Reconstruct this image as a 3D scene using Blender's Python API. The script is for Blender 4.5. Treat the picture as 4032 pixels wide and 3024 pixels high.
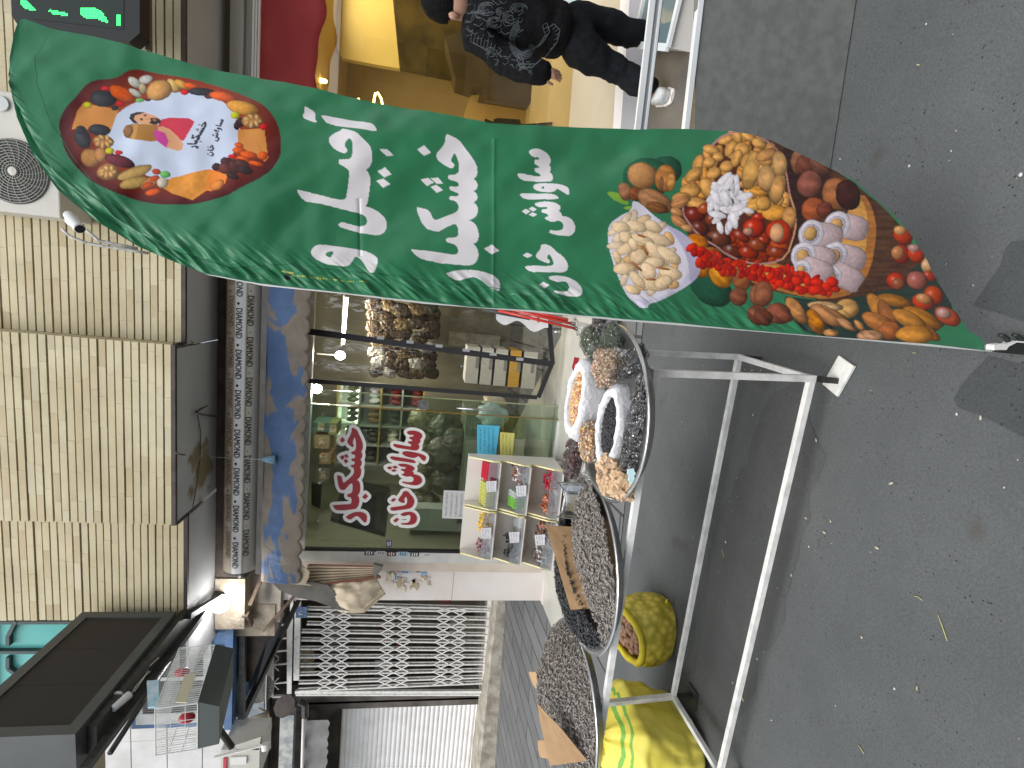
import bpy, bmesh, math, random
import numpy as np
from mathutils import Vector, Matrix, noise, geometry
# ---------------------------------------------------------------- camera, world, sun
SC = bpy.context.scene
for o in list(bpy.data.objects): bpy.data.objects.remove(o)
H = 1.58; FPX = 1950.0
def nrm(v):
    v = np.array(v, float); return v/np.linalg.norm(v)
_down = nrm((11400, 868, FPX)); _left = np.array((-1216, 12488, FPX), float)
_left = nrm(_left-_left.dot(_down)*_down)
_X = -_left; _Z = -_down; _Y = np.cross(_Z, _X)
RW = np.stack([_X, _Y, _Z])                       # photo frame -> world
cam = bpy.data.cameras.new('camera'); camo = bpy.data.objects.new('camera', cam)
SC.collection.objects.link(camo)
cx = RW@np.array([1, 0, 0.]); cy = RW@np.array([0, -1, 0.]); cz = RW@np.array([0, 0, -1.])
camo.matrix_world = Matrix([[cx[0], cy[0], cz[0], 0], [cx[1], cy[1], cz[1], 0], [cx[2], cy[2], cz[2], H], [0, 0, 0, 1]])
cam.sensor_width = 36; cam.lens = 36*FPX/4032; cam.clip_start = 0.02; cam.clip_end = 400
SC.camera = camo
SC.render.resolution_x = 1024; SC.render.resolution_y = 768
W = bpy.data.worlds.new("World"); SC.world = W; W.use_nodes = True
nt = W.node_tree; bg = nt.nodes['Background']; sky = nt.nodes.new('ShaderNodeTexSky')
sky.sky_type = 'NISHITA'; sky.sun_disc = False
SUN_EL, SUN_RZ = 62, 200
sky.sun_elevation = math.radians(SUN_EL); sky.sun_rotation = math.radians(SUN_RZ)
hs = nt.nodes.new('ShaderNodeHueSaturation'); hs.inputs['Saturation'].default_value = .28; nt.links.new(sky.outputs[0], hs.inputs['Color']); nt.links.new(hs.outputs[0], bg.inputs[0]); bg.inputs[1].default_value = 0.14
sl = bpy.data.lights.new('sun', 'SUN'); sl.energy = 1.5; sl.angle = math.radians(40); sl.color = (1, .97, .93)
so = bpy.data.objects.new('sun', sl); SC.collection.objects.link(so)
so.location = (0, -3, 12)
_az = math.radians(SUN_RZ); _el = math.radians(SUN_EL)
so.rotation_euler = Vector((math.sin(_az)*math.cos(_el), math.cos(_az)*math.cos(_el), math.sin(_el))).to_track_quat('Z', 'Y').to_euler()
SC.view_settings.view_transform = 'Standard'; SC.view_settings.look = 'None'
SC.view_settings.exposure = 0.85; SC.view_settings.gamma = 1
# ---------------------------------------------------------------- geometry of the place
def ray(f): return RW@np.array([(f[0]-2016)/FPX, (f[1]-1512)/FPX, 1.0])
def Q(f, y):
    r = ray(f); p = r*y/r[1]; return Vector((p[0], p[1], p[2]+H))
def QX(f, x):
    r = ray(f); p = r*x/r[0]; return Vector((p[0], p[1], p[2]+H))
def QZ(f, z):
    r = ray(f); p = r*(z-H)/r[2]; return Vector((p[0], p[1], p[2]+H))
def gz(x, y): return .0415*x+.0307*y
def G(f, dz=0.0):
    r = ray(f); t = (dz-H)/(r[2]-.0415*r[0]-.0307*r[1]); p = r*t
    return Vector((p[0], p[1], p[2]+H))
TN = Vector((-.0415, -.0306, .9987)).normalized()
def cr(c, r): return lambda x, y: (1344*c+.6076*x, 1008*r+.6076*y)
def crop(x0, y0, s): return lambda x, y: (x0+x*s, y0+y*s)
D = crop(0, 0, 1.8228)
# ---------------------------------------------------------------- helpers
def lk(o): SC.collection.objects.link(o)
def props(o, label=None, cat=None, group=None, kind=None):
    if label: o['label'] = label
    if cat: o['category'] = cat
    if group: o['group'] = group
    if kind: o['kind'] = kind
    return o
def thing(name, loc, label, cat, group=None):
    o = bpy.data.objects.new(name, None); lk(o); o.location = loc; o.empty_display_size = .05
    return props(o, label, cat, group)
def obj(name, verts, faces, mat, parent=None, smooth=False, fm=None):
    me = bpy.data.meshes.new(name)
    off = Vector(parent_off(parent))
    me.from_pydata([tuple(Vector(v)-off) for v in verts], [], faces)
    mats = mat if isinstance(mat, (list, tuple)) else [mat]
    for m in mats: me.materials.append(m)
    if fm: me.polygons.foreach_set('material_index', fm)
    if smooth: me.polygons.foreach_set('use_smooth', [True]*len(me.polygons))
    me.validate(); me.update()
    o = bpy.data.objects.new(name, me); lk(o)
    if parent: o.parent = parent
    return o
def parent_off(p):
    v = Vector((0, 0, 0))
    while p is not None:
        v += p.location; p = p.parent
    return v
class MB:
    def __init__(s): s.v = []; s.f = []; s.m = []; s.mi = 0
    def add(s, vs, fs):
        n = len(s.v); s.v += [Vector(v) for v in vs]; s.f += [tuple(i+n for i in f) for f in fs]; s.m += [s.mi]*len(fs); return s
    def box(s, a, b):
        x0, y0, z0 = [min(p, q) for p, q in zip(a, b)]; x1, y1, z1 = [max(p, q) for p, q in zip(a, b)]
        return s.add([(x0,y0,z0),(x1,y0,z0),(x1,y1,z0),(x0,y1,z0),(x0,y0,z1),(x1,y0,z1),(x1,y1,z1),(x0,y1,z1)],
                     [(0,3,2,1),(4,5,6,7),(0,1,5,4),(1,2,6,5),(2,3,7,6),(3,0,4,7)])
    def hexa(s, b, t):   # bottom 4 pts, top 4 pts
        return s.add(list(b)+list(t), [(0,3,2,1),(4,5,6,7),(0,1,5,4),(1,2,6,5),(2,3,7,6),(3,0,4,7)])
    def bar(s, p, q, w, h=None, up=(0, 0, 1)):
        p = Vector(p); q = Vector(q); h = h or w; d = (q-p).normalized(); u = Vector(up)
        if abs(d.dot(u)) > .95: u = Vector((0, 1, 0))
        a = d.cross(u).normalized()*w/2; b = a.cross(d).normalized()*h/2
        return s.hexa([p-a-b, p+a-b, p+a+b, p-a+b], [q-a-b, q+a-b, q+a+b, q-a+b])
    def tube(s, pts, r, n=8, caps=True):
        pts = [Vector(p) for p in pts]; base = len(s.v); k = len(pts); rs = r if isinstance(r, (list, tuple)) else [r]*k
        u = None
        for i, p in enumerate(pts):
            d = (pts[min(i+1, k-1)]-pts[max(i-1, 0)]).normalized()
            if u is None:
                u = d.orthogonal().normalized()
            else:
                u = (u-d*u.dot(d)).normalized()
            w = d.cross(u)
            for j in range(n):
                a = 2*math.pi*j/n; s.v.append(p+(u*math.cos(a)+w*math.sin(a))*rs[i])
        for i in range(k-1):
            for j in range(n):
                a = base+i*n+j; b = base+i*n+(j+1) % n; s.f.append((a, b, b+n, a+n)); s.m.append(s.mi)
        if caps:
            s.f.append(tuple(base+j for j in range(n))[::-1]); s.m.append(s.mi)
            s.f.append(tuple(base+(k-1)*n+j for j in range(n))); s.m.append(s.mi)
        return s
    def ell(s, c, r, rot=None, nu=10, nv=6, fn=None):
        vs = []; fs = []; c = Vector(c)
        for i in range(nv+1):
            t = math.pi*i/nv
            for j in range(nu):
                p = 2*math.pi*j/nu; v = Vector((math.sin(t)*math.cos(p), math.sin(t)*math.sin(p), math.cos(t)))
                if fn: v = v*fn(v)
                v = Vector((v.x*r[0], v.y*r[1], v.z*r[2]))
                if rot is not None: v = rot@v
                vs.append(c+v)
        for i in range(nv):
            for j in range(nu):
                a = i*nu+j; b = i*nu+(j+1) % nu; fs.append((a, a+nu, b+nu, b))
        return s.add(vs, fs)
    def poly(s, pts, vec):   # planar outline extruded by vec
        pts = [Vector(p) for p in pts]; vec = Vector(vec); n = len(pts)
        tri = geometry.tessellate_polygon([pts]); vs = pts+[p+vec for p in pts]
        fs = [tuple(t) for t in tri]+[tuple(i+n for i in t[::-1]) for t in tri]+[(i, i+n, (i+1) % n+n, (i+1) % n) for i in range(n)]
        return s.add(vs, fs)
    def lathe(s, c, prof, n=48, nz=None):  # prof (r,h) around nz
        c = Vector(c); nz = Vector(nz) if nz is not None else Vector((0, 0, 1)); u = nz.orthogonal().normalized(); w = nz.cross(u)
        vs = []; fs = []
        for r, h in prof:
            for j in range(n):
                a = 2*math.pi*j/n; vs.append(c+nz*h+(u*math.cos(a)+w*math.sin(a))*r)
        for i in range(len(prof)-1):
            for j in range(n):
                a = i*n+j; b = i*n+(j+1) % n; fs.append((a, b, b+n, a+n))
        return s.add(vs, fs)
    def o(s, name, mat, parent=None, smooth=False): return obj(name, s.v, s.f, mat, parent, smooth, s.m)
def grid(nu, nv, fn):
    vs = [fn(i/(nu-1), j/(nv-1)) for j in range(nv) for i in range(nu)]
    fs = [(j*nu+i, j*nu+i+1, (j+1)*nu+i+1, (j+1)*nu+i) for j in range(nv-1) for i in range(nu-1)]
    return vs, fs
# ---------------------------------------------------------------- materials
MT = {}
def mat(name, col, col2=None, ns=5, rough=.6, bump=0, bs=None, metal=0, spec=.5, emit=None, es=0, sheen=0, tr=0, alpha=1, dist=.01, det=4, coord='Object', r2=(.35, .65)):
    if name in MT: return MT[name]
    m = bpy.data.materials.new(name); m.use_nodes = True; t = m.node_tree; p = t.nodes['Principled BSDF']
    p.inputs['Base Color'].default_value = (*col, 1); p.inputs['Roughness'].default_value = rough; p.inputs['Metallic'].default_value = metal
    p.inputs['Specular IOR Level'].default_value = spec
    if sheen: p.inputs['Sheen Weight'].default_value = sheen
    if tr: p.inputs['Transmission Weight'].default_value = tr
    if alpha < 1: p.inputs['Alpha'].default_value = alpha
    if emit: p.inputs['Emission Color'].default_value = (*emit, 1); p.inputs['Emission Strength'].default_value = es
    tc = t.nodes.new('ShaderNodeTexCoord')
    if col2:
        n = t.nodes.new('ShaderNodeTexNoise'); n.inputs['Scale'].default_value = ns; n.inputs['Detail'].default_value = det
        t.links.new(tc.outputs[coord], n.inputs['Vector'])
        r = t.nodes.new('ShaderNodeValToRGB'); r.color_ramp.elements[0].color = (*col, 1); r.color_ramp.elements[1].color = (*col2, 1)
        r.color_ramp.elements[0].position = r2[0]; r.color_ramp.elements[1].position = r2[1]
        t.links.new(n.outputs[0], r.inputs[0]); t.links.new(r.outputs[0], p.inputs['Base Color'])
    if bump:
        n = t.nodes.new('ShaderNodeTexNoise'); n.inputs['Scale'].default_value = bs or ns*4; n.inputs['Detail'].default_value = 5
        t.links.new(tc.outputs[coord], n.inputs['Vector'])
        b = t.nodes.new('ShaderNodeBump'); b.inputs['Strength'].default_value = bump; b.inputs['Distance'].default_value = dist
        t.links.new(n.outputs[0], b.inputs['Height']); t.links.new(b.outputs[0], p.inputs['Normal'])
    MT[name] = m; return m
def clear(name, tint=(.9, .95, .92), gloss=.1, rough=.03, bump=0, bs=30):
    if name in MT: return MT[name]
    m = bpy.data.materials.new(name); m.use_nodes = True; t = m.node_tree; t.nodes.clear()
    out = t.nodes.new('ShaderNodeOutputMaterial'); tb = t.nodes.new('ShaderNodeBsdfTransparent'); gl = t.nodes.new('ShaderNodeBsdfGlossy')
    tb.inputs[0].default_value = (*tint, 1); gl.inputs['Roughness'].default_value = rough; gl.inputs[0].default_value = (.9, .9, .9, 1)
    fr = t.nodes.new('ShaderNodeLayerWeight'); fr.inputs[0].default_value = .35
    mt = t.nodes.new('ShaderNodeMath'); mt.operation = 'MULTIPLY_ADD'; mt.inputs[1].default_value = .5; mt.inputs[2].default_value = gloss
    t.links.new(fr.outputs['Fresnel'], mt.inputs[0])
    mx = t.nodes.new('ShaderNodeMixShader'); t.links.new(mt.outputs[0], mx.inputs[0]); t.links.new(tb.outputs[0], mx.inputs[1]); t.links.new(gl.outputs[0], mx.inputs[2])
    if bump:
        tc = t.nodes.new('ShaderNodeTexCoord'); n = t.nodes.new('ShaderNodeTexVoronoi'); n.inputs['Scale'].default_value = bs
        nn = t.nodes.new('ShaderNodeTexNoise'); nn.inputs['Scale'].default_value = bs*.4
        t.links.new(tc.outputs['Object'], nn.inputs['Vector']); t.links.new(nn.outputs['Color'], n.inputs['Vector'])
        n.inputs['Scale'].default_value = 9
        b = t.nodes.new('ShaderNodeBump'); b.inputs['Strength'].default_value = bump; b.inputs['Distance'].default_value = .02
        t.links.new(n.outputs['Distance'], b.inputs['Height']); t.links.new(b.outputs[0], gl.inputs['Normal']); t.links.new(b.outputs[0], fr.inputs['Normal'])
    t.links.new(mx.outputs[0], out.inputs[0]); MT[name] = m; return m
def srgb(r, g, b): return tuple(((c/255)/12.92 if c/255 < .04045 else ((c/255+.055)/1.055)**2.4) for c in (r, g, b))
rnd = random.Random(7)
white_paint = mat('white_painted_steel', (.78, .78, .76), (.50, .50, .48), 16, .45, r2=(.42, .8), bump=.15, bs=60)
black_steel = mat('black_steel', (.02, .02, .02), (.05, .05, .045), 20, .5)
steel = mat('tray_steel', (.55, .56, .56), (.40, .40, .40), 6, .28, metal=.9)
cardboard = mat('cardboard', (.36, .22, .11), (.42, .27, .14), 6, .85, bump=.25, bs=25)
# ---------------------------------------------------------------- ground
def asphalt():
    m = bpy.data.materials.new('asphalt'); m.use_nodes = True; t = m.node_tree; p = t.nodes['Principled BSDF']; L = t.links
    g = t.nodes.new('ShaderNodeNewGeometry')
    def noise_(s, d=6, r=.6):
        n = t.nodes.new('ShaderNodeTexNoise'); n.inputs['Scale'].default_value = s; n.inputs['Detail'].default_value = d; n.inputs['Roughness'].default_value = r
        L.new(g.outputs['Position'], n.inputs['Vector']); return n
    def ramp(src, a, b, ca, cb):
        r = t.nodes.new('ShaderNodeValToRGB'); e = r.color_ramp.elements; e[0].position = a; e[1].position = b; e[0].color = (*ca, 1); e[1].color = (*cb, 1)
        L.new(src, r.inputs[0]); return r
    def mix(a, b, f, mode='MIX'):
        x = t.nodes.new('ShaderNodeMix'); x.data_type = 'RGBA'; x.blend_type = mode
        if isinstance(f, float): x.inputs[0].default_value = f
        else: L.new(f, x.inputs[0])
        L.new(a, x.inputs[6]); L.new(b, x.inputs[7]); return x.outputs[2]
    base = ramp(noise_(2.2).outputs[0], .3, .7, (.075, .081, .083), (.098, .105, .105))
    fine = ramp(noise_(160, 3).outputs[0], .3, .7, (.62, .62, .62), (1.35, 1.35, 1.35))
    c = mix(base.outputs[0], fine.outputs[0], .55, 'MULTIPLY')
    v = t.nodes.new('ShaderNodeTexVoronoi'); v.inputs['Scale'].default_value = 55; L.new(g.outputs['Position'], v.inputs['Vector'])
    vm = ramp(v.outputs['Distance'], .10, .2, (1, 1, 1), (0, 0, 0))
    n2 = ramp(noise_(9).outputs[0], .5, .6, (0, 0, 0), (1, 1, 1))
    pit = t.nodes.new('ShaderNodeMath'); pit.operation = 'MULTIPLY'; L.new(vm.outputs[0], pit.inputs[0]); L.new(n2.outputs[0], pit.inputs[1])
    dk = ramp(noise_(1).outputs[0], 0, 1, (.02, .022, .024), (.02, .022, .024))
    c = mix(c, dk.outputs[0], pit.outputs[0])
    v3 = t.nodes.new('ShaderNodeTexVoronoi'); v3.inputs['Scale'].default_value = 23; L.new(g.outputs['Position'], v3.inputs['Vector'])
    sp = ramp(v3.outputs['Distance'], .03, .05, (1, 1, 1), (0, 0, 0)); n5 = ramp(noise_(5).outputs[0], .60, .66, (0, 0, 0), (1, 1, 1))
    spm = t.nodes.new('ShaderNodeMath'); spm.operation = 'MULTIPLY'; L.new(sp.outputs[0], spm.inputs[0]); L.new(n5.outputs[0], spm.inputs[1])
    lt = ramp(noise_(1).outputs[0], 0, 1, (.14, .14, .13), (.14, .14, .13)); c = mix(c, lt.outputs[0], spm.outputs[0])
    st = ramp(noise_(3.3, 2).outputs[0], .66, .72, (0, 0, 0), (.5, .5, .5)); br = ramp(noise_(1).outputs[0], 0, 1, (.06, .05, .042), (.06, .05, .042))
    c = mix(c, br.outputs[0], st.outputs[0])
    L.new(c, p.inputs['Base Color']); p.inputs['Roughness'].default_value = .8; p.inputs['Specular IOR Level'].default_value = .35
    ad = t.nodes.new('ShaderNodeMath'); ad.operation = 'SUBTRACT'; L.new(noise_(120, 6, .7).outputs[0], ad.inputs[0]); L.new(pit.outputs[0], ad.inputs[1])
    b = t.nodes.new('ShaderNodeBump'); b.inputs['Strength'].default_value = .5; b.inputs['Distance'].default_value = .004
    L.new(ad.outputs[0], b.inputs['Height']); L.new(b.outputs[0], p.inputs['Normal'])
    return m
M_asph = asphalt()
def gsheet(name, x0, x1, y0, y1, dz, m, n=2):
    vs, fs = grid(n, n, lambda u, v: (x0+(x1-x0)*u, y0+(y1-y0)*v, gz(x0+(x1-x0)*u, y0+(y1-y0)*v)+dz))
    return props(obj(name, vs, fs, m), kind='structure')
ground = gsheet('ground', -60, 60, -60, 60, 0, M_asph)
# gutter strip with irregular edge, damp and tray shadow painted into its colour
def dark_asph():
    m = M_asph.copy(); m.name = 'asphalt_damp_shade'
    for n in m.node_tree.nodes:
        if n.type == 'VALTORGB':
            e = n.color_ramp.elements
            if abs(e[0].color[0]-.075) < 1e-4: e[0].color = (.062, .066, .065, 1); e[1].color = (.085, .089, .088, 1)
    return m
M_dark = dark_asph()
M_patch = M_dark.copy(); M_patch.name = 'dark_tar_patch'
for n in M_patch.node_tree.nodes:
    if n.type == 'VALTORGB' and abs(n.color_ramp.elements[0].color[0]-.062) < 1e-4: n.color_ramp.elements[0].color = (.048, .053, .054, 1); n.color_ramp.elements[1].color = (.062, .068, .069, 1)
def patch(name, pts, dz, m, wob=.012):
    ps = []
    for i in range(len(pts)):
        a = pts[i]; b = pts[(i+1) % len(pts)]; L = math.dist(a, b); k = max(1, int(L/.05))
        for j in range(k):
            x = a[0]+(b[0]-a[0])*j/k; y = a[1]+(b[1]-a[1])*j/k
            nv = noise.noise_vector((x*7, y*7, 3)); ps.append((x+nv.x*wob*2, y+nv.y*wob*2))
    mb = MB(); v3 = [Vector((x, y, gz(x, y)+dz)) for x, y in ps]
    tri = geometry.tessellate_polygon([v3]); mb.add(v3, tri)
    return props(mb.o(name, m), kind='structure')
a1 = G((2794, 2190)); a2 = G((2728, 2619))
patch('damp_shade_gutter_strip', [(-.25, 1.98), (-.5, 2.06), (a1.x, a1.y+.02), (a2.x, a2.y), (-2.6, 2.78), (-6, 3.1), (-6, 2.5), (-2.2, 2.0), (-1.2, 1.72), (-.45, 1.66), (-.2, 1.8)], .0015, M_dark, .03)
pp = [G(f) for f in (cr(2, 1)(2212, 700), cr(2, 1)(1980, 640), cr(2, 1)(1800, 840), cr(2, 1)(1752, 930), cr(2, 1)(1775, 985), cr(2, 1)(1960, 1060), cr(2, 1)(2212, 1180))]
patch('road_patch', [(p.x, p.y) for p in pp]+[(-.25, .75), (.12, .75)], .002, M_patch, .006)
pp = [G(f) for f in (cr(2, 0)(2212, 1545), cr(2, 0)(2130, 1560), cr(2, 0)(2085, 1620), cr(2, 1)(2060, 60), cr(2, 1)(1900, 330), cr(2,1)(2212, 420))]
patch('road_patch', [(p.x, p.y) for p in pp]+[(.22, .8)], .003, M_patch, .006)
# sidewalk of long grooved grey pavers
def paver():
    m = bpy.data.materials.new('grey_paver'); m.use_nodes = True; t = m.node_tree; p = t.nodes['Principled BSDF']; L = t.links
    g = t.nodes.new('ShaderNodeNewGeometry')
    b = t.nodes.new('ShaderNodeTexBrick'); mp = t.nodes.new('ShaderNodeMapping'); mp.inputs['Rotation'].default_value = (0, 0, math.radians(-92))
    L.new(g.outputs['Position'], mp.inputs[0]); L.new(mp.outputs[0], b.inputs[0])
    b.inputs['Color1'].default_value = (.115, .118, .12, 1); b.inputs['Color2'].default_value = (.16, .162, .16, 1); b.inputs['Mortar'].default_value = (.035, .037, .037, 1)
    b.inputs['Scale'].default_value = 1; b.inputs['Mortar Size'].default_value = .012; b.inputs['Brick Width'].default_value = 1.15; b.inputs['Row Height'].default_value = .27; b.inputs['Mortar Smooth'].default_value = .3
    n = t.nodes.new('ShaderNodeTexNoise'); n.inputs['Scale'].default_value = 4; n.inputs['Detail'].default_value = 8; L.new(g.outputs['Position'], n.inputs[0])
    r = t.nodes.new('ShaderNodeValToRGB'); r.color_ramp.elements[0].color = (.65, .65, .65, 1); r.color_ramp.elements[1].color = (1.2, 1.2, 1.2, 1); L.new(n.outputs[0], r.inputs[0])
    x = t.nodes.new('ShaderNodeMix'); x.data_type = 'RGBA'; x.blend_type = 'MULTIPLY'; x.inputs[0].default_value = .8; L.new(b.outputs[0], x.inputs[6]); L.new(r.outputs[0], x.inputs[7])
    L.new(x.outputs[2], p.inputs['Base Color']); p.inputs['Roughness'].default_value = .7
    bm_ = t.nodes.new('ShaderNodeBump'); bm_.inputs['Distance'].default_value = .01; bm_.invert = True; L.new(b.outputs['Fac'], bm_.inputs['Height']); L.new(bm_.outputs[0], p.inputs['Normal'])
    return m
M_pav = paver()
gsheet('sidewalk', -14, 9, 3.35, 10, .006, M_pav, 2)
# ---------------------------------------------------------------- display table frame
FA = Vector((-.15, 1.64, .166)); FB = Vector((-2.054, 1.811, .092)); BA = Vector((-.12, 2.078, .181)); BB = Vector((-2.036, 2.252, .107))
UP = TN*.632
tb = thing('display_table', (-1.1, 1.95, gz(-1.1, 1.95)), 'long white painted square tube table frame holding three round trays of seeds and nuts', 'table')
def rail(name, pts, w=.024):
    mb = MB()
    for p, q in pts: mb.bar(p, q, w)
    return mb.o(name, white_paint, tb)
for a in (FA, FB, BA, BB): rail('leg', [(a-TN*.012, a+UP+TN*.012)], .025)
rail('lower_frame', [(FA, FB), (BA, BB), (FA, BA), (FB, BB)], .0232)
rail('top_frame', [(FA+UP, FB+UP), (BA+UP, BB+UP), (FA+UP, BA+UP), (FB+UP, BB+UP), ((FA+FB)/2+UP, (BA+BB)/2+UP)], .0232)
plate_m = mat('scuffed_white_plate', (.74, .74, .7), (.5, .5, .47), 20, .5, r2=(.45, .75))
for i, a in enumerate((FA, FB, BA, BB)):
    e = Vector((a.x, a.y, gz(a.x, a.y)))
    mb = MB(); mb.bar(a-TN*.012, e+TN*.012, .022); f = mb.o('foot', black_steel, tb)
    mb = MB(); c = e+TN*.008
    if i == 0: ps = [G(cr(2, 1)(*p), .014) for p in ((1010, 645), (1110, 715), (1000, 910), (905, 830))]
    else: ps = [c+Vector((dx, dy, 0)) for dx, dy in ((-.05, .05), (.05, .045), (.05, -.05), (-.05, -.05))]
    for p_ in ps: p_.z = gz(p_.x, p_.y)+.014
    if i in (0, 3):
        mb.poly(ps, (0, 0, -.009)); mb.o('foot_plate', plate_m if i == 0 else black_steel, tb)
# ================================================================ feather flag
FO = np.array((.02, 1.09)); FANG = math.radians(12); FH = np.array((math.cos(FANG), math.sin(FANG))); FN = np.array((math.sin(FANG), -math.cos(FANG)))
z1 = crop(1150, 400, 800/2212); z2 = crop(1150, 850, 600/2212); z3 = crop(1550, 800, 600/2212); z4 = crop(1950, 550, 400/1021)
z5 = crop(150, 200, 1000/2212); z6 = crop(2300, 480, 900/1866); z7 = crop(3000, 600, 1032/2014)
def P2(f, *pts): return [f(*p) for p in pts]
TOPE = P2(lambda x, y: (x, y), (36,290),(38,240),(55,152),(75,79),(91,72),(203,109),(365,140),(662,225),(905,283),(1264,358),(1344,374),(1466,401),(1785,459),(1921,489),(2286,499),(2498,505),(2688,504),(2870,516),(3028,556),(3204,629),(3296,674),(3362,711),(3435,772),(3539,869),(3599,942),(3642,1008),(3684,1099),(3788,1263),(3818,1306),(3873,1330),(3885,1352))
BOTE = P2(lambda x, y: (x, y), (36,290),(45,380),(61,456),(128,608),(225,747),(377,869),(547,972),(638,1012),(814,1081),(1021,1117),(1344,1151),(1678,1190),(1860,1208),(2073,1221),(2255,1239),(2462,1257),(2688,1273),(2907,1294),(3235,1324),(3660,1354),(3882,1380),(3885,1379))
tx = np.array([p[0] for p in TOPE]); ty = np.array([p[1] for p in TOPE]); bx = np.array([p[0] for p in BOTE]); by = np.array([p[1] for p in BOTE])
NX, NY = 1280, 340
us = np.linspace(0, 1, NX); XS = 36.2+(3884.5-36.2)*(us*.97+.03*us**.5) if False else 36.2+(3884.5-36.2)*us
YT = np.interp(XS, tx, ty); YB = np.interp(XS, bx, by)
k = np.ones(9)/9
for A_ in (YT, YB):
    pad = np.pad(A_, 4, mode='edge'); A_[40:-30] = np.convolve(pad, k, 'valid')[40:-30]
VV = np.linspace(0, 1, NY)
GX = np.repeat(XS[:, None], NY, 1); GY = YT[:, None]+(YB-YT)[:, None]*VV[None, :]
rs = np.random.RandomState(5)
def vnoise(x, y, seed=0):   # smooth value noise
    r = np.random.RandomState(seed).rand(256, 256); xi = np.floor(x).astype(int); yi = np.floor(y).astype(int); fx = x-xi; fy = y-yi
    fx = fx*fx*(3-2*fx); fy = fy*fy*(3-2*fy); g_ = lambda a, b: r[a % 256, b % 256]
    return (g_(xi, yi)*(1-fx)+g_(xi+1, yi)*fx)*(1-fy)+(g_(xi, yi+1)*(1-fx)+g_(xi+1, yi+1)*fx)*fy
COL = np.zeros((NX, NY, 3)); COL[:] = (.030, .200, .090)
COL *= (1+.10*(vnoise(GX/400, GY/400, 3)-.5))[..., None]
def bbox(x0, x1):
    i0 = max(0, np.searchsorted(XS, x0)-1); i1 = min(NX, np.searchsorted(XS, x1)+1); return slice(i0, i1)
def fill(poly, col, holes=()):
    p = np.array(poly, float); s = bbox(p[:, 0].min(), p[:, 0].max())
    if s.stop <= s.start: return
    X = GX[s]; Y = GY[s]
    def inside(p):
        m = np.zeros(X.shape, bool); j = len(p)-1
        for i in range(len(p)):
            xi, yi = p[i]; xj, yj = p[j]
            if yi != yj:
                c = ((yi > Y) != (yj > Y)) & (X < (xj-xi)*(Y-yi)/(yj-yi)+xi); m ^= c
            j = i
        return m
    m = inside(p)
    for h in holes: m &= ~inside(np.array(h, float))
    if callable(col): COL[s][m] = col(X[m], Y[m])
    else: COL[s][m] = col
def smooth_poly(pts, it=2):
    p = np.array(pts, float)
    for _ in range(it):
        q = np.roll(p, -1, 0); p = np.stack([p*.75+q*.25, p*.25+q*.75], 1).reshape(-1, 2)
    return p
def nut(c, rx, ry, ang, col, hi=.5, rib=0, dark=.35, pw=2.0, edge=True, spec=0):
    ang = math.radians(ang); ca, sa = math.cos(ang), math.sin(ang); R_ = max(rx, ry)*1.15; s = bbox(c[0]-R_, c[0]+R_)
    if s.stop <= s.start: return
    X = GX[s]-c[0]; Y = GY[s]-c[1]; u = (X*ca+Y*sa)/rx; v = (-X*sa+Y*ca)/ry
    wob = 1+.07*(vnoise(GX[s]/22, GY[s]/22, int(c[0]) % 97)-.5)*2
    d = (np.abs(u)**pw+np.abs(v)**pw)*wob; m = d < 1
    z = np.sqrt(np.clip(1-d, 0, 1)); X_ = X/R_; Y_ = Y/R_
    L = np.clip(-.55*X_-.35*Y_+.78*z, 0, 1.2)           # printed photograph shading
    sh = dark+(1.15-dark)*L
    if rib: sh = sh*(1+.22*np.sin(v*rib+2.2*vnoise(GX[s]/18, GY[s]/18, 9))*z)
    sh = sh*(1+.25*(vnoise(GX[s]/9, GY[s]/9, 11)-.5))
    c3 = np.array(col)[None, None, :]*sh[..., None]
    if hi: c3 = c3+hi*.18*(np.clip(L-.75, 0, 1)*2.2)[..., None]**2
    if spec: c3 = c3+spec*np.exp(-(((X_+.3)**2+(Y_+.22)**2)/.02))[..., None]
    if edge: c3 = c3*np.where(d > .86, .7, 1)[..., None]
    COL[s][m] = np.clip(c3, 0, .95)[m]
def line(pts, w, col):
    for a, b in zip(pts[:-1], pts[1:]):
        a = np.array(a, float); b = np.array(b, float); d = b-a; L = np.hypot(*d); n_ = np.array((-d[1], d[0]))/max(L, 1e-6)*w/2; e = d/max(L, 1e-6)*w*.35
        fill([a-n_-e, b-n_+e, b+n_+e, a+n_-e], col)
WHT = (.80, .77, .79)
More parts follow.
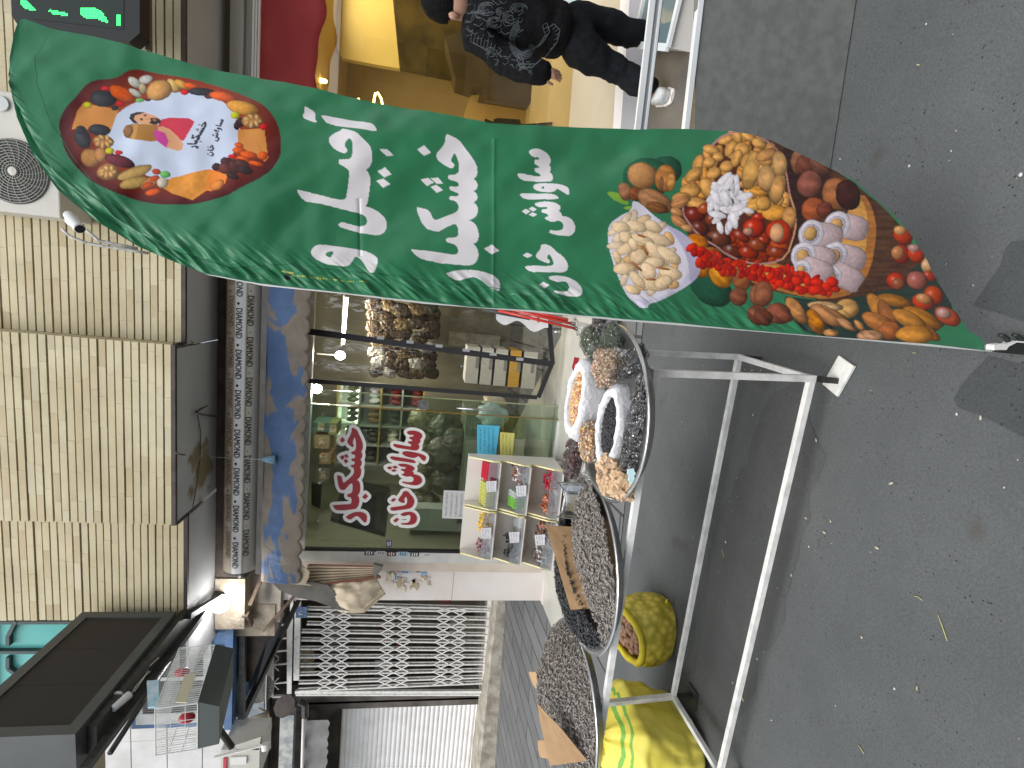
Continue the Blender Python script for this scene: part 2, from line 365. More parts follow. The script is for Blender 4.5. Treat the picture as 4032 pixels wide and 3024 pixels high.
# ---- the words, traced once and reused (flag, round emblem, shop glass)
W_AJIL = [P2(z1, (150,78),(180,90),(225,115),(255,145),(257,190),(250,222),(272,235),(265,245),(220,232),(165,208),(130,190),(130,170),(150,145),(152,110)),
 P2(z1, (323,168),(370,172),(600,215),(850,270),(900,300),(922,340),(920,362),(850,350),(640,310),(390,255),(350,205)),
 P2(z1, (555,322),(620,340),(705,375),(770,440),(850,510),(875,590),(875,660),(850,720),(800,750),(835,790),(850,850),(835,980),(815,1100),(785,1135),(860,1150),(940,1190),(1010,1260),(1030,1330),(1010,1400),(960,1440),(900,1447),(760,1425),(620,1390),(500,1352),(530,1308),(600,1325),(700,1350),(770,1353),(810,1330),(822,1285),(800,1240),(750,1205),(640,1185),(400,1130),(230,1095),(125,1080),(58,975),(120,985),(300,1025),(450,1065),(550,1078),(590,1060),(605,990),(620,890),(635,800),(630,770),(600,745),(560,720),(518,697),(525,655),(560,660),(640,660),(665,630),(672,570),(675,500),(665,460),(638,425),(600,455),(578,485),(580,520),(615,565),(580,592),(520,565),(460,525),(420,470),(408,430),(430,395),(500,355),(535,345)),
 P2(z1, (955,548),(1040,545),(1110,600),(1030,613)), P2(z1, (1012,720),(1085,797),(1005,828),(930,765)), P2(z1, (990,840),(1072,897),(990,935),(915,860))]
W_VA = P2(z2, (275,535),(300,480),(360,435),(430,425),(560,435),(700,455),(830,475),(1000,495),(1100,525),(1200,580),(1245,620),(1245,700),(1220,780),(1190,840),(1160,853),(1130,830),(1080,760),(1040,690),(985,620),(915,587),(890,640),(850,695),(815,730),(740,737),(600,725),(480,700),(370,650),(300,600))
W_VAH = P2(z2, (610,522),(600,560),(575,605),(545,610),(505,590),(490,565),(510,535),(550,525))
W_KH = [P2(z1, (1680,380),(1735,400),(1820,440),(1880,520),(1960,620),(2005,690),(2018,750),(2010,800),(1970,830),(2005,850),(2022,900),(2005,940),(1970,955),(2008,985),(2020,1030),(2005,1065),(1968,1085),(2005,1110),(2022,1160),(2012,1230),(1970,1270),(1905,1290))
 + P2(z3, (1140,270),(1195,330),(1225,420),(1228,510),(1200,570),(1140,592),(1190,630),(1225,700),(1228,770),(1200,840),(1140,885),(1050,890),(900,880),(650,860),(500,835),(365,805),(245,685),(300,690),(500,710),(750,740),(880,755),(930,740),(940,700),(935,650),(900,610),(850,590),(763,572),(765,515),(860,513),(915,505),(942,470),(945,400),(935,340),(910,300),(870,290),(800,320),(720,370),(640,415),(445,355),(318,22),(420,50),(510,75),(585,248),(680,215),(800,165),(900,125),(945,80))
 + P2(z1, (1820,1120),(1810,1090),(1780,1060),(1716,1040),(1718,1010),(1790,1018),(1820,1005),(1818,975),(1780,960),(1720,935),(1720,905),(1780,912),(1815,905),(1822,875),(1800,850),(1705,828),(1705,790),(1780,790),(1820,765),(1825,700),(1810,630),(1770,548),(1740,600),(1725,630),(1735,660),(1768,685),(1745,720),(1700,705),(1620,655),(1580,620),(1572,590),(1590,560),(1640,510),(1670,460),(1675,400)),
 P2(z3, (748,1028),(850,990),(980,965),(1120,962),(1280,980),(1420,1020),(1500,1065),(1545,1110),(1552,1200),(1537,1262),(1450,1240),(1380,1190),(1280,1110),(1190,1062),(1120,1057),(1040,1085),(935,1117)),
 P2(z1, (1438,500),(1512,570),(1437,605),(1362,545)), P2(z1, (1397,828),(1480,810),(1545,860),(1470,895)), P2(z1, (1510,815),(1592,810),(1645,872),(1575,875)), P2(z1, (1505,905),(1572,883),(1647,940),(1577,970)), P2(z3, (1425,595),(1540,675),(1430,730),(1310,658))]
W_SV = [P2(z4, (333,132),(370,112),(430,105),(500,125),(545,155),(560,190),(555,225),(540,238),(562,260),(563,290),(545,315),(575,345),(580,385),(565,415),(530,420),(400,408),(262,398),(215,338),(300,345),(400,358),(455,362),(470,350),(450,325),(405,308),(402,282),(440,278),(455,268),(440,250),(395,238),(398,208),(435,205),(448,190),(430,175),(385,180),(350,160)),
 P2(z4, (385,465),(405,445),(450,437),(550,448),(640,465),(700,492),(722,515),(722,570),(708,578),(670,550),(610,497),(600,520),(565,540),(500,535),(430,515),(395,490)),
 P2(z4, (237,535),(400,548),(560,565),(605,590),(620,622),(450,608),(290,598)),
 P2(z4, (388,655),(430,643),(500,640),(580,662),(625,690),(635,725),(607,745),(640,765),(645,795),(700,800),(760,830),(795,890),(790,930),(760,960),(720,970),(640,962),(540,942),(545,920),(600,928),(650,925),(675,910),(678,880),(660,845),(620,830),(560,845),(480,808),(520,795),(520,775),(495,755),(457,745),(460,722),(500,725),(515,710),(505,690),(440,692)),
 P2(z4, (265,722),(305,698),(348,728),(308,755)), P2(z4, (330,700),(370,680),(412,710),(372,732)), P2(z4, (335,762),(370,737),(418,762),(378,785))]
W_KHAN = [P2(z4, (470,1042),(560,1060),(600,1100),(690,1170),(730,1230),(735,1280),(715,1315),(660,1330),(500,1320),(360,1315),(300,1252),(450,1260),(560,1265),(600,1250),(595,1200),(570,1155),(548,1130),(530,1160),(530,1185),(560,1210),(545,1228),(490,1210),(440,1185),(420,1160),(430,1130),(465,1095)),
 P2(z4, (283,1148),(325,1120),(383,1150),(335,1178)),
 P2(z4, (523,1385),(600,1365),(720,1375),(820,1430),(865,1490),(870,1545),(840,1575),(780,1575),(700,1565),(590,1540),(595,1522),(680,1535),(730,1530),(745,1490),(735,1445),(700,1415),(610,1430)),
 P2(z4, (435,1460),(485,1427),(540,1462),(490,1498))]
W_SVH = P2(z4, (470,475),(490,470),(490,505),(462,490))
for W_ in (W_AJIL, W_KH, W_SV, W_KHAN): W_[:] = [[tuple(q) for q in smooth_poly(w, 1)] if len(w) > 6 else w for w in W_]
W_VA = smooth_poly(W_VA, 1)
for w in W_AJIL+W_KH+W_SV+W_KHAN: fill(w, WHT); len(w) > 6 and line(list(map(tuple, w))+[tuple(w[0])], 3.2, WHT)
fill(W_VA, WHT, [W_VAH]); fill(W_SVH, (.022, .16, .075))
def affine(src, dst):     # 3 source points -> 3 target points
    A = np.array([[*s, 1] for s in src]); M = np.linalg.solve(A, np.array(dst)); return lambda p: tuple(np.array([*p, 1])@M)
# ---- round emblem
mar = smooth_poly(P2(z5, (175,690),(185,590),(230,500),(300,430),(370,350),(430,290),(510,250),(620,240),(700,215),(770,165),(860,148),(960,165),(1150,200),(1400,250),(1650,340),(1850,430),(1980,500),(2070,600),(2120,720),(2135,880),(2110,980),(2040,1070),(1950,1130),(1800,1200),(1650,1280),(1500,1325),(1300,1348),(1100,1345),(900,1310),(700,1250),(520,1170),(400,1090),(300,980),(220,860)), 2)
def marcol(X, Y):
    d = np.hypot((X-690)/260, (Y-515)/170); a = np.array((.36, .075, .025)); b = np.array((.075, .005, .012)); t = np.clip((d-1.0)/.75, 0, 1)[:, None]
    return a*(1-t)+b*t
fill(mar, marcol)
th = np.linspace(0, 2*math.pi, 60, endpoint=False)
fill([z5(1195+590*math.cos(t), 735+385*math.sin(t)) for t in th], (.62, .70, .86))
N5 = lambda x, y, rx, ry, a, c, **k_: nut(z5(x, y), rx*.4521, ry*.4521, a, c, **k_)
TAN, PRU, ORG, RED, GRN, YEL, WAL, PEA = (.62,.30,.11), (.025,.028,.035), (.75,.16,.02), (.68,.04,.05), (.18,.62,.12), (.62,.60,.04), (.45,.24,.10), (.66,.46,.20)
fill(P2(z5, (385,445),(690,505),(640,690),(290,680),(330,520)), TAN)
fill(P2(z5, (1150,1105),(1500,1035),(1670,1100),(1350,1308),(1180,1250),(1080,1190)), lambda X, Y: np.array((.72,.34,.10))*(1+.25*(vnoise(X/14, Y/14, 4)-.5))[:, None])
fill(P2(z5, (1760,720),(1990,710),(2020,960),(1990,990),(1760,850)), (.66,.32,.12)); fill(P2(z5, (1880,715),(2000,980),(1960,900)), (.4,.16,.05))
fill(P2(z5, (1500,1035),(1670,1100),(1640,1180),(1520,1235),(1460,1225)), (.80,.30,.09))
for a in [(420,460,38,25,0,YEL),(585,325,38,22,0,RED),(705,450,42,22,10,RED),(560,410,115,72,5,PRU),(725,365,118,62,25,ORG),(660,490,32,24,0,PRU),
 (820,255,60,38,35,(.7,.68,.6)),(915,225,62,33,-15,(.72,.7,.63)),(885,300,48,33,80,(.6,.52,.35)),(825,345,60,28,30,(.7,.66,.56)),(865,410,38,20,0,GRN),(935,405,32,16,10,(.12,.03,.04)),
 (1165,290,78,42,50,PEA),(1240,280,75,32,30,(.68,.40,.12)),(1325,295,70,24,12,ORG),(1035,325,120,98,0,(.66,.38,.16)),(1272,355,38,26,0,RED),(1425,355,120,38,5,PRU),(1495,408,45,22,10,(.10,.02,.03)),(1625,420,140,48,18,ORG),
 (1800,530,140,62,14,(.80,.42,.12)),(1740,600,40,33,0,YEL),(1785,660,38,50,60,(.06,.02,.02)),(1755,690,28,34,0,(.06,.02,.02)),(1985,695,36,30,0,RED),
 (1770,850,40,22,10,ORG),(1765,890,55,26,0,ORG),(1850,930,80,30,10,ORG),(1800,970,60,28,15,ORG),(1975,940,42,38,0,ORG),(1915,1005,70,20,12,ORG),(1710,940,40,17,0,RED),
 (1560,1020,42,34,0,(.05,.015,.015)),(1660,985,62,38,15,(.07,.02,.018)),(1640,1040,60,45,30,(.16,.04,.03)),(1730,1030,65,60,40,(.09,.025,.02)),(1790,1010,70,40,25,(.10,.03,.02)),(1820,1060,70,35,15,(.05,.02,.02)),(1710,1110,60,30,20,(.05,.015,.015)),
 (535,690,100,52,8,PRU),(385,760,90,72,60,PRU),(370,690,48,40,0,PRU),(570,790,92,52,5,WAL),(445,925,86,78,0,(.55,.30,.13)),(535,900,62,60,50,(.50,.26,.11)),(622,870,42,28,0,YEL),(705,888,38,20,10,RED),
 (715,965,140,52,18,(.16,.025,.04)),(612,1060,108,78,10,WAL),(845,1065,155,45,-22,PEA),(840,1150,125,45,-18,PEA),(1030,1052,38,24,10,(.55,.10,.05)),(1105,1075,45,30,0,GRN),(970,1140,95,40,-30,(.6,.28,.13)),(1010,1110,45,20,-20,(.6,.12,.04)),(950,1165,48,22,-20,(.62,.14,.05)),(1080,1150,50,45,0,(.7,.62,.5)),(995,1225,75,28,-10,ORG),(1570,1180,70,45,-20,(.80,.32,.10)),(1890,645,92,62,-5,WAL)]:
    N5(*a[:5], a[5], rib=4 if a[5] in (WAL, PRU) else 0, hi=.6)
for (cx_, cy_) in ((612,1060),(570,790),(1890,645)):
    for i in range(7): N5(cx_+55*math.cos(i*.9), cy_+34*math.sin(i*.9), 30, 15, 20+i*40, (.72,.46,.22), hi=.3)
def F5(c, *p): fill(P2(z5, *p), c)
SK = (.72, .42, .26)
F5((.42,.22,.07), (745,705),(770,660),(820,635),(870,640),(1050,650),(1060,800),(1000,808),(860,790),(800,770),(755,745))
F5((.55,.32,.12), (820,640),(870,640),(880,700),(860,790),(820,780),(835,700)); N5(790,705,45,60,0,(.35,.18,.08))
F5((.60,.08,.12), (1085,605),(1150,590),(1330,605),(1380,640),(1355,690),(1280,800),(1150,760),(1040,690))
F5((.62,.12,.36), (1020,740),(1040,700),(1120,710),(1160,780),(1135,860),(1050,800))
F5((.03,.025,.025), (790,585),(800,545),(850,525),(920,530),(950,560),(880,560),(860,620),(885,640),(830,630))
F5(SK, (840,560),(920,535),(1000,560),(1070,600),(1080,640),(1000,655),(920,645),(850,615),(830,590))
F5((.04,.03,.025), (975,590),(1040,590),(1080,615),(1075,640),(1020,655),(975,640),(990,610)); F5((.5,.2,.15), (1005,600),(1035,602),(1032,620),(1008,620))
F5((.05,.03,.02), (885,590),(910,585),(915,605),(895,608)); F5((.05,.03,.02), (915,555),(940,552),(945,568),(925,572)); F5((.55,.30,.18), (930,600),(965,592),(970,610))
F5(SK, (1050,680),(1090,670),(1150,690),(1230,760),(1275,820),(1270,865),(1240,882),(1180,870),(1130,850),(1150,800),(1120,730),(1060,710))
m1 = affine([z1(1675,380), z3(1545,1262), z3(245,685)], [z5(1470,640), z5(1405,872), z5(1305,818)])
for w in W_KH: fill([m1(p) for p in w], (.04,.035,.05))
m2 = affine([z4(430,105), z4(790,965), z4(215,338)], [z5(1630,628), z5(1590,815), z5(1570,672)])
for w in W_SV: fill([m2(p) for p in w], (.04,.035,.05))
m3 = affine([z4(470,1042), z4(840,1575), z4(300,1252)], [z5(1525,835), z5(1530,930), z5(1480,872)])
for w in W_KHAN: fill([m3(p) for p in w], (.04,.035,.05))
# ---- food picture
N6 = lambda x, y, rx, ry, a, c, **k_: nut(z6(x, y), rx*.4823, ry*.4823, a, c, **k_)
N7 = lambda x, y, rx, ry, a, c, **k_: nut(z7(x, y), rx*.5124, ry*.5124, a, c, **k_)
def F6(c, *p): fill(smooth_poly(P2(z6, *p), 1), c)
def F7(c, *p): fill(smooth_poly(P2(z7, *p), 1), c)
wood = lambda a, s: (lambda X, Y: np.array(a)*(1+s*(vnoise(X/60, Y/9, 21)-.5)+.5*s*(vnoise(X/7, Y/7, 22)-.5))[:, None])
GD = (.012, .10, .05)
N6(660,400,130,115,0,GD,edge=False,hi=0); N6(500,470,200,170,0,(.014,.13,.06),edge=False,hi=0); N6(1050,1350,200,130,30,GD,edge=False,hi=0)
F6((.22,.42,.05), (155,590),(260,600),(345,655),(350,690),(290,685),(210,650)); F6((.28,.48,.06), (302,715),(340,695),(400,700),(360,728))
WL = (.50, .24, .12)
N6(315,590,55,75,-25,(.42,.22,.13),rib=6); N6(400,605,60,50,30,(.30,.11,.05),rib=8); N6(455,455,122,112,10,(.60,.33,.16),rib=0)
N6(650,470,88,110,10,(.55,.26,.10),rib=9); N6(620,520,20,60,0,(.3,.15,.09)); N6(700,500,35,70,0,(.66,.36,.14),rib=7); N6(575,650,165,80,20,(.48,.26,.14),rib=8); N6(600,700,95,45,10,(.26,.12,.05),rib=9)
# dark wooden table ground behind nuts, brown board
F7(wood((.10,.045,.028), .8), (-500,60),(-250,-95),(300,-90),(430,40),(800,300),(1100,600),(1300,950),(1200,1110),(700,1180),(250,1090),(-150,1000),(-700,500))
F7(wood((.42,.19,.07), .5), (740,330),(800,330),(850,460),(885,600),(870,830),(815,990),(720,1080),(540,1130),(300,1100),(-150,960),(-350,800),(-300,700),(300,900),(600,960),(760,740))
F7(wood((.60,.34,.13), .4), (700,300),(780,380),(815,560),(800,800),(740,980),(600,1040),(420,1060),(-150,900),(-200,820),(400,900),(640,700),(660,400))
F7(wood((.045,.018,.014), .9), (-500,300),(230,-80),(390,20),(520,180),(700,300),(740,400),(600,440),(300,560),(240,820),(-100,870),(-500,800))
# dark round bowl
F6((.11,.035,.022), (1040,190),(1200,85),(1380,95),(1560,230),(1640,420),(1720,760),(1740,900),(1700,1080),(1600,1140),(1440,1160),(1200,1080),(960,950),(830,740),(810,650),(850,500),(950,300))
rr = random.Random(11)
def cluster(f, pts, cols, size, asp=.6, n=60, **k_):
    P = np.array([f(*p) for p in pts]); x0, y0 = P.min(0); x1, y1 = P.max(0)
    def ins(x, y):
        c = False; j = len(P)-1
        for i in range(len(P)):
            if (P[i][1] > y) != (P[j][1] > y) and x < (P[j][0]-P[i][0])*(y-P[i][1])/(P[j][1]-P[i][1])+P[i][0]: c = not c
            j = i
        return c
    got = []; tries = 0
    while len(got) < n and tries < n*30:
        tries += 1; x = rr.uniform(x0, x1); y = rr.uniform(y0, y1)
        if ins(x, y) and all((x-a)**2+(y-b)**2 > (size*.75)**2 for a, b in got): got.append((x, y))
    for x, y in sorted(got, key=lambda g_: -g_[0]): nut((x, y), size*rr.uniform(.85, 1.15), size*asp*rr.uniform(.85, 1.15), rr.uniform(0, 180), rr.choice(cols), **k_)
cluster(z6, [(1070,200),(1230,100),(1400,100),(1540,230),(1630,420),(1680,650),(1640,760),(1350,760),(1230,420),(1060,460),(1000,620),(830,700),(810,560),(900,340)], [(.72,.36,.12),(.66,.34,.13),(.75,.42,.17)], 27, .62, 60, hi=.6, rib=3)
for a in [(1150,150,70,40,-20),(1240,130,60,38,80),(1330,130,65,38,30),(1410,190,65,45,20),(1180,230,75,38,-60),(1270,240,60,58,0),(1030,235,70,45,20),(1080,300,45,40,0),(920,350,75,42,-70),(1010,340,50,42,0),(880,440,80,45,-40),(1050,425,62,45,-20),(1150,375,55,45,0),(1225,310,75,42,-70),(1010,540,90,60,50),(870,560,90,55,0),(940,660,90,45,10),(800,620,80,45,0),(1310,330,65,45,-60)]: N6(*a, (.70,.40,.16), rib=4, hi=.6)
for a in [(1360,400,72,150,8,(.72,.44,.18)),(1500,430,70,110,-35,(.62,.36,.16)),(1580,360,70,95,-25,(.68,.42,.2)),(1480,330,60,45,0,(.6,.34,.14)),(1585,540,62,130,12,(.66,.42,.18)),(1425,665,95,52,-20,(.72,.42,.15)),(1560,740,100,60,0,(.72,.38,.11)),(1440,560,75,42,10,(.66,.34,.1)),(1680,800,55,70,0,(.66,.36,.13))]: N6(*a, rib=6, hi=.5)
cluster(z6, [(1180,900),(1290,900),(1420,900),(1680,960),(1660,1080),(1500,1140),(1250,1080)], [(.42,.06,.02),(.36,.05,.015),(.5,.09,.03)], 24, .55, 40, hi=.5, dark=.2)
for a in [(920,745,85,60,15,(.22,.03,.02)),(1000,700,60,45,0,(.4,.1,.04)),(960,860,80,60,30,(.16,.035,.02)),(1060,790,60,50,0,(.25,.06,.03)),(1110,950,105,65,20,(.20,.06,.03)),(1230,1050,110,45,15,(.16,.04,.02)),(1000,960,50,30,0,(.1,.03,.02)),
 (1430,780,60,35,0,(.5,.05,.02)),(1395,860,92,75,0,(.55,.06,.02)),(1600,890,112,90,20,(.55,.07,.025)),(1580,900,50,60,0,(.68,.36,.2)),(1350,890,45,35,0,(.55,.3,.22)),(1290,930,90,35,25,(.34,.05,.02)),(1480,960,60,30,0,(.4,.06,.02)),(1430,1000,85,45,15,(.34,.08,.03)),(1620,1000,90,40,15,(.5,.1,.03)),(1600,1060,95,45,5,(.3,.06,.02)),(1360,1060,90,45,15,(.4,.05,.015))]: N6(*a, hi=.5, dark=.2, spec=.3)
for i in range(42):
    t = rr.uniform(0, 6.28); q = rr.uniform(0, 1)**.6; x = 1190+q*150*math.cos(t); y = 680+q*205*math.sin(t)
    N6(x, y, 62, 25, rr.choice([60, 100, 20, -40, 80]), (.80,.76,.80), hi=.3, dark=.62)
for (x, y, a) in ((1320,600,-15),(1140,470,-40),(1180,500,-60),(1100,750,10),(1230,800,80),(1080,610,60),(1270,690,-20),(1160,620,70)): N6(x, y, 75, 30, a, (.84,.80,.84), hi=.3, dark=.68)
line(P2(z6, (1040,195),(1110,130),(1200,90),(1290,85),(1380,110),(1480,170),(1560,240),(1620,330),(1660,450),(1690,600),(1725,740),(1735,840),(1720,940),(1690,1050),(1640,1110),(1560,1140),(1440,1155),(1300,1125),(1150,1060),(1000,970),(900,870),(830,750),(812,660)), 8, (.45,.26,.24))
line(P2(z6, (1690,600),(1725,740),(1735,840),(1720,940),(1690,1050),(1640,1110)), 4, (.62,.36,.14))
# nuts outside the bowl
for a in [(790,650,80,45,-20,(.62,.32,.16)),(770,730,60,35,20,(.62,.34,.17)),(790,810,85,40,35,(.58,.3,.15)),(850,860,50,30,20,(.6,.34,.18)),(925,980,90,70,15,(.62,.22,.03)),(1050,1080,100,55,15,(.45,.17,.05)),(965,1180,90,80,60,(.62,.25,.04)),(1130,1245,115,85,50,(.66,.30,.06)),(1310,1280,80,90,-25,(.36,.14,.06)),(1285,1420,75,75,20,(.26,.10,.06)),(1465,1400,92,95,0,(.34,.14,.08)),(1440,1570,90,85,40,(.24,.09,.05)),(1620,1560,110,75,25,(.30,.11,.06))]: N6(*a, rib=7, hi=.4)
# cashew bowl
F6((.62,.60,.74), (380,655),(430,665),(520,730),(620,790),(720,850),(800,890),(870,950),(930,1040),(960,1150),(940,1260),(860,1330),(740,1400),(600,1470),(520,1490),(505,1530),(440,1510),(350,1440),(300,1330),(250,1200),(210,1050),(195,900),(210,830),(290,770),(380,730))
F6((.50,.47,.60), (640,800),(720,850),(800,890),(870,950),(930,1040),(960,1150),(940,1260),(860,1330),(850,1150),(790,980),(720,880))
F6((.74,.70,.80), (380,655),(450,670),(560,750),(680,860),(780,980),(845,1130),(850,1210),(800,1310),(700,1400),(540,1460),(350,1440),(300,1330),(250,1200),(210,1050),(195,900),(210,830),(290,770),(380,730))
cluster(z6, [(240,850),(330,770),(450,760),(620,850),(740,980),(780,1180),(720,1330),(520,1400),(380,1400),(270,1160)], [(.80,.62,.42),(.74,.50,.27),(.82,.68,.52)], 34, .5, 44, hi=.6, dark=.5)
for a in [(600,950,130,48,22),(480,960,100,40,20),(580,1060,110,48,50),(560,1150,90,45,0),(690,1090,115,52,35),(440,1100,75,62,-30),(350,1030,85,45,-30),(430,850,90,45,15),(570,850,80,45,25),(300,860,80,45,10),(700,1240,95,55,15),(540,1330,150,50,8),(330,1200,95,50,0),(520,1220,80,60,60),(430,1290,90,40,50),(640,1310,80,50,-20),(340,940,60,45,40),(400,1000,60,35,70)]: N6(*a, (.84,.66,.46), hi=.7, dark=.55)
for a in [(470,930,40,10,20),(500,1050,50,12,60),(640,1200,60,10,10),(430,1180,60,12,40),(540,1290,40,10,0)]: N6(*a, (.45,.20,.08), hi=0, edge=False)
# walnuts between bowl and edge, coconut rolls, berries
for a in [(280,70,62,90,0,(.36,.17,.10)),(330,90,70,80,40,(.22,.08,.05)),(450,100,100,60,35,(.18,.08,.05)),(370,240,92,108,10,(.30,.12,.09)),(570,320,108,128,-10,(.40,.17,.08)),(660,330,95,120,-15,(.06,.015,.012)),(400,440,95,95,20,(.42,.13,.06)),(480,440,60,60,0,(.2,.06,.04)),(20,30,90,45,-20,(.6,.33,.15)),(40,200,70,100,-20,(.62,.38,.19)),(130,90,60,100,-10,(.64,.40,.2)),(125,280,50,115,8,(.62,.36,.16)),(105,460,105,65,0,(.74,.38,.11)),(20,390,60,60,0,(.6,.34,.12)),(215,500,55,85,0,(.62,.34,.15)),(150,610,80,95,-20,(.55,.07,.03)),(125,615,55,72,-10,(.7,.40,.24))]: N7(*a, rib=7 if a[5][0] < .45 else 3, hi=.4)
CW = (.72, .66, .72)
for (x, y, a) in ((620,560,15),(430,620,10),(610,790,15),(380,790,10),(600,940,30),(370,890,25)):
    N7(x+65, y+15, 135, 95, a, (.58,.46,.47), hi=.3, dark=.5, pw=3); N7(x-40, y, 98 if y < 850 else 70, 108 if y < 850 else 70, a, CW, hi=.4, dark=.7); N7(x-45, y, 68 if y < 850 else 48, 72 if y < 850 else 40, a, (.55,.50,.60), hi=0, dark=.7); N7(x-48, y, 50 if y < 850 else 32, 55 if y < 850 else 28, a, (.66,.42,.2), hi=.2)
cluster(z7, [(-560,720),(0,880),(240,890),(420,960),(580,1000),(560,1080),(380,1070),(200,1040),(0,970),(-500,860)], [(.62,.05,.02),(.70,.07,.03),(.5,.035,.015)], 22, .6, 75, hi=.5, dark=.35)
for a in [(430,1050,55,35,0),(550,990,45,40,0),(510,1030,40,30,60),(370,980,40,30,80),(290,980,45,32,30),(210,1020,30,28,0),(160,1000,38,32,0),(440,990,48,28,0)]: N7(*a, (.70,.06,.025), hi=.5, dark=.4)
# lower dark ground then almonds and hazelnuts
F7(wood((.018,.04,.03), .4), (180,1090),(300,1110),(560,1150),(700,1120),(850,1060),(1000,1060),(1250,800),(1330,950),(1500,1240),(1400,1340),(1200,1470),(600,1440),(330,1380),(240,1250))
F7(wood((.10,.05,.03), .8), (880,400),(1010,520),(1150,640),(1150,720),(1010,760),(990,900),(960,1050),(760,1110),(720,1080),(850,900),(885,600))
for a in [(1085,640,62,80,-60,(.5,.07,.02)),(1060,600,48,35,10,(.66,.38,.18)),(1075,780,70,75,-20,(.42,.05,.02)),(1050,770,50,55,0,(.55,.26,.12)),(1185,780,60,75,-30,(.55,.08,.03)),(1170,735,48,30,10,(.5,.3,.28)),(1270,870,45,55,0,(.66,.42,.25)),(1290,950,60,40,10,(.4,.06,.03)),(1035,990,78,68,15,(.52,.06,.02)),(1050,1010,55,45,0,(.34,.12,.06)),(1195,985,82,72,20,(.42,.15,.12)),(1320,1100,70,80,-45,(.5,.09,.03)),(1240,1150,90,60,15,(.55,.08,.03)),(1245,1125,65,38,20,(.6,.30,.14)),(1430,1260,110,62,30,(.55,.12,.06)),(1400,1235,60,40,20,(.56,.34,.30))]: N7(*a, hi=.5, dark=.25, spec=.2)
for a in [(1020,1140,140,48,12,(.42,.19,.05)),(885,1200,60,130,-30,(.55,.26,.08)),(960,1250,60,130,-30,(.36,.15,.06)),(1230,1270,170,62,25,(.48,.22,.05)),(1130,1285,150,62,25,(.58,.28,.08)),(1290,1390,110,40,25,(.45,.18,.05)),(900,1310,150,62,25,(.50,.22,.08)),(990,1370,90,70,20,(.48,.18,.07)),(840,1410,110,48,0,(.62,.36,.22)),(1190,1400,145,72,5,(.66,.32,.09)),(660,1200,82,80,-10,(.62,.38,.17)),(500,1180,135,38,5,(.66,.46,.26)),(520,1250,150,60,30,(.46,.24,.12)),(640,1320,90,25,35,(.5,.28,.16)),(420,1300,60,105,-25,(.58,.24,.04)),(280,1210,55,120,-30,(.52,.27,.12)),(540,1385,62,32,-5,(.62,.34,.16)),(750,1330,60,25,40,(.55,.3,.14)),(150,1230,95,82,20,(.28,.10,.06)),(35,1080,75,100,0,(.34,.14,.08)),(30,1260,80,60,40,(.20,.07,.04))]: N7(*a, rib=5, hi=.4, dark=.3)
mean_ = COL.mean(-1, keepdims=True); sat_ = (COL.max(-1)-COL.min(-1))/(COL.max(-1)+1e-6); art = (COL[..., 0] > COL[..., 1]*1.02)&(sat_ > .2); COL[art] = np.clip(mean_[art]+(COL[art]-mean_[art])*1.18, 0, 1)**1.12*1.04
# seams printed/sewn: hem line beside the sleeve
seam = [cr(0,0)(300,225), cr(0,0)(235,380), cr(0,0)(245,550), cr(0,0)(330,790), cr(0,0)(470,1020), cr(0,0)(650,1240), cr(0,0)(850,1430), cr(0,0)(1100,1620), cr(0,1)(1500,80), z2(0,712), z2(500,775), z2(1000,830), z2(1500,880), z2(2200,965), z3(700,1155), z3(1400,1215), z3(2212,1260)]
line(seam, 3.2, (.010, .10, .05))
# yellow printer's note, printed upside down on the sleeve
for i, (a, b) in enumerate([(0,45),(65,130),(140,215),(255,320),(335,420),(430,550),(580,665),(690,745),(795,930),(970,1105)]):
    for j in range(int((b-a)/16)):
        x = a+j*16+6; y = 862+(x*.098); w_ = rr.uniform(5, 13); h_ = rr.uniform(10, 34)
        fill(P2(z2, (x, y-h_/2), (x+w_*.5, y-h_/2), (x+w_*.5, y+h_/2), (x, y+h_/2)), (.60,.58,.10))
        fill(P2(z2, (x, y-2), (x+13, y-2), (x+13, y+5), (x, y+5)), (.60,.58,.10))
nut(cr(0,1)(1860,132), 13, 13, 0, (.015,.02,.015), hi=0); line([cr(0,1)(1825,98), cr(0,1)(1870,108), cr(0,1)(1900,112)], 3, (.6,.58,.1))
# ---- cloth surface
sx = np.array([p[0] for p in seam]+[2900, 3884]); sy = np.array([p[1] for p in seam]+[1235, 1340])
E_ = GY*0+(YB[:, None]-GY); ET = GY-YT[:, None]
dark_n = vnoise(GX/300, GY/120, 31)
fold = ((vnoise(GX/520+GY/500, GY/260, 1)-.5)*.034 + (vnoise((GX+GY*.8)/170, (GY-GX*.4)/420, 2)-.5)*.017 + (vnoise((GX*.8+GY)/85, (GY-GX*.6)/260, 41)-.5)*.006)*(.35+.65*np.clip(np.minimum(ET, E_)/120, 0, 1))
ph = (GX-.9*GY)/np.where(GX < 900, 48, 54)+1.3*vnoise(GX/160, GY/160, 8)*2
amp = np.exp(-(np.clip(E_, 0, None)/88)**2)*.0040*(.35+1.1*vnoise(GX/210, GY/400, 12))
amp *= np.clip(E_/22, 0, 1)*.85+.15
gath = amp*2.6*((vnoise((GX-.85*GY)/27, (GX*.85+GY)/210, 51)-.5)+.45*(vnoise((GX-1.3*GY)/15, (GX+GY)/120, 52)-.5))
fine = (vnoise(GX/70, GY/60, 15)-.5)*.004+(vnoise((GX+GY)/36, (GY-GX)/90, 16)-.5)*.0016*np.exp(-E_/160)
sleeve = -.008*np.sqrt(np.clip(1-((E_-28)/30)**2, 0, 1))
hem = .0025*np.sin(GX/95+2*vnoise(GX/150, GY*0, 18))*np.exp(-ET/40)
tail = np.clip((3885-GX)/900, .12, 1)
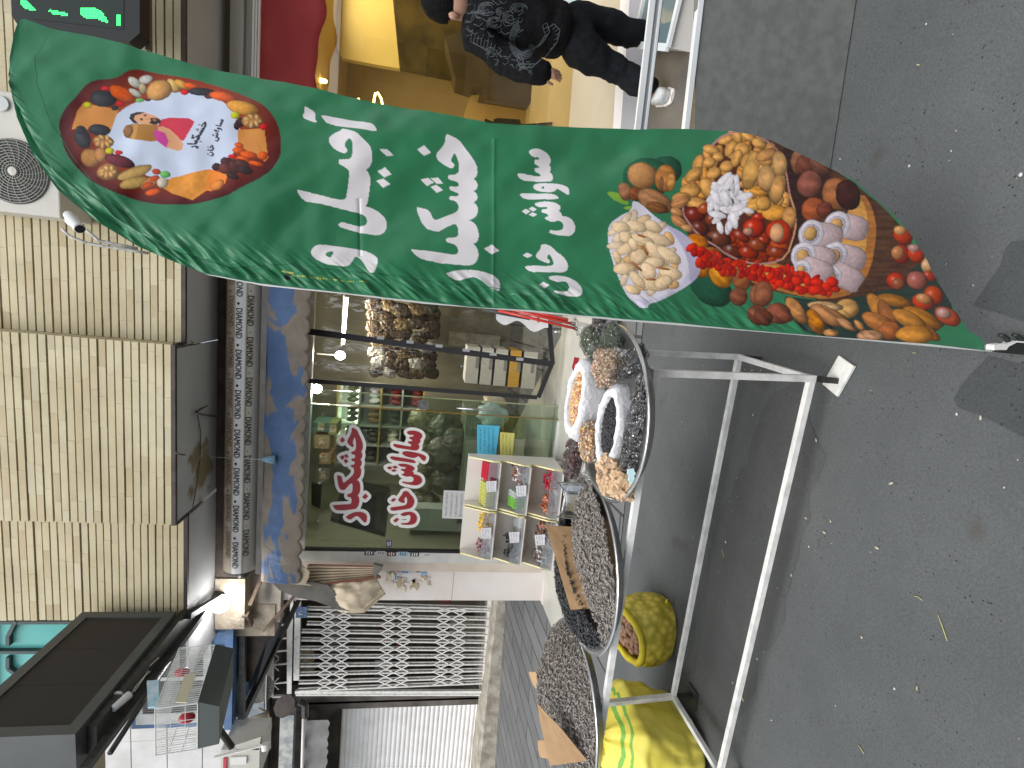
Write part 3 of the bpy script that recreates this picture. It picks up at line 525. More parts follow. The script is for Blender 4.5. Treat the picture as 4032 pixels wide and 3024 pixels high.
disp = (fold+gath*1.7+fine+hem)*tail+sleeve*.6
crease = -.0035*np.exp(-np.abs(GX-1415-(GY-900)*.02)/5)*(GY > 780)*(GY < 1010)+.0025*np.exp(-np.abs(GX-1945)/6)*(GY > 550)
disp = disp+crease
rx_ = (GX-2016)/FPX; ry_ = (GY-1512)/FPX
RR = np.stack([RW[i, 0]*rx_+RW[i, 1]*ry_+RW[i, 2] for i in range(3)], -1)
tt = (FO@FN)/(RR[..., 0]*FN[0]+RR[..., 1]*FN[1])
PP = RR*tt[..., None]; PP[..., 2] += H
PP[..., 0] += FN[0]*disp; PP[..., 1] += FN[1]*disp
flag = thing('feather_flag', (.02, 1.09, gz(.02, 1.09)), 'tall green feather flag with white Persian lettering, round fruit emblem and printed nuts', 'flag')
me = bpy.data.meshes.new('flag_cloth'); n_v = NX*NY; n_f = (NX-1)*(NY-1)
me.vertices.add(n_v); me.vertices.foreach_set('co', (PP.reshape(-1, 3)-np.array(flag.location)).ravel())
ii, jj = np.meshgrid(np.arange(NX-1), np.arange(NY-1), indexing='ij'); a0 = (ii*NY+jj).ravel()
lp = np.stack([a0, a0+NY, a0+NY+1, a0+1], 1).ravel()
me.loops.add(n_f*4); me.loops.foreach_set('vertex_index', lp); me.polygons.add(n_f); me.polygons.foreach_set('loop_start', np.arange(n_f)*4)
me.polygons.foreach_set('use_smooth', np.ones(n_f, bool)); me.update(calc_edges=True)
ca = me.color_attributes.new('print', 'FLOAT_COLOR', 'POINT'); ca.data.foreach_set('color', np.concatenate([COL, np.ones((NX, NY, 1))], -1).astype(np.float32).ravel())
m = bpy.data.materials.new('printed_satin'); m.use_nodes = True; t = m.node_tree; p = t.nodes['Principled BSDF']
at = t.nodes.new('ShaderNodeAttribute'); at.attribute_name = 'print'; t.links.new(at.outputs[0], p.inputs['Base Color']); p.inputs['Roughness'].default_value = .36
p.inputs['Sheen Weight'].default_value = .15; p.inputs['Specular IOR Level'].default_value = .35
tl = t.nodes.new('ShaderNodeBsdfTranslucent'); t.links.new(at.outputs[0], tl.inputs[0]); mx = t.nodes.new('ShaderNodeMixShader'); mx.inputs[0].default_value = .22
wv = t.nodes.new('ShaderNodeTexNoise'); wv.inputs['Scale'].default_value = 350; tc = t.nodes.new('ShaderNodeTexCoord'); t.links.new(tc.outputs['Object'], wv.inputs[0])
b_ = t.nodes.new('ShaderNodeBump'); b_.inputs['Strength'].default_value = .12; b_.inputs['Distance'].default_value = .002; t.links.new(wv.outputs[0], b_.inputs['Height']); t.links.new(b_.outputs[0], p.inputs['Normal'])
out = t.nodes['Material Output']; t.links.new(p.outputs[0], mx.inputs[1]); t.links.new(tl.outputs[0], mx.inputs[2]); t.links.new(mx.outputs[0], out.inputs[0])
me.materials.append(m); fo = bpy.data.objects.new('flag_cloth', me); lk(fo); fo.parent = flag
def FPt(f, off=0):
    r = ray(f); t_ = (FO@FN)/(r[0]*FN[0]+r[1]*FN[1]); p = r*t_; return Vector((p[0]+FN[0]*off, p[1]+FN[1]*off, p[2]+H))
pole = [FPt((x, np.interp(x, bx, by)-18), -.028) for x in (90, 150, 240, 380, 550, 800, 1020, 1344, 1678, 2073, 2462, 2907, 3400, 3880)]
mb = MB(); mb.tube(pole+[Vector((.02, 1.095, gz(.02, 1.09)+.02))], [.004, .004, .005, .005, .006, .006, .007, .007, .008, .008, .009, .009, .009, .009, .009], 8)
mb.o('pole', mat('white_pole', (.6, .62, .6), rough=.35), flag, True)
mb = MB(); e = Vector((.02, 1.09, gz(.02, 1.09)))
mb.poly([FPt(z7(*p), .02) for p in ((1718,1500),(1722,1525),(1812,1525),(1830,1500),(1890,1468),(2000,1475),(2003,1465),(1890,1455),(1860,1462),(1825,1485),(1790,1475),(1725,1485))], (0, .02, 0))
mb.o('clip', mat('clip_white', (.75, .74, .7), rough=.5), flag)
mb = MB(); mb.poly([FPt(z7(*p), .015) for p in ((1832,1482),(1882,1470),(2000,1478),(2010,1500),(1978,1560),(1812,1548),(1830,1520))], (0, .03, 0)); mb.o('base_weight', mat('black_plastic', (.02, .025, .022), rough=.5), flag)
mb = MB()
for dx in (0, 105): mb.tube([FPt(z7(*p), .01) for p in ((1862+dx*.9,1470),(1850+dx,1435),(1820+dx,1412),(1795+dx,1405))], .006, 6)
mb.o('hook', MT['black_plastic'], flag, True)
# ================================================================ trays, seeds, bags
def proj(p):
    q = RW.T@np.array((p[0], p[1], p[2]-H)); return (2016+FPX*q[0]/q[2], 1512+FPX*q[1]/q[2])
TX = Vector((1, 0, .0415)).normalized(); TY = TN.cross(TX).normalized()
TRAYS = [(Vector((-.363, 1.795, .885)), .342), (Vector((-1.065, 1.955, .845)), .378), (Vector((-1.80, 1.996, .803)), .350)]
TL = ['round steel tray at the right end of the table, crowded with bags', 'middle round steel tray holding pale and black seeds split by a cardboard sheet', 'round steel tray at the left end of the table, piled high with dark grey seeds']
for (c, R_), l in zip(TRAYS, TL):
    mb = MB(); d = .045
    mb.lathe(c, [(0, -d), (R_*.82, -d), (R_*.93, -.012), (R_*.95, -.004), (R_*.985, 0), (R_, -.003), (R_*1.004, -.008), (R_, -.010), (R_*.965, -.011), (R_*.86, -d-.004), (0, -d-.004)], 72, TN)
    o = mb.o('round_tray', steel, None, True); props(o, l, 'tray', 'round steel trays on the table')
seed_m = [mat('seed_grey', (.21,.19,.17), (.33,.30,.27), 90, .6), mat('seed_brown', (.12,.10,.085), (.20,.17,.145), 90, .6), mat('seed_pale', (.36,.33,.29), (.22,.2,.18), 90, .6)]
bseed = [mat('seed_black', (.010,.011,.013), (.03,.032,.035), 80, .38), mat('seed_charcoal', (.03,.032,.036), (.06,.062,.066), 80, .4)]
heap_base = mat('seed_bed', (.10,.09,.08), (.15,.135,.12), 60, .8, bump=.6, bs=120)
heap_black = mat('black_seed_bed', (.008,.008,.009), rough=.7)
def seeds(name, c, hf, R_, n, mats, ln, label, wts, inside=lambda x, y: True, base=None):
    """one pile: bed surface + single seeds lying on it. hf(x,y)->height over the rim plane, x,y in tray frame"""
    mb = MB(); k = 44; idx = {}
    for j in range(k):
        for i in range(k):
            x = -R_+2*R_*i/(k-1); y = -R_+2*R_*j/(k-1)
            if x*x+y*y <= R_*R_*1.02 and inside(x, y): idx[(i, j)] = len(mb.v); mb.v.append(c+TX*x+TY*y+TN*(hf(x, y)-.006))
    mb.mi = len(mats)
    for (i, j) in idx:
        q = [(i, j), (i+1, j), (i+1, j+1), (i, j+1)]
        if all(a in idx for a in q): mb.f.append(tuple(idx[a] for a in q)); mb.m.append(mb.mi)
    prof = [(-1, .04), (-.55, .75), (.1, 1), (.62, .62), (1, .05)]; cnt = 0; tries = 0; r_ = random.Random(len(label))
    while cnt < n and tries < n*20:
        tries += 1; a = r_.uniform(0, 6.2832); q = math.sqrt(r_.random())*R_; x = q*math.cos(a); y = q*math.sin(a)
        if not inside(x, y): continue
        cnt += 1; e = .01; h0 = hf(x, y)
        gxn = Vector((-(hf(x+e, y)-h0)/e, -(hf(x, y+e)-h0)/e, 1)).normalized(); N = (TX*gxn.x+TY*gxn.y+TN*gxn.z)
        N = (N+Vector((r_.gauss(0, .35), r_.gauss(0, .35), r_.gauss(0, .25)))).normalized()
        d = N.orthogonal().normalized(); d = Matrix.Rotation(r_.uniform(0, 6.28), 3, N)@d; w = N.cross(d)
        L = ln*r_.uniform(.8, 1.15)/2; wd = L*.38; tk = L*.16; p = c+TX*x+TY*y+TN*(h0+r_.uniform(-.003, .006))
        b = len(mb.v); mi = r_.choices(range(len(mats)), wts)[0]
        for s, f_ in prof:
            for u_, v_ in ((1, 0), (0, 1), (-1, 0), (0, -1)): mb.v.append(p+d*(L*s)+w*(wd*f_*u_)+N*(tk*f_*v_))
        for s in range(4):
            for t_ in range(4):
                a_ = b+s*4+t_; b_2 = b+s*4+(t_+1) % 4; mb.f.append((a_, b_2, b_2+4, a_+4)); mb.m.append(mi)
    o = mb.o(name, list(mats)+[base], None, True); return props(o, label, 'seeds', None, 'stuff')
def nz(x, y, s=9, seed=0): return noise.noise((x*s, y*s, seed))
c3, R3 = TRAYS[2]
seeds('sunflower_seeds', c3, lambda x, y: -.012+.150*max(0, 1-(math.hypot(x-.0, y-.04)/(R3*.98))**1.7)+.010*nz(x, y), R3*.95, 3700, seed_m, .021, 'big heap of dark grey striped seeds filling the left tray', (5, 3.2, 1.6), base=heap_base)
c2, R2 = TRAYS[1]
# cardboard divider of the middle tray: plane from far right to near left
d0 = Vector((.14, .275)); d1 = Vector((-.22, -.25))
def side(x, y): return (d1.x-d0.x)*(y-d0.y)-(d1.y-d0.y)*(x-d0.x)    # <0 : gray half (near right)
seeds('sunflower_seeds', c2, lambda x, y: -.008+.052*max(0, 1-(math.hypot(x-.11, y+.09)/.30)**2)-.05*max(0, y-.12)+.006*nz(x, y, 9, 3), R2*.95, 2000, seed_m, .021, 'pale grey seeds heaped in the right half of the middle tray', (5, 1.8, 3), inside=lambda x, y: side(x, y) > .007, base=heap_base)
seeds('black_seeds', c2, lambda x, y: -.022+.085*max(0, 1-(math.hypot(x+.12, y-.10)/.34)**2)+.008*nz(x, y, 9, 5), R2*.95, 1800, bseed, .023, 'glossy black seeds in the left half of the middle tray', (3, 1.3), inside=lambda x, y: side(x, y) < -.012, base=heap_black)
def board(name, pts, label, tear=0):
    """a sheet of corrugated board through four corners, slightly bowed, cut edges rough"""
    A, B_, C_, D_ = [Vector(p) for p in pts]; n_ = (B_-A).cross(D_-A).normalized(); nu, nv = 24, 12; mb = MB()
    def f(u, v):
        p = (A*(1-u)+B_*u)*(1-v)+(D_*(1-u)+C_*u)*v
        return p+n_*(.006*math.sin(u*3.1)*(1-v)+.0016*noise.noise((u*7, v*5, 2)))
    va, fa = grid(nu, nv, f); vb = [p-n_*.0035 for p in va]; N0 = len(va)
    mb.add(va+vb, fa+[tuple(i+N0 for i in q[::-1]) for q in fa])
    ring = [i for i in range(nu)]+[j*nu+nu-1 for j in range(1, nv)]+[(nv-1)*nu+i for i in range(nu-2, -1, -1)]+[j*nu for j in range(nv-2, 0, -1)]
    for a, b in zip(ring, ring[1:]+ring[:1]): mb.f.append((a, a+N0, b+N0, b)); mb.m.append(0)
    return props(mb.o(name, cardboard, None, False), label, 'cardboard')
k12 = cr(1, 2)
board('cardboard_sheet', [Q(k12(1325, 85), 2.17), Q(k12(1485, 632), 1.86), Q(k12(1745, 620), 1.80), Q(k12(1570, 100), 2.12)], 'brown cardboard sheet standing between the pale and the black seeds')
board('cardboard_sheet', [Q(k12(1268, 1240), 1.86), Q(k12(1352, 1645), 1.76), Q(k12(1595, 1612), 1.70), Q(k12(1420, 1400), 1.78)], 'brown cardboard sheet leaning in the near left of the left seed heap')
board('cardboard_sheet', [Q(k12(1213, 1036), 2.24), Q(k12(1262, 1150), 2.22), Q(k12(1300, 1150), 2.16), Q(k12(1260, 1038), 2.18)], 'small brown cardboard corner sticking up behind the left seed heap')
board('cardboard_sheet', [Q(k12(1272, 1480), 2.26), Q(k12(1290, 1590), 2.26), Q(k12(1340, 1600), 2.2), Q(k12(1320, 1480), 2.2)], 'pale cardboard scrap standing at the far rim of the left tray')
# ---- bags
film = clear('plastic_film', (.96,.97,.97), .10, .12, 1.0, 40)
bagw = mat('white_bag_plastic', (.80,.80,.82), (.66,.67,.70), 14, .28, bump=.9, bs=38, dist=.012)
nutm = [mat('nut_tan', (.50,.27,.12), (.6,.36,.18), 60, .5), mat('nut_cream', (.72,.58,.40), (.62,.45,.28), 60, .5), mat('nut_red', (.30,.09,.04), (.4,.14,.06), 60, .45), mat('nut_yellow', (.75,.52,.12), (.7,.45,.1), 60, .5)]
def bits(mb, pts, size, mats_n, wts, r_, asp=(.7, .55), nu=6, nv=4):
    for p in pts:
        mb.mi = r_.choices(range(mats_n), wts)[0]
        rot = Matrix.Rotation(r_.uniform(0, 6.28), 3, Vector((r_.gauss(0, 1), r_.gauss(0, 1), r_.gauss(0, 1))).normalized()); s = size*r_.uniform(.75, 1.2)
        mb.ell(p, (s, s*asp[0], s*asp[1]), rot, nu, nv)
def open_bag(c, a, b, tiltv, body, label, content, cm, size, wts, asp=(.7, .55), n=500, rot=0, seedv=1, ringr=.021, asp2=1):
    r_ = random.Random(seedv); c = Vector(c); N = Vector(tiltv).normalized(); U = (Vector((math.cos(rot), math.sin(rot), 0))); U = (U-N*U.dot(N)).normalized(); V = N.cross(U)
    t = thing('open_bag', c-Vector((0, 0, body)), label, 'bag', 'open white bags in the right tray')
    mb = MB(); nseg = 64; prof = [(0, .92, .0), (.15, 1.10, -.012), (.35, 1.16, -.03), (.6, 1.12, -.055), (.85, .98, -.085), (1, .6, -.10)]
    # ruffled rolled rim + body as one skin
    rings = []
    sec = [(.82, -.012), (.86, .010), (.97, .022), (1.10, .016), (1.20, -.004), (1.26, -.03), (1.26, -.06), (1.15, -body*.8), (.8, -body), (.1, -body)]
    for si, (s, h) in enumerate(sec):
        ring = []
        for j in range(nseg):
            th_ = 2*math.pi*j/nseg; w_ = 1+.05*noise.noise((math.cos(th_)*2.2, math.sin(th_)*2.2, si*.55+seedv*9))*(1.6 if si < 6 else 1)+.016*math.sin(th_*23+si*.8)+.06*noise.noise((math.cos(th_)*8, math.sin(th_)*8, si*.9+seedv))
            rr_ = s*w_; p = c+U*(a*math.cos(th_)*rr_+(0 if si else 0))+V*((b*rr_+(rr_-.82)*.03)*math.sin(th_))+N*(h+.008*noise.noise((math.cos(th_)*3, math.sin(th_)*3, 5+seedv)))
            ring.append(p)
        rings.append(ring)
    for ring in rings: mb.v += ring
    for i in range(len(rings)-1):
        for j in range(nseg): mb.f.append((i*nseg+j, i*nseg+(j+1) % nseg, (i+1)*nseg+(j+1) % nseg, (i+1)*nseg+j)); mb.m.append(0)
    mb.o('bag_wall', bagw, t, True)
    mb = MB(); pts = []
    for _ in range(n):
        th_ = r_.uniform(0, 6.28); q = math.sqrt(r_.random()); pts.append(c+U*(a*.86*q*math.cos(th_))+V*(b*.86*q*math.sin(th_))+N*(-.006+.012*(1-q*q)+r_.uniform(-.003, .003)))
    bits(mb, pts, size, len(cm), wts, r_, asp)
    mb.mi = 0; mb.ell(c-N*.03, (a*.9, b*.9, .03), Matrix((U, V, N)).transposed())
    mb.o(content, cm, t, True); return t
Z3 = crop(1950, 1250, .8403)
black_rais = [mat('raisin_black', (.012,.012,.014), (.035,.034,.036), 70, .5), mat('raisin_dark', (.022,.02,.022), rough=.55)]
open_bag((-.345, 1.925, .972), .140, .040, (.05, -.45, 1), .12, 'white plastic bag rolled open on orange mixed nuts, at the back of the right tray', 'mixed_nuts', nutm, .0085, (4, 2.5, 2, 1), n=520, seedv=2)
open_bag((-.405, 1.715, .900), .135, .042, (.0, -.62, 1), .08, 'white plastic bag rolled open on black dried berries, in the middle of the right tray', 'dried_berries', black_rais, .0075, (3, 2), n=620, seedv=3)
def closed_bag(c, r, rot, label, cm, size, wts, n, knot=None, filmm=None, asp=(.7, .55), content='contents', seedv=1, lump=.12, cube=False, solid=None):
    r_ = random.Random(seedv); c = Vector(c); Rm = Matrix.Rotation(rot[2], 3, 'Z')@Matrix.Rotation(rot[1], 3, 'Y')@Matrix.Rotation(rot[0], 3, 'X')
    t = thing('plastic_bag', c-Vector((0, 0, r[2])), label, 'bag', 'clear bags crowded in the right tray')
    def fn(v): return 1+lump*noise.noise(Vector((v.x*2+seedv*3, v.y*2, v.z*2)))*2
    mb = MB(); inner = MB()
    mb.mi = 0; mb.ell(c, (r[0]*.86, r[1]*.86, r[2]*.86), Rm, 20, 12, fn)
    if not solid:
        for _ in range(n):
            v = Vector((r_.gauss(0, 1), r_.gauss(0, 1), r_.gauss(0, 1))).normalized()
            if v.z < -.5: continue
            q = v*fn(v); kk = .98 if cube else .9; p = c+Rm@Vector((q.x*r[0]*kk, q.y*r[1]*kk, q.z*r[2]*kk))
            if cube:
                mb.mi = r_.choices(range(len(cm)), wts)[0]; s = size*r_.uniform(.8, 1.1); ro = Matrix.Rotation(r_.uniform(0, 6.28), 3, Vector((r_.gauss(0, 1), r_.gauss(0, 1), r_.gauss(0, 1))).normalized())
                vs = [p+ro@Vector((x*s, y*s, z*s)) for x, y, z in ((-1,-1,-1),(1,-1,-1),(1,1,-1),(-1,1,-1),(-1,-1,1),(1,-1,1),(1,1,1),(-1,1,1))]
                mb.add(vs, [(0,3,2,1),(4,5,6,7),(0,1,5,4),(1,2,6,5),(2,3,7,6),(3,0,4,7)])
            else: bits(mb, [p], size, len(cm), wts, r_, asp)
    mb.o(content, cm, t, not cube)
    fb = MB(); fb.ell(c, r, Rm, 40, 24, lambda v: fn(v)*(1+.05*noise.noise(Vector((v.x*9, v.y*9, v.z*9+seedv)))+.035*abs(noise.noise(Vector((v.x*22, v.y*5, v.z*22))))))
    if knot:
        kp = Vector(knot); base = c+(kp-c)*.55; d = (kp-base); o_ = d.orthogonal().normalized(); w_ = d.cross(o_).normalized(); rad = min(r)*.55
        vs, fs = grid(25, 7, lambda u, v: base+d*v+(o_*math.cos(u*6.2832)+w_*math.sin(u*6.2832))*(rad*(1-v)**1.4+rad*.12+rad*.45*max(0, v-.72)*2+rad*.10*math.sin(u*6.2832*6)*(.3+v)))
        fb.add(vs, fs)
    fb.o('film', filmm or film, t, True); return t
herb = [mat('dried_herb', (.045,.075,.035), (.09,.13,.065), 90, .9, bump=.8, bs=150), mat('dried_herb_light', (.12,.16,.09), rough=.9)]
closed_bag((-.10, 1.93, .930), (.075, .065, .055), (0, 0, .3), 'clear bag of green herbs with a twisted neck at the back of the right tray', herb, .005, (3, 1), 420, knot=(-.03, 2.02, 1.00), seedv=4, asp=(.6, .2), content='dried_herbs')
closed_bag((-.085, 1.83, .895), (.085, .055, .045), (0, .1, -.5), 'smaller clear bag of dark green herbs at the right rim of the right tray', herb, .005, (4, 1), 380, knot=(-.02, 1.90, .95), seedv=5, asp=(.6, .2), content='dried_herbs')
closed_bag((-.015, 1.91, .925), (.04, .035, .03), (0, 0, 0), 'little knotted bag of grey brown spice at the far right tip of the right tray', [mat('spice', (.07,.05,.045), (.13,.10,.09), 60, .9)], .004, (1,), 150, seedv=15, content='spice')
closed_bag((-.150, 1.672, .866), (.095, .042, .034), (0, .10, -.85), 'clear bag of coal black seeds lying along the near right rim of the right tray', black_rais, .006, (3, 1), 300, seedv=6, content='black_seeds', knot=(-.11,1.76,.90))
closed_bag((-.19, 1.82, .905), (.085, .065, .055), (0, 0, .2), 'clear bag of beige and pink nut kernels between the herbs and the white bags', [mat('kernel_beige', (.50,.33,.22), (.6,.44,.3), 60, .5), mat('kernel_pink', (.36,.18,.13), rough=.5), nutm[1], nutm[3]], .009, (4, 2, 2, .5), 420, seedv=7, content='nut_kernels')
closed_bag((-.385, 1.615, .846), (.19, .045, .034), (0, 0, -.10), 'long dark bag of black berries lying along the near rim of the right tray', black_rais, .006, (3, 1), 300, seedv=8, content='black_berries', filmm=clear('dark_film', (.55,.56,.58), .16, .10, 1.0, 40), lump=.2)
closed_bag((-.575, 1.70, .878), (.082, .058, .042), (0, 0, .5), 'clear bag of pale brown sugar cubes near the left rim of the right tray', [mat('toffee_cube', (.50,.34,.20), (.62,.45,.29), 50, .7)], .0105, (1,), 170, seedv=9, cube=True, content='sugar_cubes')
closed_bag((-.585, 1.615, .858), (.055, .035, .035), (0, 0, .3), 'small clear bag of sugar cubes against the near left rim of the right tray', [MT['toffee_cube']], .0105, (1,), 90, seedv=10, cube=True, content='sugar_cubes')
closed_bag((-.50, 1.86, .915), (.085, .05, .045), (0, 0, .2), 'clear bag of cream and tan mixed nuts left of the white bags', nutm, .009, (3, 4, 1, 1), 300, seedv=11, content='mixed_nuts')
closed_bag((-.60, 1.95, .945), (.095, .045, .045), (0, .1, .1), 'clear bag of dark brown dried fruit at the back left of the right tray', [mat('dried_fruit', (.055,.025,.022), (.11,.05,.045), 50, .45, bump=.5, bs=60)], .011, (1,), 240, seedv=12, content='dried_fruit', knot=(-.68, 1.86, .89))
mb = MB(); rl = Vector((-.50, 1.632, .872))
star = [Q(Z3(*p), 1.56) for p in ((622,712),(650,708),(652,722),(660,730),(650,745),(657,760),(648,775),(652,785),(636,788),(630,772),(624,765),(628,748),(620,735))]
mb.poly(star, (0, .006, 0)); props(mb.o('paper_tag', mat('pale_blue_paper', (.50,.72,.74), rough=.7), None), 'torn pale blue paper tag tucked at the near left rim of the right tray', 'tag')
mb = MB(); mb.poly([Q(Z3(*p), 2.06) for p in ((372,185),(395,190),(388,215),(400,228),(370,262),(360,235))], (0, .004, 0))
props(mb.o('label_card', mat('red_label', (.42,.02,.03), (.5,.3,.3), 70, .5, r2=(.6,.7)), None), 'small red printed label poking up behind the white bag of mixed nuts', 'label')
# ---- clear scoop lying between the trays
sc_m = clear('scoop_plastic', (.80,.82,.84), .16, .06)
st = thing('seed_scoop', (-.8, 1.95, .87), 'clear plastic scoop resting on the rims between the right and middle trays', 'scoop')
pa = Q(k12(1400+130, -190), 2.08); ends = [Q(Z3(320, 780), 2.12), Q(Z3(300, 860), 2.12)]
A0 = Q(Z3(310, 850), 2.12); A1 = Q(Z3(470, 860), 1.93); ax = (A1-A0); up_ = Vector((0, -.35, 1)).normalized(); sd = ax.cross(up_).normalized()
def scoop(u, v):
    th_ = (u-.5)*math.pi*1.05; w_ = .078*(1-.0*v); e = 1 if v < .7 else math.sqrt(max(0, 1-((v-.7)/.3)**2))
    return A0+ax*(1.12*v)+sd*(math.sin(th_)*w_*max(e, .02))-up_*(math.cos(th_)*.05*max(e, .02))+up_*.03
vs, fs = grid(22, 22, scoop); mb = MB(); mb.add(vs, fs); o = mb.o('bowl', sc_m, st, True)
s_ = o.modifiers.new('s', 'SOLIDIFY'); s_.thickness = .0025
mb = MB(); mb.tube([scoop(i/20, .0) for i in range(21)], .0028, 6); mb.tube([scoop(0, i/20) for i in range(20)]+[scoop(1, 1-i/20) for i in range(1, 21)], .0028, 6); mb.o('rim', clear('scoop_edge', (.6,.62,.64), .3, .1), st, True)
# ---- sacks under the table
z8 = crop(2100, 1950, 1.128)
def sackmesh_m():
    m = bpy.data.materials.new('yellow_net'); m.use_nodes = True; t = m.node_tree; p = t.nodes['Principled BSDF']; tc = t.nodes.new('ShaderNodeTexCoord')
    v = t.nodes.new('ShaderNodeTexVoronoi'); v.inputs['Scale'].default_value = 24; t.links.new(tc.outputs['Object'], v.inputs[0])
    r = t.nodes.new('ShaderNodeValToRGB'); r.color_ramp.elements[0].color = (.88,.68,.12,1); r.color_ramp.elements[1].color = (.46,.40,.03,1); r.color_ramp.elements[0].position = .15; r.color_ramp.elements[1].position = .75
    t.links.new(v.outputs['Distance'], r.inputs[0])
    w = t.nodes.new('ShaderNodeTexWave'); w.inputs['Scale'].default_value = 55; w.bands_direction = 'Z'; w.inputs['Distortion'].default_value = 1.2; t.links.new(tc.outputs['Object'], w.inputs[0])
    x = t.nodes.new('ShaderNodeMix'); x.data_type = 'RGBA'; x.blend_type = 'MULTIPLY'; x.inputs[0].default_value = .35; t.links.new(r.outputs[0], x.inputs[6]); t.links.new(w.outputs[0], x.inputs[7]); t.links.new(x.outputs[2], p.inputs['Base Color'])
    b = t.nodes.new('ShaderNodeBump'); b.inputs['Strength'].default_value = .45; b.inputs['Distance'].default_value = .012; b.invert = True; t.links.new(v.outputs['Distance'], b.inputs['Height']); t.links.new(b.outputs[0], p.inputs['Normal']); p.inputs['Roughness'].default_value = .5
    return m
ms = thing('net_sack', (-1.88, 2.66, gz(-1.88, 2.66)), 'open yellow net sack of walnuts standing on the road behind the table', 'sack')
mc = Vector((-1.87, 2.62, 0)); g0 = gz(-1.86, 2.66)
def netf(u, v):
    th_ = u*6.2832; h_ = v*.262; rx = .175+.035*math.sin(v*2.9)-.03*v; ry = .15+.03*math.sin(v*2.8)
    n_ = noise.noise((math.cos(th_)*2, math.sin(th_)*2, v*3)); k_ = 1+.07*n_
    c_ = math.cos(th_); s__ = math.sin(th_); c_ = math.copysign(abs(c_)**.75, c_); s__ = math.copysign(abs(s__)**.75, s__)
    return Vector((mc.x+rx*k_*c_-.03*v, mc.y+ry*k_*s__, g0+.008+h_*(1+.12*math.cos(th_)+.22*math.sin(th_))+.01*n_))
vs, fs = grid(49, 22, netf); mb = MB(); mb.add(vs, fs); mb.o('net', sackmesh_m(), ms, True)
mb = MB(); mb.tube([netf(i/40, 1)+Vector((-.0, 0, .0)) for i in range(41)], [.021+.005*noise.noise((i*.5, 1, 1)) for i in range(41)], 10); mb.o('rolled_rim', mat('yellow_fabric', (.62,.50,.02), (.50,.40,.015), 20, .6, bump=.5, bs=60), ms, True)
mb = MB(); r_ = random.Random(3)
for i in range(60):
    a = r_.uniform(0, 6.28); q = math.sqrt(r_.random())*.92; mb.mi = r_.choice((0, 0, 1)); p = Vector((mc.x-.03+.125*q*math.cos(a), mc.y+.115*q*math.sin(a), g0+.252+.03*math.cos(a)*q+.045*math.sin(a)*q+r_.uniform(-.012, .01)))
    mb.ell(p, (.023, .02, .02), Matrix.Rotation(r_.uniform(0, 3), 3, 'Z'), 12, 8, lambda v: 1+.09*noise.noise(v*5+Vector((i, 0, 0))))
mb.o('walnuts', [mat('walnut_shell', (.20,.105,.06), (.30,.17,.10), 40, .6, bump=.6, bs=90), mat('walnut_shell_pale', (.36,.20,.11), (.25,.13,.07), 40, .6, bump=.6, bs=90)], ms, True)
mb = MB(); e = G(z8(492, 372)); mb.tube([e+Vector((-.02, 0, .02)), e+Vector((.0, 0, .05)), e+Vector((.025, -.01, .055))], [.012, .008, .003], 8); mb.o('corner_tie', MT['yellow_fabric'], ms, True)
def woven():
    m = bpy.data.materials.new('woven_yellow'); m.use_nodes = True; t = m.node_tree; p = t.nodes['Principled BSDF']; tc = t.nodes.new('ShaderNodeTexCoord'); L = t.links
    sep = t.nodes.new('ShaderNodeSeparateXYZ'); L.new(tc.outputs['Object'], sep.inputs[0])
    n = t.nodes.new('ShaderNodeTexNoise'); n.inputs['Scale'].default_value = 6; n.inputs['Detail'].default_value = 5; L.new(tc.outputs['Object'], n.inputs[0])
    r = t.nodes.new('ShaderNodeValToRGB'); r.color_ramp.elements[0].color = (.70,.58,.05,1); r.color_ramp.elements[1].color = (.82,.72,.14,1); L.new(n.outputs[0], r.inputs[0])
    wv = t.nodes.new('ShaderNodeTexWave'); wv.inputs['Scale'].default_value = 70; wv.bands_direction = 'Z'; wv.inputs['Distortion'].default_value = .5; L.new(tc.outputs['Object'], wv.inputs[0])
    st_ = t.nodes.new('ShaderNodeMath'); st_.operation = 'COMPARE'; st_.inputs[1].default_value = .475; st_.inputs[2].default_value = .007; an = t.nodes.new('ShaderNodeMath'); an.operation = 'MULTIPLY_ADD'; an.inputs[1].default_value = .05; L.new(n.outputs[0], an.inputs[0]); L.new(sep.outputs[2], an.inputs[2]); L.new(an.outputs[0], st_.inputs[0])
    st2 = t.nodes.new('ShaderNodeMath'); st2.operation = 'COMPARE'; st2.inputs[1].default_value = .445; st2.inputs[2].default_value = .005; L.new(an.outputs[0], st2.inputs[0])
    mx_ = t.nodes.new('ShaderNodeMath'); mx_.operation = 'MAXIMUM'; L.new(st_.outputs[0], mx_.inputs[0]); L.new(st2.outputs[0], mx_.inputs[1])
    x = t.nodes.new('ShaderNodeMix'); x.data_type = 'RGBA'; L.new(mx_.outputs[0], x.inputs[0]); L.new(r.outputs[0], x.inputs[6]); x.inputs[7].default_value = (.18, .42, .06, 1)
    L.new(x.outputs[2], p.inputs['Base Color']); b = t.nodes.new('ShaderNodeBump'); b.inputs['Strength'].default_value = .25; b.inputs['Distance'].default_value = .003; L.new(wv.outputs[0], b.inputs['Height'])
    n3 = t.nodes.new('ShaderNodeTexNoise'); n3.inputs['Scale'].default_value = 5; n3.inputs['Distortion'].default_value = .4; n3.inputs['Detail'].default_value = 1; L.new(tc.outputs['Object'], n3.inputs[0]); b3 = t.nodes.new('ShaderNodeBump'); b3.inputs['Strength'].default_value = .6; b3.inputs['Distance'].default_value = .03
    L.new(n3.outputs[0], b3.inputs['Height']); L.new(b.outputs[0], b3.inputs['Normal']); L.new(b3.outputs[0], p.inputs['Normal']); p.inputs['Roughness'].default_value = .5; return m
M_wov = woven()
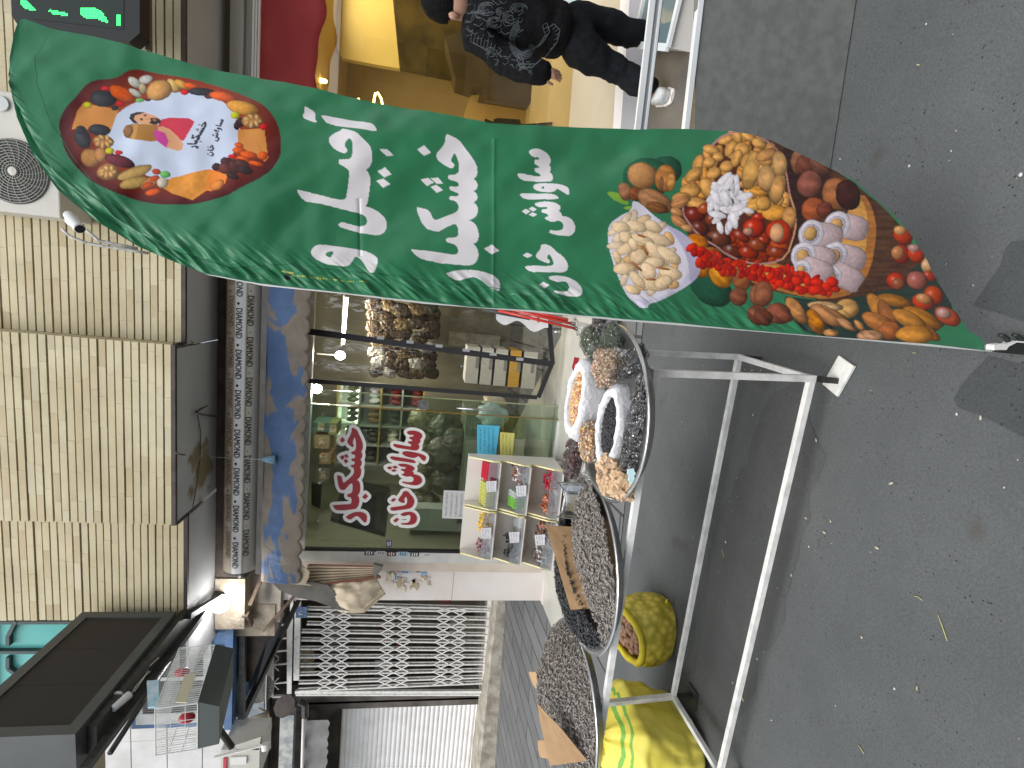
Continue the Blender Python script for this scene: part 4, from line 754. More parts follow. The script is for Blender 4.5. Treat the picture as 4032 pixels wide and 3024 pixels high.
ys = thing('woven_sack', (-2.42, 2.22, gz(-2.42, 2.22)), 'full bright yellow woven sack with green stripes and a twisted neck under the table', 'sack')
gs = gz(-2.42, 2.22); sc = Vector((-2.455, 2.24, gs))
def sackf(u, v):
    th_ = u*6.2832; c_ = math.cos(th_); s__ = math.sin(th_); c2_ = math.copysign(abs(c_)**.62, c_); s2_ = math.copysign(abs(s__)**.62, s__)
    w_ = min(1, (v/.06)**.5) if v < .06 else (1 if v < .72 else max(.24, 1-((v-.72)/.28)**1.35*.78))
    rx = .315*w_*(1+.06*math.sin(v*3)); ry = .235*w_*(1+.05*math.sin(v*3)); n_ = noise.noise((c_*1.5, s__*1.5, v*2.2)); pl_ = .016*math.sin(th_*9+3*n_)*max(0, v-.35)*1.6+.045*abs(noise.noise((c_*3+7, s__*3, v*3.5)))-.012*abs(noise.noise((c_*2, s__*6, v*7)))
    lean = Vector((.10*v*v+.02*v, .06*v*v, 0))
    return sc+lean+Vector((c2_*(rx*(1+.07*n_)+pl_), s2_*(ry*(1+.07*n_)+pl_), .01+v*.50))
vs, fs = grid(73, 40, sackf); mb = MB(); mb.add(vs, fs); mb.o('sack_body', M_wov, ys, True)
top = sum((sackf(i/12, 1) for i in range(12)), Vector())/12
def neck(u, v):
    th_ = u*6.2832; r0 = .075*(1-.55*math.sin(v*math.pi)**1)+.03*v; p = top+Vector((.05*v, .02*v, -.01+.15*v)); n_ = noise.noise((math.cos(th_)*2, math.sin(th_)*2, v*4+5))
    return p+Vector((math.cos(th_+v*2), math.sin(th_+v*2), .3*math.sin(th_*2)*v))*Vector((1, 1, 1)).length/1.732*(r0*(1+.35*n_+.18*math.sin(th_*5)))
vs, fs = grid(49, 14, neck); mb = MB(); mb.add(vs, fs); mb.o('twisted_neck', M_wov, ys, True)
# ---- seeds and scraps dropped on the road
scr = [mat('dropped_seed', (.42,.38,.30), rough=.7), mat('dropped_straw', (.38,.38,.16), rough=.7), mat('paper_crumb', (.55,.55,.52), rough=.8)]
def scrap(f, ln, wd, ang, mi, nm, label=None):
    p = G(f, .004); mb = MB(); d = Vector((math.cos(ang), math.sin(ang), 0)); w = Vector((-d.y, d.x, 0)); mb.v = []; 
    mb.ell(p, (ln/2, wd/2, wd*.35), Matrix((d, w, Vector((0, 0, 1)))).transposed(), 8, 5); o = mb.o(nm, scr[mi], None, True); return props(o, None, None)
q22 = cr(2, 2); q21 = cr(2, 1); q20 = cr(2, 0)
LIST = [(q22(798,40),.016,.007,1.5,0),(q22(958,60),.014,.007,.4,0),(q22(917,132),.018,.010,1.6,0),(q22(1258,232),.018,.010,1.6,0),(q22(278,195),.014,.008,.9,2),(q22(817,225),.010,.005,.2,2),(q22(705,410),.012,.008,.5,0),(q22(612,492),.006,.004,.5,1),(q22(1160,812),.012,.008,.1,0),(q22(482,952),.012,.006,1.5,2),(q22(385,1205),.035,.011,1.2,1),(q22(575,1350),.012,.005,2,2),(q22(1518,1142),.016,.005,.1,1),(q22(990,1255),.006,.004,.3,2),(q21(455,1030),.013,.006,.4,0),(q21(864,1193),.018,.008,.5,0),(q21(1350,1473),.020,.009,2.3,0),(q21(1930,1048),.016,.007,.2,0),(q21(1775,1025),.010,.006,.3,2),(q21(1498,628),.014,.003,1.6,1),(q21(403,735),.014,.005,1.2,1),(q21(450,740),.022,.005,1.8,1),(q21(505,740),.008,.005,0,2),(q20(1525,420),.018,.005,1,1),(q20(1020,1030),.014,.006,1.2,0),(q20(1468,1075),.010,.008,.2,2),(q20(2190,1132),.012,.010,.2,2),(q20(1740,978),.006,.005,.2,2),(q20(1578,156),.007,.006,.2,2),(q21(1882,190),.005,.004,0,2),(q22(1372,1145),.009,.007,0,2),(q22(66,165),.010,.004,1.4,2),(q22(180,222),.008,.003,.4,2),(q22(323,1107),.012,.005,1.4,2),(q22(70,1160),.03,.01,.2,1)]
sw = []
SEEDL = iter(['near the middle of the front rail', 'below the front rail, beside another', 'right of the two below the rail', 'far out on the bare road', 'with a crumb beside it by the front rail', 'alone in the middle of the road', 'between the two lower rails', 'large and pale beside the front rail', 'largest, towards the foot of the picture', 'near the dark road patch by the flag foot', 'below the corner of the grey barrier panel'])
STRL = iter(['short and straight by the sack', 'broad and green, touching the lower front rail', 'thin, on the open road left of the flag', 'beside the flag pole foot', 'next to the rear table foot', 'long, next to the rear table foot', 'out on the road right of the flag', 'near the yellow sack'])
crumbs = MB()
for i, (f, l_, w__, a_, m_) in enumerate(LIST):
    if m_ == 2:
        p = G(f, .003); crumbs.mi = 2; crumbs.ell(p, (l_/2, w__/2, w__*.3), Matrix.Rotation(a_, 3, 'Z'), 7, 4); continue
    o = scrap(f, l_, w__, a_, m_, ('dropped_seed', 'straw_bit')[m_])
    props(o, ('tan seed husk on the asphalt, ', 'green straw bit on the asphalt, ')[m_]+next((SEEDL, STRL)[m_]), ('seed', 'straw')[m_], 'scraps dropped on the road')
for a_, b__, ll in ((q22(1655, 665), q22(1715, 835), 'longest, curved pale straw lying alone on the open road'), (q22(1500, 545), q22(1553, 572), 'short pale straw above the long curved one on the road'), (q22(1135, 1510), q22(1175, 1567), 'forked pale straw near the left edge of the road'), (q22(250, 240), q22(268, 290), 'thin brownish straw lying between the lower rails')):
    mb = MB(); p = G(a_, .004); q = G(b__, .004); mb.tube([p, p.lerp(q, .5)+Vector((.004, .003, 0)), q], .0018, 5)
    props(mb.o('straw_bit', scr[1], None, True), ll, 'straw', 'long straws on the road')
mb = crumbs; r_ = random.Random(8)
for i in range(130):
    x = r_.uniform(-2.6, 1.4); y = r_.uniform(.35, 3.0); s = r_.choice((.0010, .0013, .0016, .0022)); mb.mi = r_.choice((0, 1, 2, 2)); mb.ell((x, y, gz(x, y)+.001+s*.5), (s*1.6, s, s*.6), Matrix.Rotation(r_.uniform(0, 3), 3, 'Z'), 5, 3)
props(mb.o('street_grit', scr, None), 'fine pale grit and crumbs scattered over the asphalt', 'grit', None, 'stuff')
# ================================================================ nut shop building
cB = crop(1000, 1400, .6027); cA = crop(1000, 2300, .5425); cC = crop(0, 2016, .6074); cK = crop(1300, 1250, .7874); cV = crop(1100, 1900, .5775); cM = crop(500, 2200, .8653); c01 = cr(0, 1); c02 = cr(0, 2)
def fpoly(mb, pts, y, d): mb.poly([Q(p, y) for p in pts], (0, d, 0)); return mb
def fbox(mb, p, q, y, d):
    a = Q(p, y); b = Q(q, y); return mb.box((a.x, y, a.z), (b.x, y+d, b.z))
brick = mat('pale_brick', (.50,.43,.27), (.62,.55,.37), 2.2, .85, bump=.35, bs=18, dist=.006)
brick2 = mat('pale_brick_tan', (.47,.39,.24), (.56,.47,.30), 3, .85, bump=.35, bs=18, dist=.006); brick3 = mat('pale_brick_grey', (.50,.44,.30), (.60,.54,.38), 3, .85, bump=.35, bs=18, dist=.006)
joint = mat('brick_joint', (.12,.065,.045), (.17,.10,.07), 9, .9)
dkmetal = mat('dark_brown_metal', (.035,.025,.02), (.07,.05,.04), 8, .6)
bw = thing('brick_upper_storey', (-1.5, 4.5, 3.57), 'pale yellow brick upper storey with deep reddish joints overhanging the nut shop', 'building')
PIT = .0575; ZB = 3.575
def courses(x0, x1, y, yb, n, ret=None):
    mb = MB(); r_ = random.Random(int(x0*10)+50)
    for i in range(n):
        z = ZB+i*PIT; x = x0; jit = r_.uniform(-.004, .004); zz = r_.uniform(-.001, .001)
        off = r_.uniform(0, .24)
        xs = [x0]; xx = x0+off+.08
        while xx < x1-.05: xs.append(xx); xx += .25+r_.uniform(-.01, .01)
        xs.append(x1)
        for a, b in zip(xs[:-1], xs[1:]):
            mb.mi = r_.choices((0, 1, 2), (9, 1.5, 1))[0]; dy = r_.uniform(-.001, .001)+jit
            mb.box((a+.0006, y+dy, z+zz+.001), (b-.0006, yb, z+PIT-.0105+zz+r_.uniform(-.001, .001)))
    o = mb.o('brickwork', [brick, brick2, brick3], bw)
YA, YB, YC = 4.40, 4.235, 4.44
xa = Q(c01(1175, 540), YA).x; xb = Q(c01(1110, 575), YB).x; xc = Q(c02(1135, 85), YB).x; xd = Q(c02(450, 702), YC).x
courses(xb+.0, 5.2, YA, YA+.1, 54); courses(xc, xb, YB, YB+.32, 54); courses(xd, xc, YC, YC+.1, 54)
mb = MB(); mb.box((xb-.05, YA+.03, ZB+.002), (5.2, YA+.35, ZB+3.1)); mb.box((xc+.02, YB+.03, ZB+.003), (xb-.02, YB+.5, ZB+3.09)); mb.box((xd, YC+.03, ZB+.001), (xc+.05, YC+.35, ZB+3.12)); mb.o('joint_backing', joint, bw)
mb = MB(); e = .03
for x0, x1, y in ((xb+.003, 5.2, YA), (xc, xb, YB), (xd, xc-.003, YC)): mb.box((x0, y-.012, ZB-.035), (x1, y+.02, ZB-.003))
mb.box((xb-.012, YB+.021, ZB-.034), (xb+.012, YA+.021, ZB-.004)); mb.box((xc-.012, YB+.021, ZB-.034), (xc+.012, YC+.021, ZB-.004)); mb.o('edge_angle', dkmetal, bw)
def stain():
    m = mat('grey_soffit', (.36,.37,.37), (.44,.45,.45), 1.2, .7, bump=.1, bs=5).copy(); m.name = 'stained_soffit'; t = m.node_tree; p = t.nodes['Principled BSDF']
    g = t.nodes.new('ShaderNodeNewGeometry'); vm = t.nodes.new('ShaderNodeVectorMath'); vm.operation = 'DISTANCE'; s = Q(c01(1270, 1330), 4.75); vm.inputs[1].default_value = (s.x, s.y, 3.56)
    n = t.nodes.new('ShaderNodeTexNoise'); n.inputs['Scale'].default_value = 6; t.links.new(g.outputs['Position'], n.inputs[0]); t.links.new(g.outputs['Position'], vm.inputs[0])
    ad = t.nodes.new('ShaderNodeMath'); ad.operation = 'MULTIPLY_ADD'; ad.inputs[1].default_value = .9; t.links.new(n.outputs[0], ad.inputs[0]); t.links.new(vm.outputs['Value'], ad.inputs[2])
    r = t.nodes.new('ShaderNodeValToRGB'); r.color_ramp.elements[0].position = .6; r.color_ramp.elements[1].position = .72; r.color_ramp.elements[0].color = (1,1,1,1); r.color_ramp.elements[1].color = (0,0,0,1); t.links.new(ad.outputs[0], r.inputs[0])
    x = t.nodes.new('ShaderNodeMix'); x.data_type = 'RGBA'; l = p.inputs['Base Color'].links[0].from_socket; t.links.new(r.outputs[0], x.inputs[0]); t.links.new(l, x.inputs[6]); x.inputs[7].default_value = (.20, .17, .09, 1); t.links.new(x.outputs[2], p.inputs['Base Color']); return m
mb = MB(); mb.box((xb-.02, YA+.022, ZB-.03), (5.2, 5.13, ZB-.006)); mb.box((xc+.02, YB+.022, ZB-.031), (xb-.03, 5.13, ZB-.007)); mb.box((xd-.6, YC+.022, ZB-.032), (xc-.02, 5.13, ZB-.008)); mb.o('soffit', stain(), bw)
# wires and hooks under the soffit
wire = mat('old_wire', (.10,.075,.05), rough=.7)
def wirething(name, pts, r, label, cat, m=None, parent=None):
    mb = MB(); mb.tube(pts, r, 6); o = mb.o(name, m or wire, parent, True)
    if not parent: props(o, label, cat)
    return o
S = lambda x, y, yy: QZ(c01(x, y), 3.54)
wirething('hanging_wire', [Q(c01(1385, 945), 5.0), QZ(c01(1290, 1000), 3.53), QZ(c01(1270, 1010), 3.5), QZ(c01(1300, 1025), 3.5), Q(c01(1395, 1040), 5.0)], .008, 'bent dark conduit wire poking out of the grey soffit above the printed roller', 'wire')
wirething('soffit_cable', [QZ(c01(1280, 1030), 3.52), QZ(c01(1300, 1130), 3.53), QZ(c01(1298, 1290), 3.53), QZ(c01(1280, 1450), 3.535), QZ(c01(1245, 1659), 3.53)], .004, 'thin cable stapled along the grey soffit to the left', 'cable')
wirething('iron_hook', [QZ(c01(1190, 575), 3.53), QZ(c01(1215, 572), 3.48), QZ(c01(1245, 570), 3.47), QZ(c01(1252, 558), 3.48), QZ(c01(1230, 553), 3.5)], .006, 'small rusty iron hook at the corner of the brick overhang', 'hook')
wirething('iron_bracket_stub', [QZ(c01(1140, 1275), 3.53), QZ(c01(1165, 1285), 3.51), QZ(c01(1198, 1288), 3.5)], .007, 'short rusty stub sticking from the soffit next to the yellow stain', 'bracket')
# back lintel strip and shop walls
shopw = thing('nut_shop', (-1.5, 5.2, .12), 'nut shop front with glass panes, white marble pillar and lit room behind', 'shop')
mb = MB(); mb.box((-3.35, 5.0, 3.30), (1.4, 5.3, 3.535)); mb.o('dark_lintel', mat('dark_lintel', (.05,.035,.028), (.09,.065,.05), 7, .8), shopw)
mb = MB(); mb.box((-2.98, 5.3, 2.9), (1.4, 5.42, 3.3)); mb.o('transom_panel', mat('grey_transom', (.25,.24,.22), (.33,.32,.3), 4, .6), shopw)
marble = mat('white_marble', (.62,.56,.52), (.70,.66,.62), 1.6, .3, bump=.05, bs=8); plaster = mat('dirty_plaster', (.33,.29,.24), (.50,.45,.38), 5, .8)
mb = MB(); mb.box((-3.375, 5.22, .06), (-2.985, 7.6, 1.12)); mb.box((-3.374, 5.221, 1.124), (-2.984, 7.6, 2.0)); mb.box((-3.373, 5.222, 2.004), (-2.983, 7.6, 2.95)); mb.box((-3.41, 5.19, .0), (-2.96, 7.6, .06)); mb.o('marble_pillar', marble, shopw)
mb = MB(); mb.box((-3.6, 5.165, 2.952), (-2.99, 7.6, 3.532)); mb.o('pillar_head', plaster, shopw)
mb = MB(); mb.box((-2.985, 5.16, .12), (-2.86, 5.24, 2.95)); mb.o('door_jamb', mat('cream_jamb', (.50,.42,.34), (.60,.52,.44), 4, .6), shopw)
alu = mat('grey_aluminium', (.55,.54,.5), (.65,.64,.6), 6, .4, metal=.3)
mb = MB(); mb.box((-2.86, 5.12, .12), (-2.745, 5.2, 2.95)); mb.box((-2.745, 5.135, 2.72), (1.35, 5.19, 2.8)); mb.o('window_frame', alu, shopw)
mb = MB(); mb.box((-2.745, 5.13, .12), (-2.727, 5.185, 2.72)); mb.o('black_gasket', mat('black_rubber', (.01,.01,.01)), shopw)
glass = clear('shop_glass', (.86,.93,.87), .06, .01)
mb = MB(); mb.box((-2.727, 5.155, .15), (-1.17, 5.163, 2.72)); mb.o('window_pane', glass, shopw)
mb = MB(); mb.box((-1.172, 5.150, .10), (-1.162, 5.168, 2.72)); mb.o('pane_edge', mat('pane_edge_brown', (.22,.14,.04), rough=.2), shopw)
mb = MB(); mb.box((-1.42, 5.195, .13), (-1.03, 5.203, 2.72)); mb.o('sliding_door', glass, shopw)
mb = MB(); mb.box((-1.031, 5.19, .13), (-1.021, 5.207, 2.72)); mb.o('door_edge', mat('pane_edge_green', (.30,.36,.20), rough=.2), shopw)
h = Q(cB(1320, 385), 5.14); h2 = Q(cB(1555, 395), 5.14); mb = MB(); mb.tube([Vector((-1.1, 5.11, h2.z)), Vector((-1.1, 5.11, h.z))], .012, 10); mb.tube([Vector((-1.1, 5.11, h2.z+.05)), Vector((-1.1, 5.16, h2.z+.05))], .008, 8); mb.tube([Vector((-1.1, 5.11, h.z-.04)), Vector((-1.1, 5.16, h.z-.04))], .008, 8); mb.o('door_handle', steel, shopw, True)
c = Q(cB(1102, 318), 5.14); mb = MB(); mb.lathe(c, [(0, 0), (.05, 0), (.055, .008), (.055, .02)], 24, (0, -1, 0)); mb.lathe(c+Vector((0, -.02, 0)), [(0, .004), (.018, .004), (.02, 0)], 16, (0, -1, 0)); mb.o('glass_clamp', steel, shopw)
mb = MB(); mb.box((-1.75, 5.11, .105), (-1.175, 5.21, .145)); mb.box((-2.727, 5.12, .105), (-1.76, 5.2, .142)); mb.o('sill_track', mat('white_aluminium', (.7,.7,.68), rough=.4), shopw)
# platform
plat = mat('cream_stone', (.42,.41,.36), (.50,.49,.43), 2.5, .35, bump=.04, bs=8)
mb = MB(); mb.hexa([(-3.42, 4.52, -.1), (1.5, 4.05, -.1), (1.5, 5.3, -.1), (-3.42, 5.3, -.1)], [(-3.42, 4.52, gz(-3.42, 4.52)+.03), (1.5, 4.05, gz(1.5, 4.05)+.03), (1.5, 5.3, gz(1.5, 5.3)+.02), (-3.42, 5.3, gz(-3.42, 5.3)+.03)])
props(mb.o('shop_doorstep', plat), 'pale polished stone doorstep running along the nut shop front', 'step')
mb = MB(); mb.hexa([(-3.5, 4.45, -.1), (1.5, 3.98, -.1), (1.5, 4.05, -.1), (-3.5, 4.52, -.1)], [(-3.5, 4.45, gz(-3.5, 4.45)+.024), (1.5, 3.98, gz(1.5, 3.98)+.026), (1.5, 4.049, gz(1.5, 4.05)+.026), (-3.5, 4.519, gz(-3.5, 4.52)+.024)])
props(mb.o('marble_kerb', marble), 'white marble kerb edging the nut shop doorstep', 'kerb')
# stickers on frame and pillar
stk = []
SC_ = [(.06,.05,.10),(.5,.5,.48),(.12,.03,.04),(.3,.45,.55),(.05,.06,.06),(.55,.55,.53),(.25,.45,.62),(.10,.10,.09),(.35,.06,.12),(.10,.30,.60),(.5,.5,.5),(.1,.1,.1),(.25,.45,.65),(.45,.33,.08),(.55,.6,.62)]
def sticker(c, w, h, y, col, i, label, name='sticker'):
    a = Q((c[0]-w/2, c[1]-h/2), y); b = Q((c[0]+w/2, c[1]+h/2), y); mb = MB(); mb.mi = 0; mb.box((a.x, y, a.z), (b.x, y+.002, b.z)); mb.mi = 1
    r_ = random.Random(i); x0, x1 = sorted((a.x, b.x)); z0, z1 = sorted((a.z, b.z))
    for k_ in range(3):
        zz = z0+(z1-z0)*(.2+.25*k_); mb.box((x0+(x1-x0)*r_.uniform(.08, .3), y-.001, zz), (x1-(x1-x0)*r_.uniform(.05, .3), y-.0003, zz+(z1-z0)*.1))
    lum = sum(col)/3; ink = (.75,.75,.72) if lum < .3 else (.05,.06,.12)
    return props(mb.o(name, [mat('sticker_%d' % i, col, rough=.5), mat('ink_l' if lum < .3 else 'ink_d', ink, rough=.6)]), label, 'sticker', 'stickers beside the shop window')
SL = [('dark navy sticker with gold print, highest on the metal window frame', cV(613, 480), 64, 32), ('faded white sticker under the navy one on the window frame', cV(692, 480), 60, 25), ('black and white sticker in the middle of the window frame', cV(765, 487), 60, 30), ('pale blue sticker on the window frame', cV(842, 487), 62, 30), ('white sticker with black blocks low on the window frame', cV(922, 491), 60, 28), ('small white sticker, lowest on the window frame', cV(1005, 493), 45, 25),
 ('blue patterned sticker highest on the marble pillar', cV(735, 582), 40, 50), ('black lettered sticker next to the topmost on the marble pillar', cV(776, 582), 38, 52), ('pink and white sticker on the marble pillar', cV(818, 585), 32, 55), ('bright blue sticker on the marble pillar', cV(857, 589), 42, 60), ('plain white sticker on the marble pillar', cV(897, 592), 38, 50), ('black and white striped sticker on the marble pillar', cV(948, 586), 30, 55), ('light blue sticker, lowest of the row on the marble pillar', cV(988, 600), 34, 58), ('torn orange sticker on the marble pillar', cV(748, 640), 30, 60), ('white and blue sticker in the second row on the marble pillar', cV(803, 650), 38, 50)]
for i, (l, c, w, h) in enumerate(SL): sticker(c, w*.5775, h*.5775, 5.1175 if i < 6 else 5.2175, SC_[i], i, l)
sticker(cV(747, 418), 34*.5775, 46*.5775, 5.152, (.06,.03,.12), 16, 'small purple sticker on the lower left corner of the shop glass')
mb = MB(); r_ = random.Random(5)
for i in range(26):
    c = cV(r_.uniform(730, 1030), r_.uniform(640, 730)); w, h = r_.uniform(6, 40), r_.uniform(6, 30); mb.mi = r_.choice((0, 0, 1)); a = Q(c, 5.216-.0004*i)
    ww = w*.00085; hh = h*.00085; mb.poly([a+Vector((ww*math.cos(t_)*r_.uniform(.6, 1.2)*2, 0, hh*math.sin(t_)*r_.uniform(.6, 1.2)*2)) for t_ in (0, 1.1, 2.2, 3.2, 4.1, 5.2)], (0, .0025-.0001*i, 0))
props(mb.o('sticker_residue', [mat('paper_residue', (.55,.48,.36), (.7,.66,.6), 30, .9), mat('glue_stain', (.42,.33,.2), rough=.9)]), 'peeled paper and glue remains below the stickers on the marble pillar', 'residue', None, 'stuff')
# red and white lettering on the glass (same words as the flag)
red = mat('red_vinyl', (.30,.018,.025), rough=.4); whv = mat('white_vinyl', (.72,.70,.66), rough=.4)
def word(polys, M, name, label, holes=None):
    t = thing(name, Q(M(polys[0][0]), 5.148), label, 'lettering')
    for nm, m, y, grow in (('white_outline', whv, 5.1515, 12.5), ('red_letters', red, 5.1495, 0)):
        mb = MB()
        for i, w in enumerate(polys):
            p = [Vector(M(q)) for q in w]
            if grow:
                n_ = len(p); A_ = sum(p[k_].x*p[(k_+1) % n_].y-p[(k_+1) % n_].x*p[k_].y for k_ in range(n_)); sg = 1 if A_ > 0 else -1
                q_ = []
                for k_ in range(n_):
                    e0 = (p[k_]-p[k_-1]); e1 = (p[(k_+1) % n_]-p[k_]); n0 = Vector((e0.y, -e0.x)); n1 = Vector((e1.y, -e1.x)); 
                    if n0.length < 1e-6 or n1.length < 1e-6: continue
                    n0.normalize(); n1.normalize(); b_ = n0+n1
                    if b_.length < .2: b_ = n0
                    b_.normalize(); q_.append(p[k_]+b_*sg*grow*min(1.5, 1/max(.5, b_.dot(n0))))
                # union look: stroke discs along the outline
                for a_, c_ in zip(p, p[1:]+p[:1]):
                    d_ = c_-a_
                    if d_.length < .5: continue
                    nn = Vector((-d_.y, d_.x)).normalized()*grow; kz = globals().setdefault('kz', 0); globals()['kz'] = (kz+1) % 900; y_ = y+.000004*globals()['kz']
                    quad = [a_-nn, c_-nn, c_+nn, a_+nn]; mb.add([Q(v, y_) for v in quad], [(0, 1, 2, 3)])
                    disc = [c_+Vector((math.cos(t_*.785), math.sin(t_*.785)))*grow for t_ in range(8)]; mb.add([Q(v, y_+.000002) for v in disc], [tuple(range(8))])
                v3 = [Q(v, y-.0001-.00001*i) for v in p]; mb.add(v3, geometry.tessellate_polygon([v3]))
            else:
                v3 = [Q(v, y) for v in p]; mb.add(v3, geometry.tessellate_polygon([v3]))
        mb.o(nm, m, t)
    return t
Mk = affine([z1(1675, 380), z3(1545, 1262), z3(245, 685)], [cB(640, 470), cB(735, 1092), cB(512, 978)])
word(W_KH, Mk, 'window_lettering', 'large dark red Persian word with white outline, upper line on the shop glass')
Ms = affine([z4(430, 105), z4(790, 965), z4(215, 338)], [cB(1050, 490), cB(1085, 850), cB(905, 575)])
word(W_SV, Ms, 'window_lettering', 'dark red Persian word, right half of the lower line on the shop glass')
Mn = affine([z4(470, 1042), z4(865, 1575), z4(300, 1252)], [cB(975, 885), cB(1055, 1100), cB(885, 993)])
word(W_KHAN, Mn, 'window_lettering', 'short dark red Persian word, left half of the lower line on the shop glass')
# paper notices with writing
ink = mat('black_ink', (.02,.02,.02), rough=.6)
FONT_CACHE = {}
def textmesh(body):
    if body in FONT_CACHE: return FONT_CACHE[body]
    cu = bpy.data.curves.new('lettering_tmp', 'FONT'); cu.body = body; cu.resolution_u = 2; o = bpy.data.objects.new('lettering_tmp', cu); lk(o)
    me_ = o.evaluated_get(bpy.context.evaluated_depsgraph_get()).to_mesh(); vs = [v.co.copy() for v in me_.vertices]; fs = [tuple(p_.vertices) for p_ in me_.polygons]
    bpy.data.objects.remove(o); bpy.data.curves.remove(cu); FONT_CACHE[body] = (vs, fs); return vs, fs
def put_text(mb, body, org, ux, uz, h, w=None, center=False):
    vs, fs = textmesh(body)
    if not vs: return
    x0 = min(v.x for v in vs); x1 = max(v.x for v in vs); z0 = min(v.y for v in vs); z1_ = max(v.y for v in vs); s = h/max(.3, (z1_-z0)); sx_ = (w/(x1-x0)) if w else s
    o_ = Vector(org); mb.add([o_+Vector(ux)*((v.x-x0)*sx_)+Vector(uz)*((v.y-z0)*s) for v in vs], fs)
def notice(corners, lines_, col, name, label, cat='notice'):
    TL, TR, BR, BL = [Vector(c) for c in corners]; t = thing(name, BL, label, cat); mb = MB(); n_ = (TR-TL).cross(BL-TL).normalized()*.0015
    if n_.y > 0: n_ = -n_
    mb.hexa([BL, BR, BR-n_, BL-n_], [TL, TR, TR-n_, TL-n_]); mb.o('paper', mat('paper_'+name+str(len(label)), col, rough=.7), t)
    mb = MB(); ux = (TR-TL).normalized(); uz = (TL-BL).normalized(); W_ = (TR-TL).length; H_ = (TL-BL).length; k_ = len(lines_)
    for i, l in enumerate(lines_):
        lh = H_/(k_+.4); put_text(mb, l, BL+uz*(H_-lh*(i+1))+ux*(W_*.08)+n_*1.6, ux, uz, lh*.6, W_*.84)
    mb.o('writing', ink, t); return t
yS = 5.149
notice([Q(cB(1458, 650), yS), Q(cB(1458, 452), yS), Q(cB(1605, 460), yS), Q(cB(1580, 655), yS)], ['برنج ایرانی درجه یک', 'تازه، باکیفیت و تضمینی', 'هم اکنون در خشکبار', 'ساواش خان موجود است'], (.08,.42,.62), 'blue_notice', 'bright blue paper notice with Persian writing taped low on the shop glass')
notice([Q(cB(1608, 660), 5.1465), Q(cB(1608, 500), 5.1465), Q(cB(1703, 508), 5.1465), Q(cB(1688, 665), 5.1465)], ['از ۱ کیلو و ۱۰ کیلو', 'و گلاب سالم', 'موجود است'], (.62,.58,.16), 'yellow_notice', 'yellow paper notice with Persian writing under the blue one')
notice([Q(cB(1228, 1062), yS), Q(cB(1240, 880), yS), Q(cB(1378, 885), yS), Q(cB(1368, 1068), yS)], ['فروش ویژه برای کارمندان', 'سفارش ساواش خان تلفنی', 'پخش محصولات', 'طعم برتر تضمین خریداران'], (.55,.54,.53), 'white_notice', 'pale grey paper notice with Persian writing taped on the glass above the candy racks')
# ---- candy racks
gold = mat('gold_edge', (.66,.58,.22), (.75,.68,.38), 30, .35); acr = mat('white_acrylic', (.72,.68,.62), (.76,.72,.67), 3, .35)
def rack(x0, x1, label):
    t = thing('candy_rack', ((x0+x1)/2, 4.75, .12), label, 'rack', 'candy racks in front of the shop glass')
    yb, tiers = 4.98, [(.79, 1.09, 4.80, 4.72), (.50, .79, 4.72, 4.62), (.19, .50, 4.63, 4.52)]
    prof = [(4.88, 1.105), (4.86, 1.06), (4.755, .86), (4.75, .80), (4.80, .765), (4.675, .57), (4.665, .51), (4.72, .475), (4.585, .27), (4.575, .205), (4.60, .185), (yb, .185), (yb, 1.105)]
    for nm, x in (('side_panel', x0), ('side_panel', x1-.008)):
        mb = MB(); mb.poly([Vector((x, y, z)) for y, z in prof], (.008, 0, 0)); mb.o(nm, acr, t)
    mb = MB()
    for x in (x0+.002, x1-.006):
        for a, b in zip(prof[:10], prof[1:11]): mb.bar((x+.002, a[0]-.004, a[1]), (x+.002, b[0]-.004, b[1]), .014, .010)
    mb.o('gold_trim', gold, t)
    mb = MB()
    for z0, z1_, yf, yf2 in tiers:
        mb.hexa([(x0+.008, yf2+.02, z0), (x1-.008, yf2+.02, z0), (x1-.008, yb, z0+.05), (x0+.008, yb, z0+.05)], [(x0+.008, yf2+.02, z0+.008), (x1-.008, yf2+.02, z0+.008), (x1-.008, yb, z0+.058), (x0+.008, yb, z0+.058)])
        mb.bar((x0+.008, yf2+.016, z0+.004), (x1-.008, yf2+.016, z0+.004), .012, .018)
    mb.hexa([(x0+.008, yb-.006, .19), (x1-.008, yb-.006, .19), (x1-.008, yb, .19), (x0+.008, yb, .19)], [(x0+.008, yb-.006, 1.105), (x1-.008, yb-.006, 1.105), (x1-.008, yb, 1.105), (x0+.008, yb, 1.105)])
    mb.o('shelf', acr, t)
    mb = MB()
    for z0, z1_, yf, yf2 in tiers: mb.hexa([(x0+.01, yf2+.006, z0+.012), (x1-.01, yf2+.006, z0+.012), (x1-.01, yf2+.010, z0+.012), (x0+.01, yf2+.010, z0+.012)], [(x0+.01, yf2+.05, z0+.115), (x1-.01, yf2+.05, z0+.115), (x1-.01, yf2+.054, z0+.115), (x0+.01, yf2+.054, z0+.115)])
    mb.o('clear_front', clear('acrylic_front', (.72,.74,.74), .06, .05), t)
    mb = MB()
    for x in (x0+.04, x1-.04):
        for y in (4.62, 4.9): mb.box((x-.02, y-.02, .11), (x+.02, y+.02, .184))
    mb.o('foot', mat('white_foot', (.75,.74,.72), rough=.5), t)
    return t, tiers
ra, tiers = rack(-2.065, -1.545, 'right hand white and gold rack of red, yellow and green sweets'); rb, _ = rack(-2.61, -2.085, 'left hand white and gold rack of yellow, black and brown wrapped sweets')
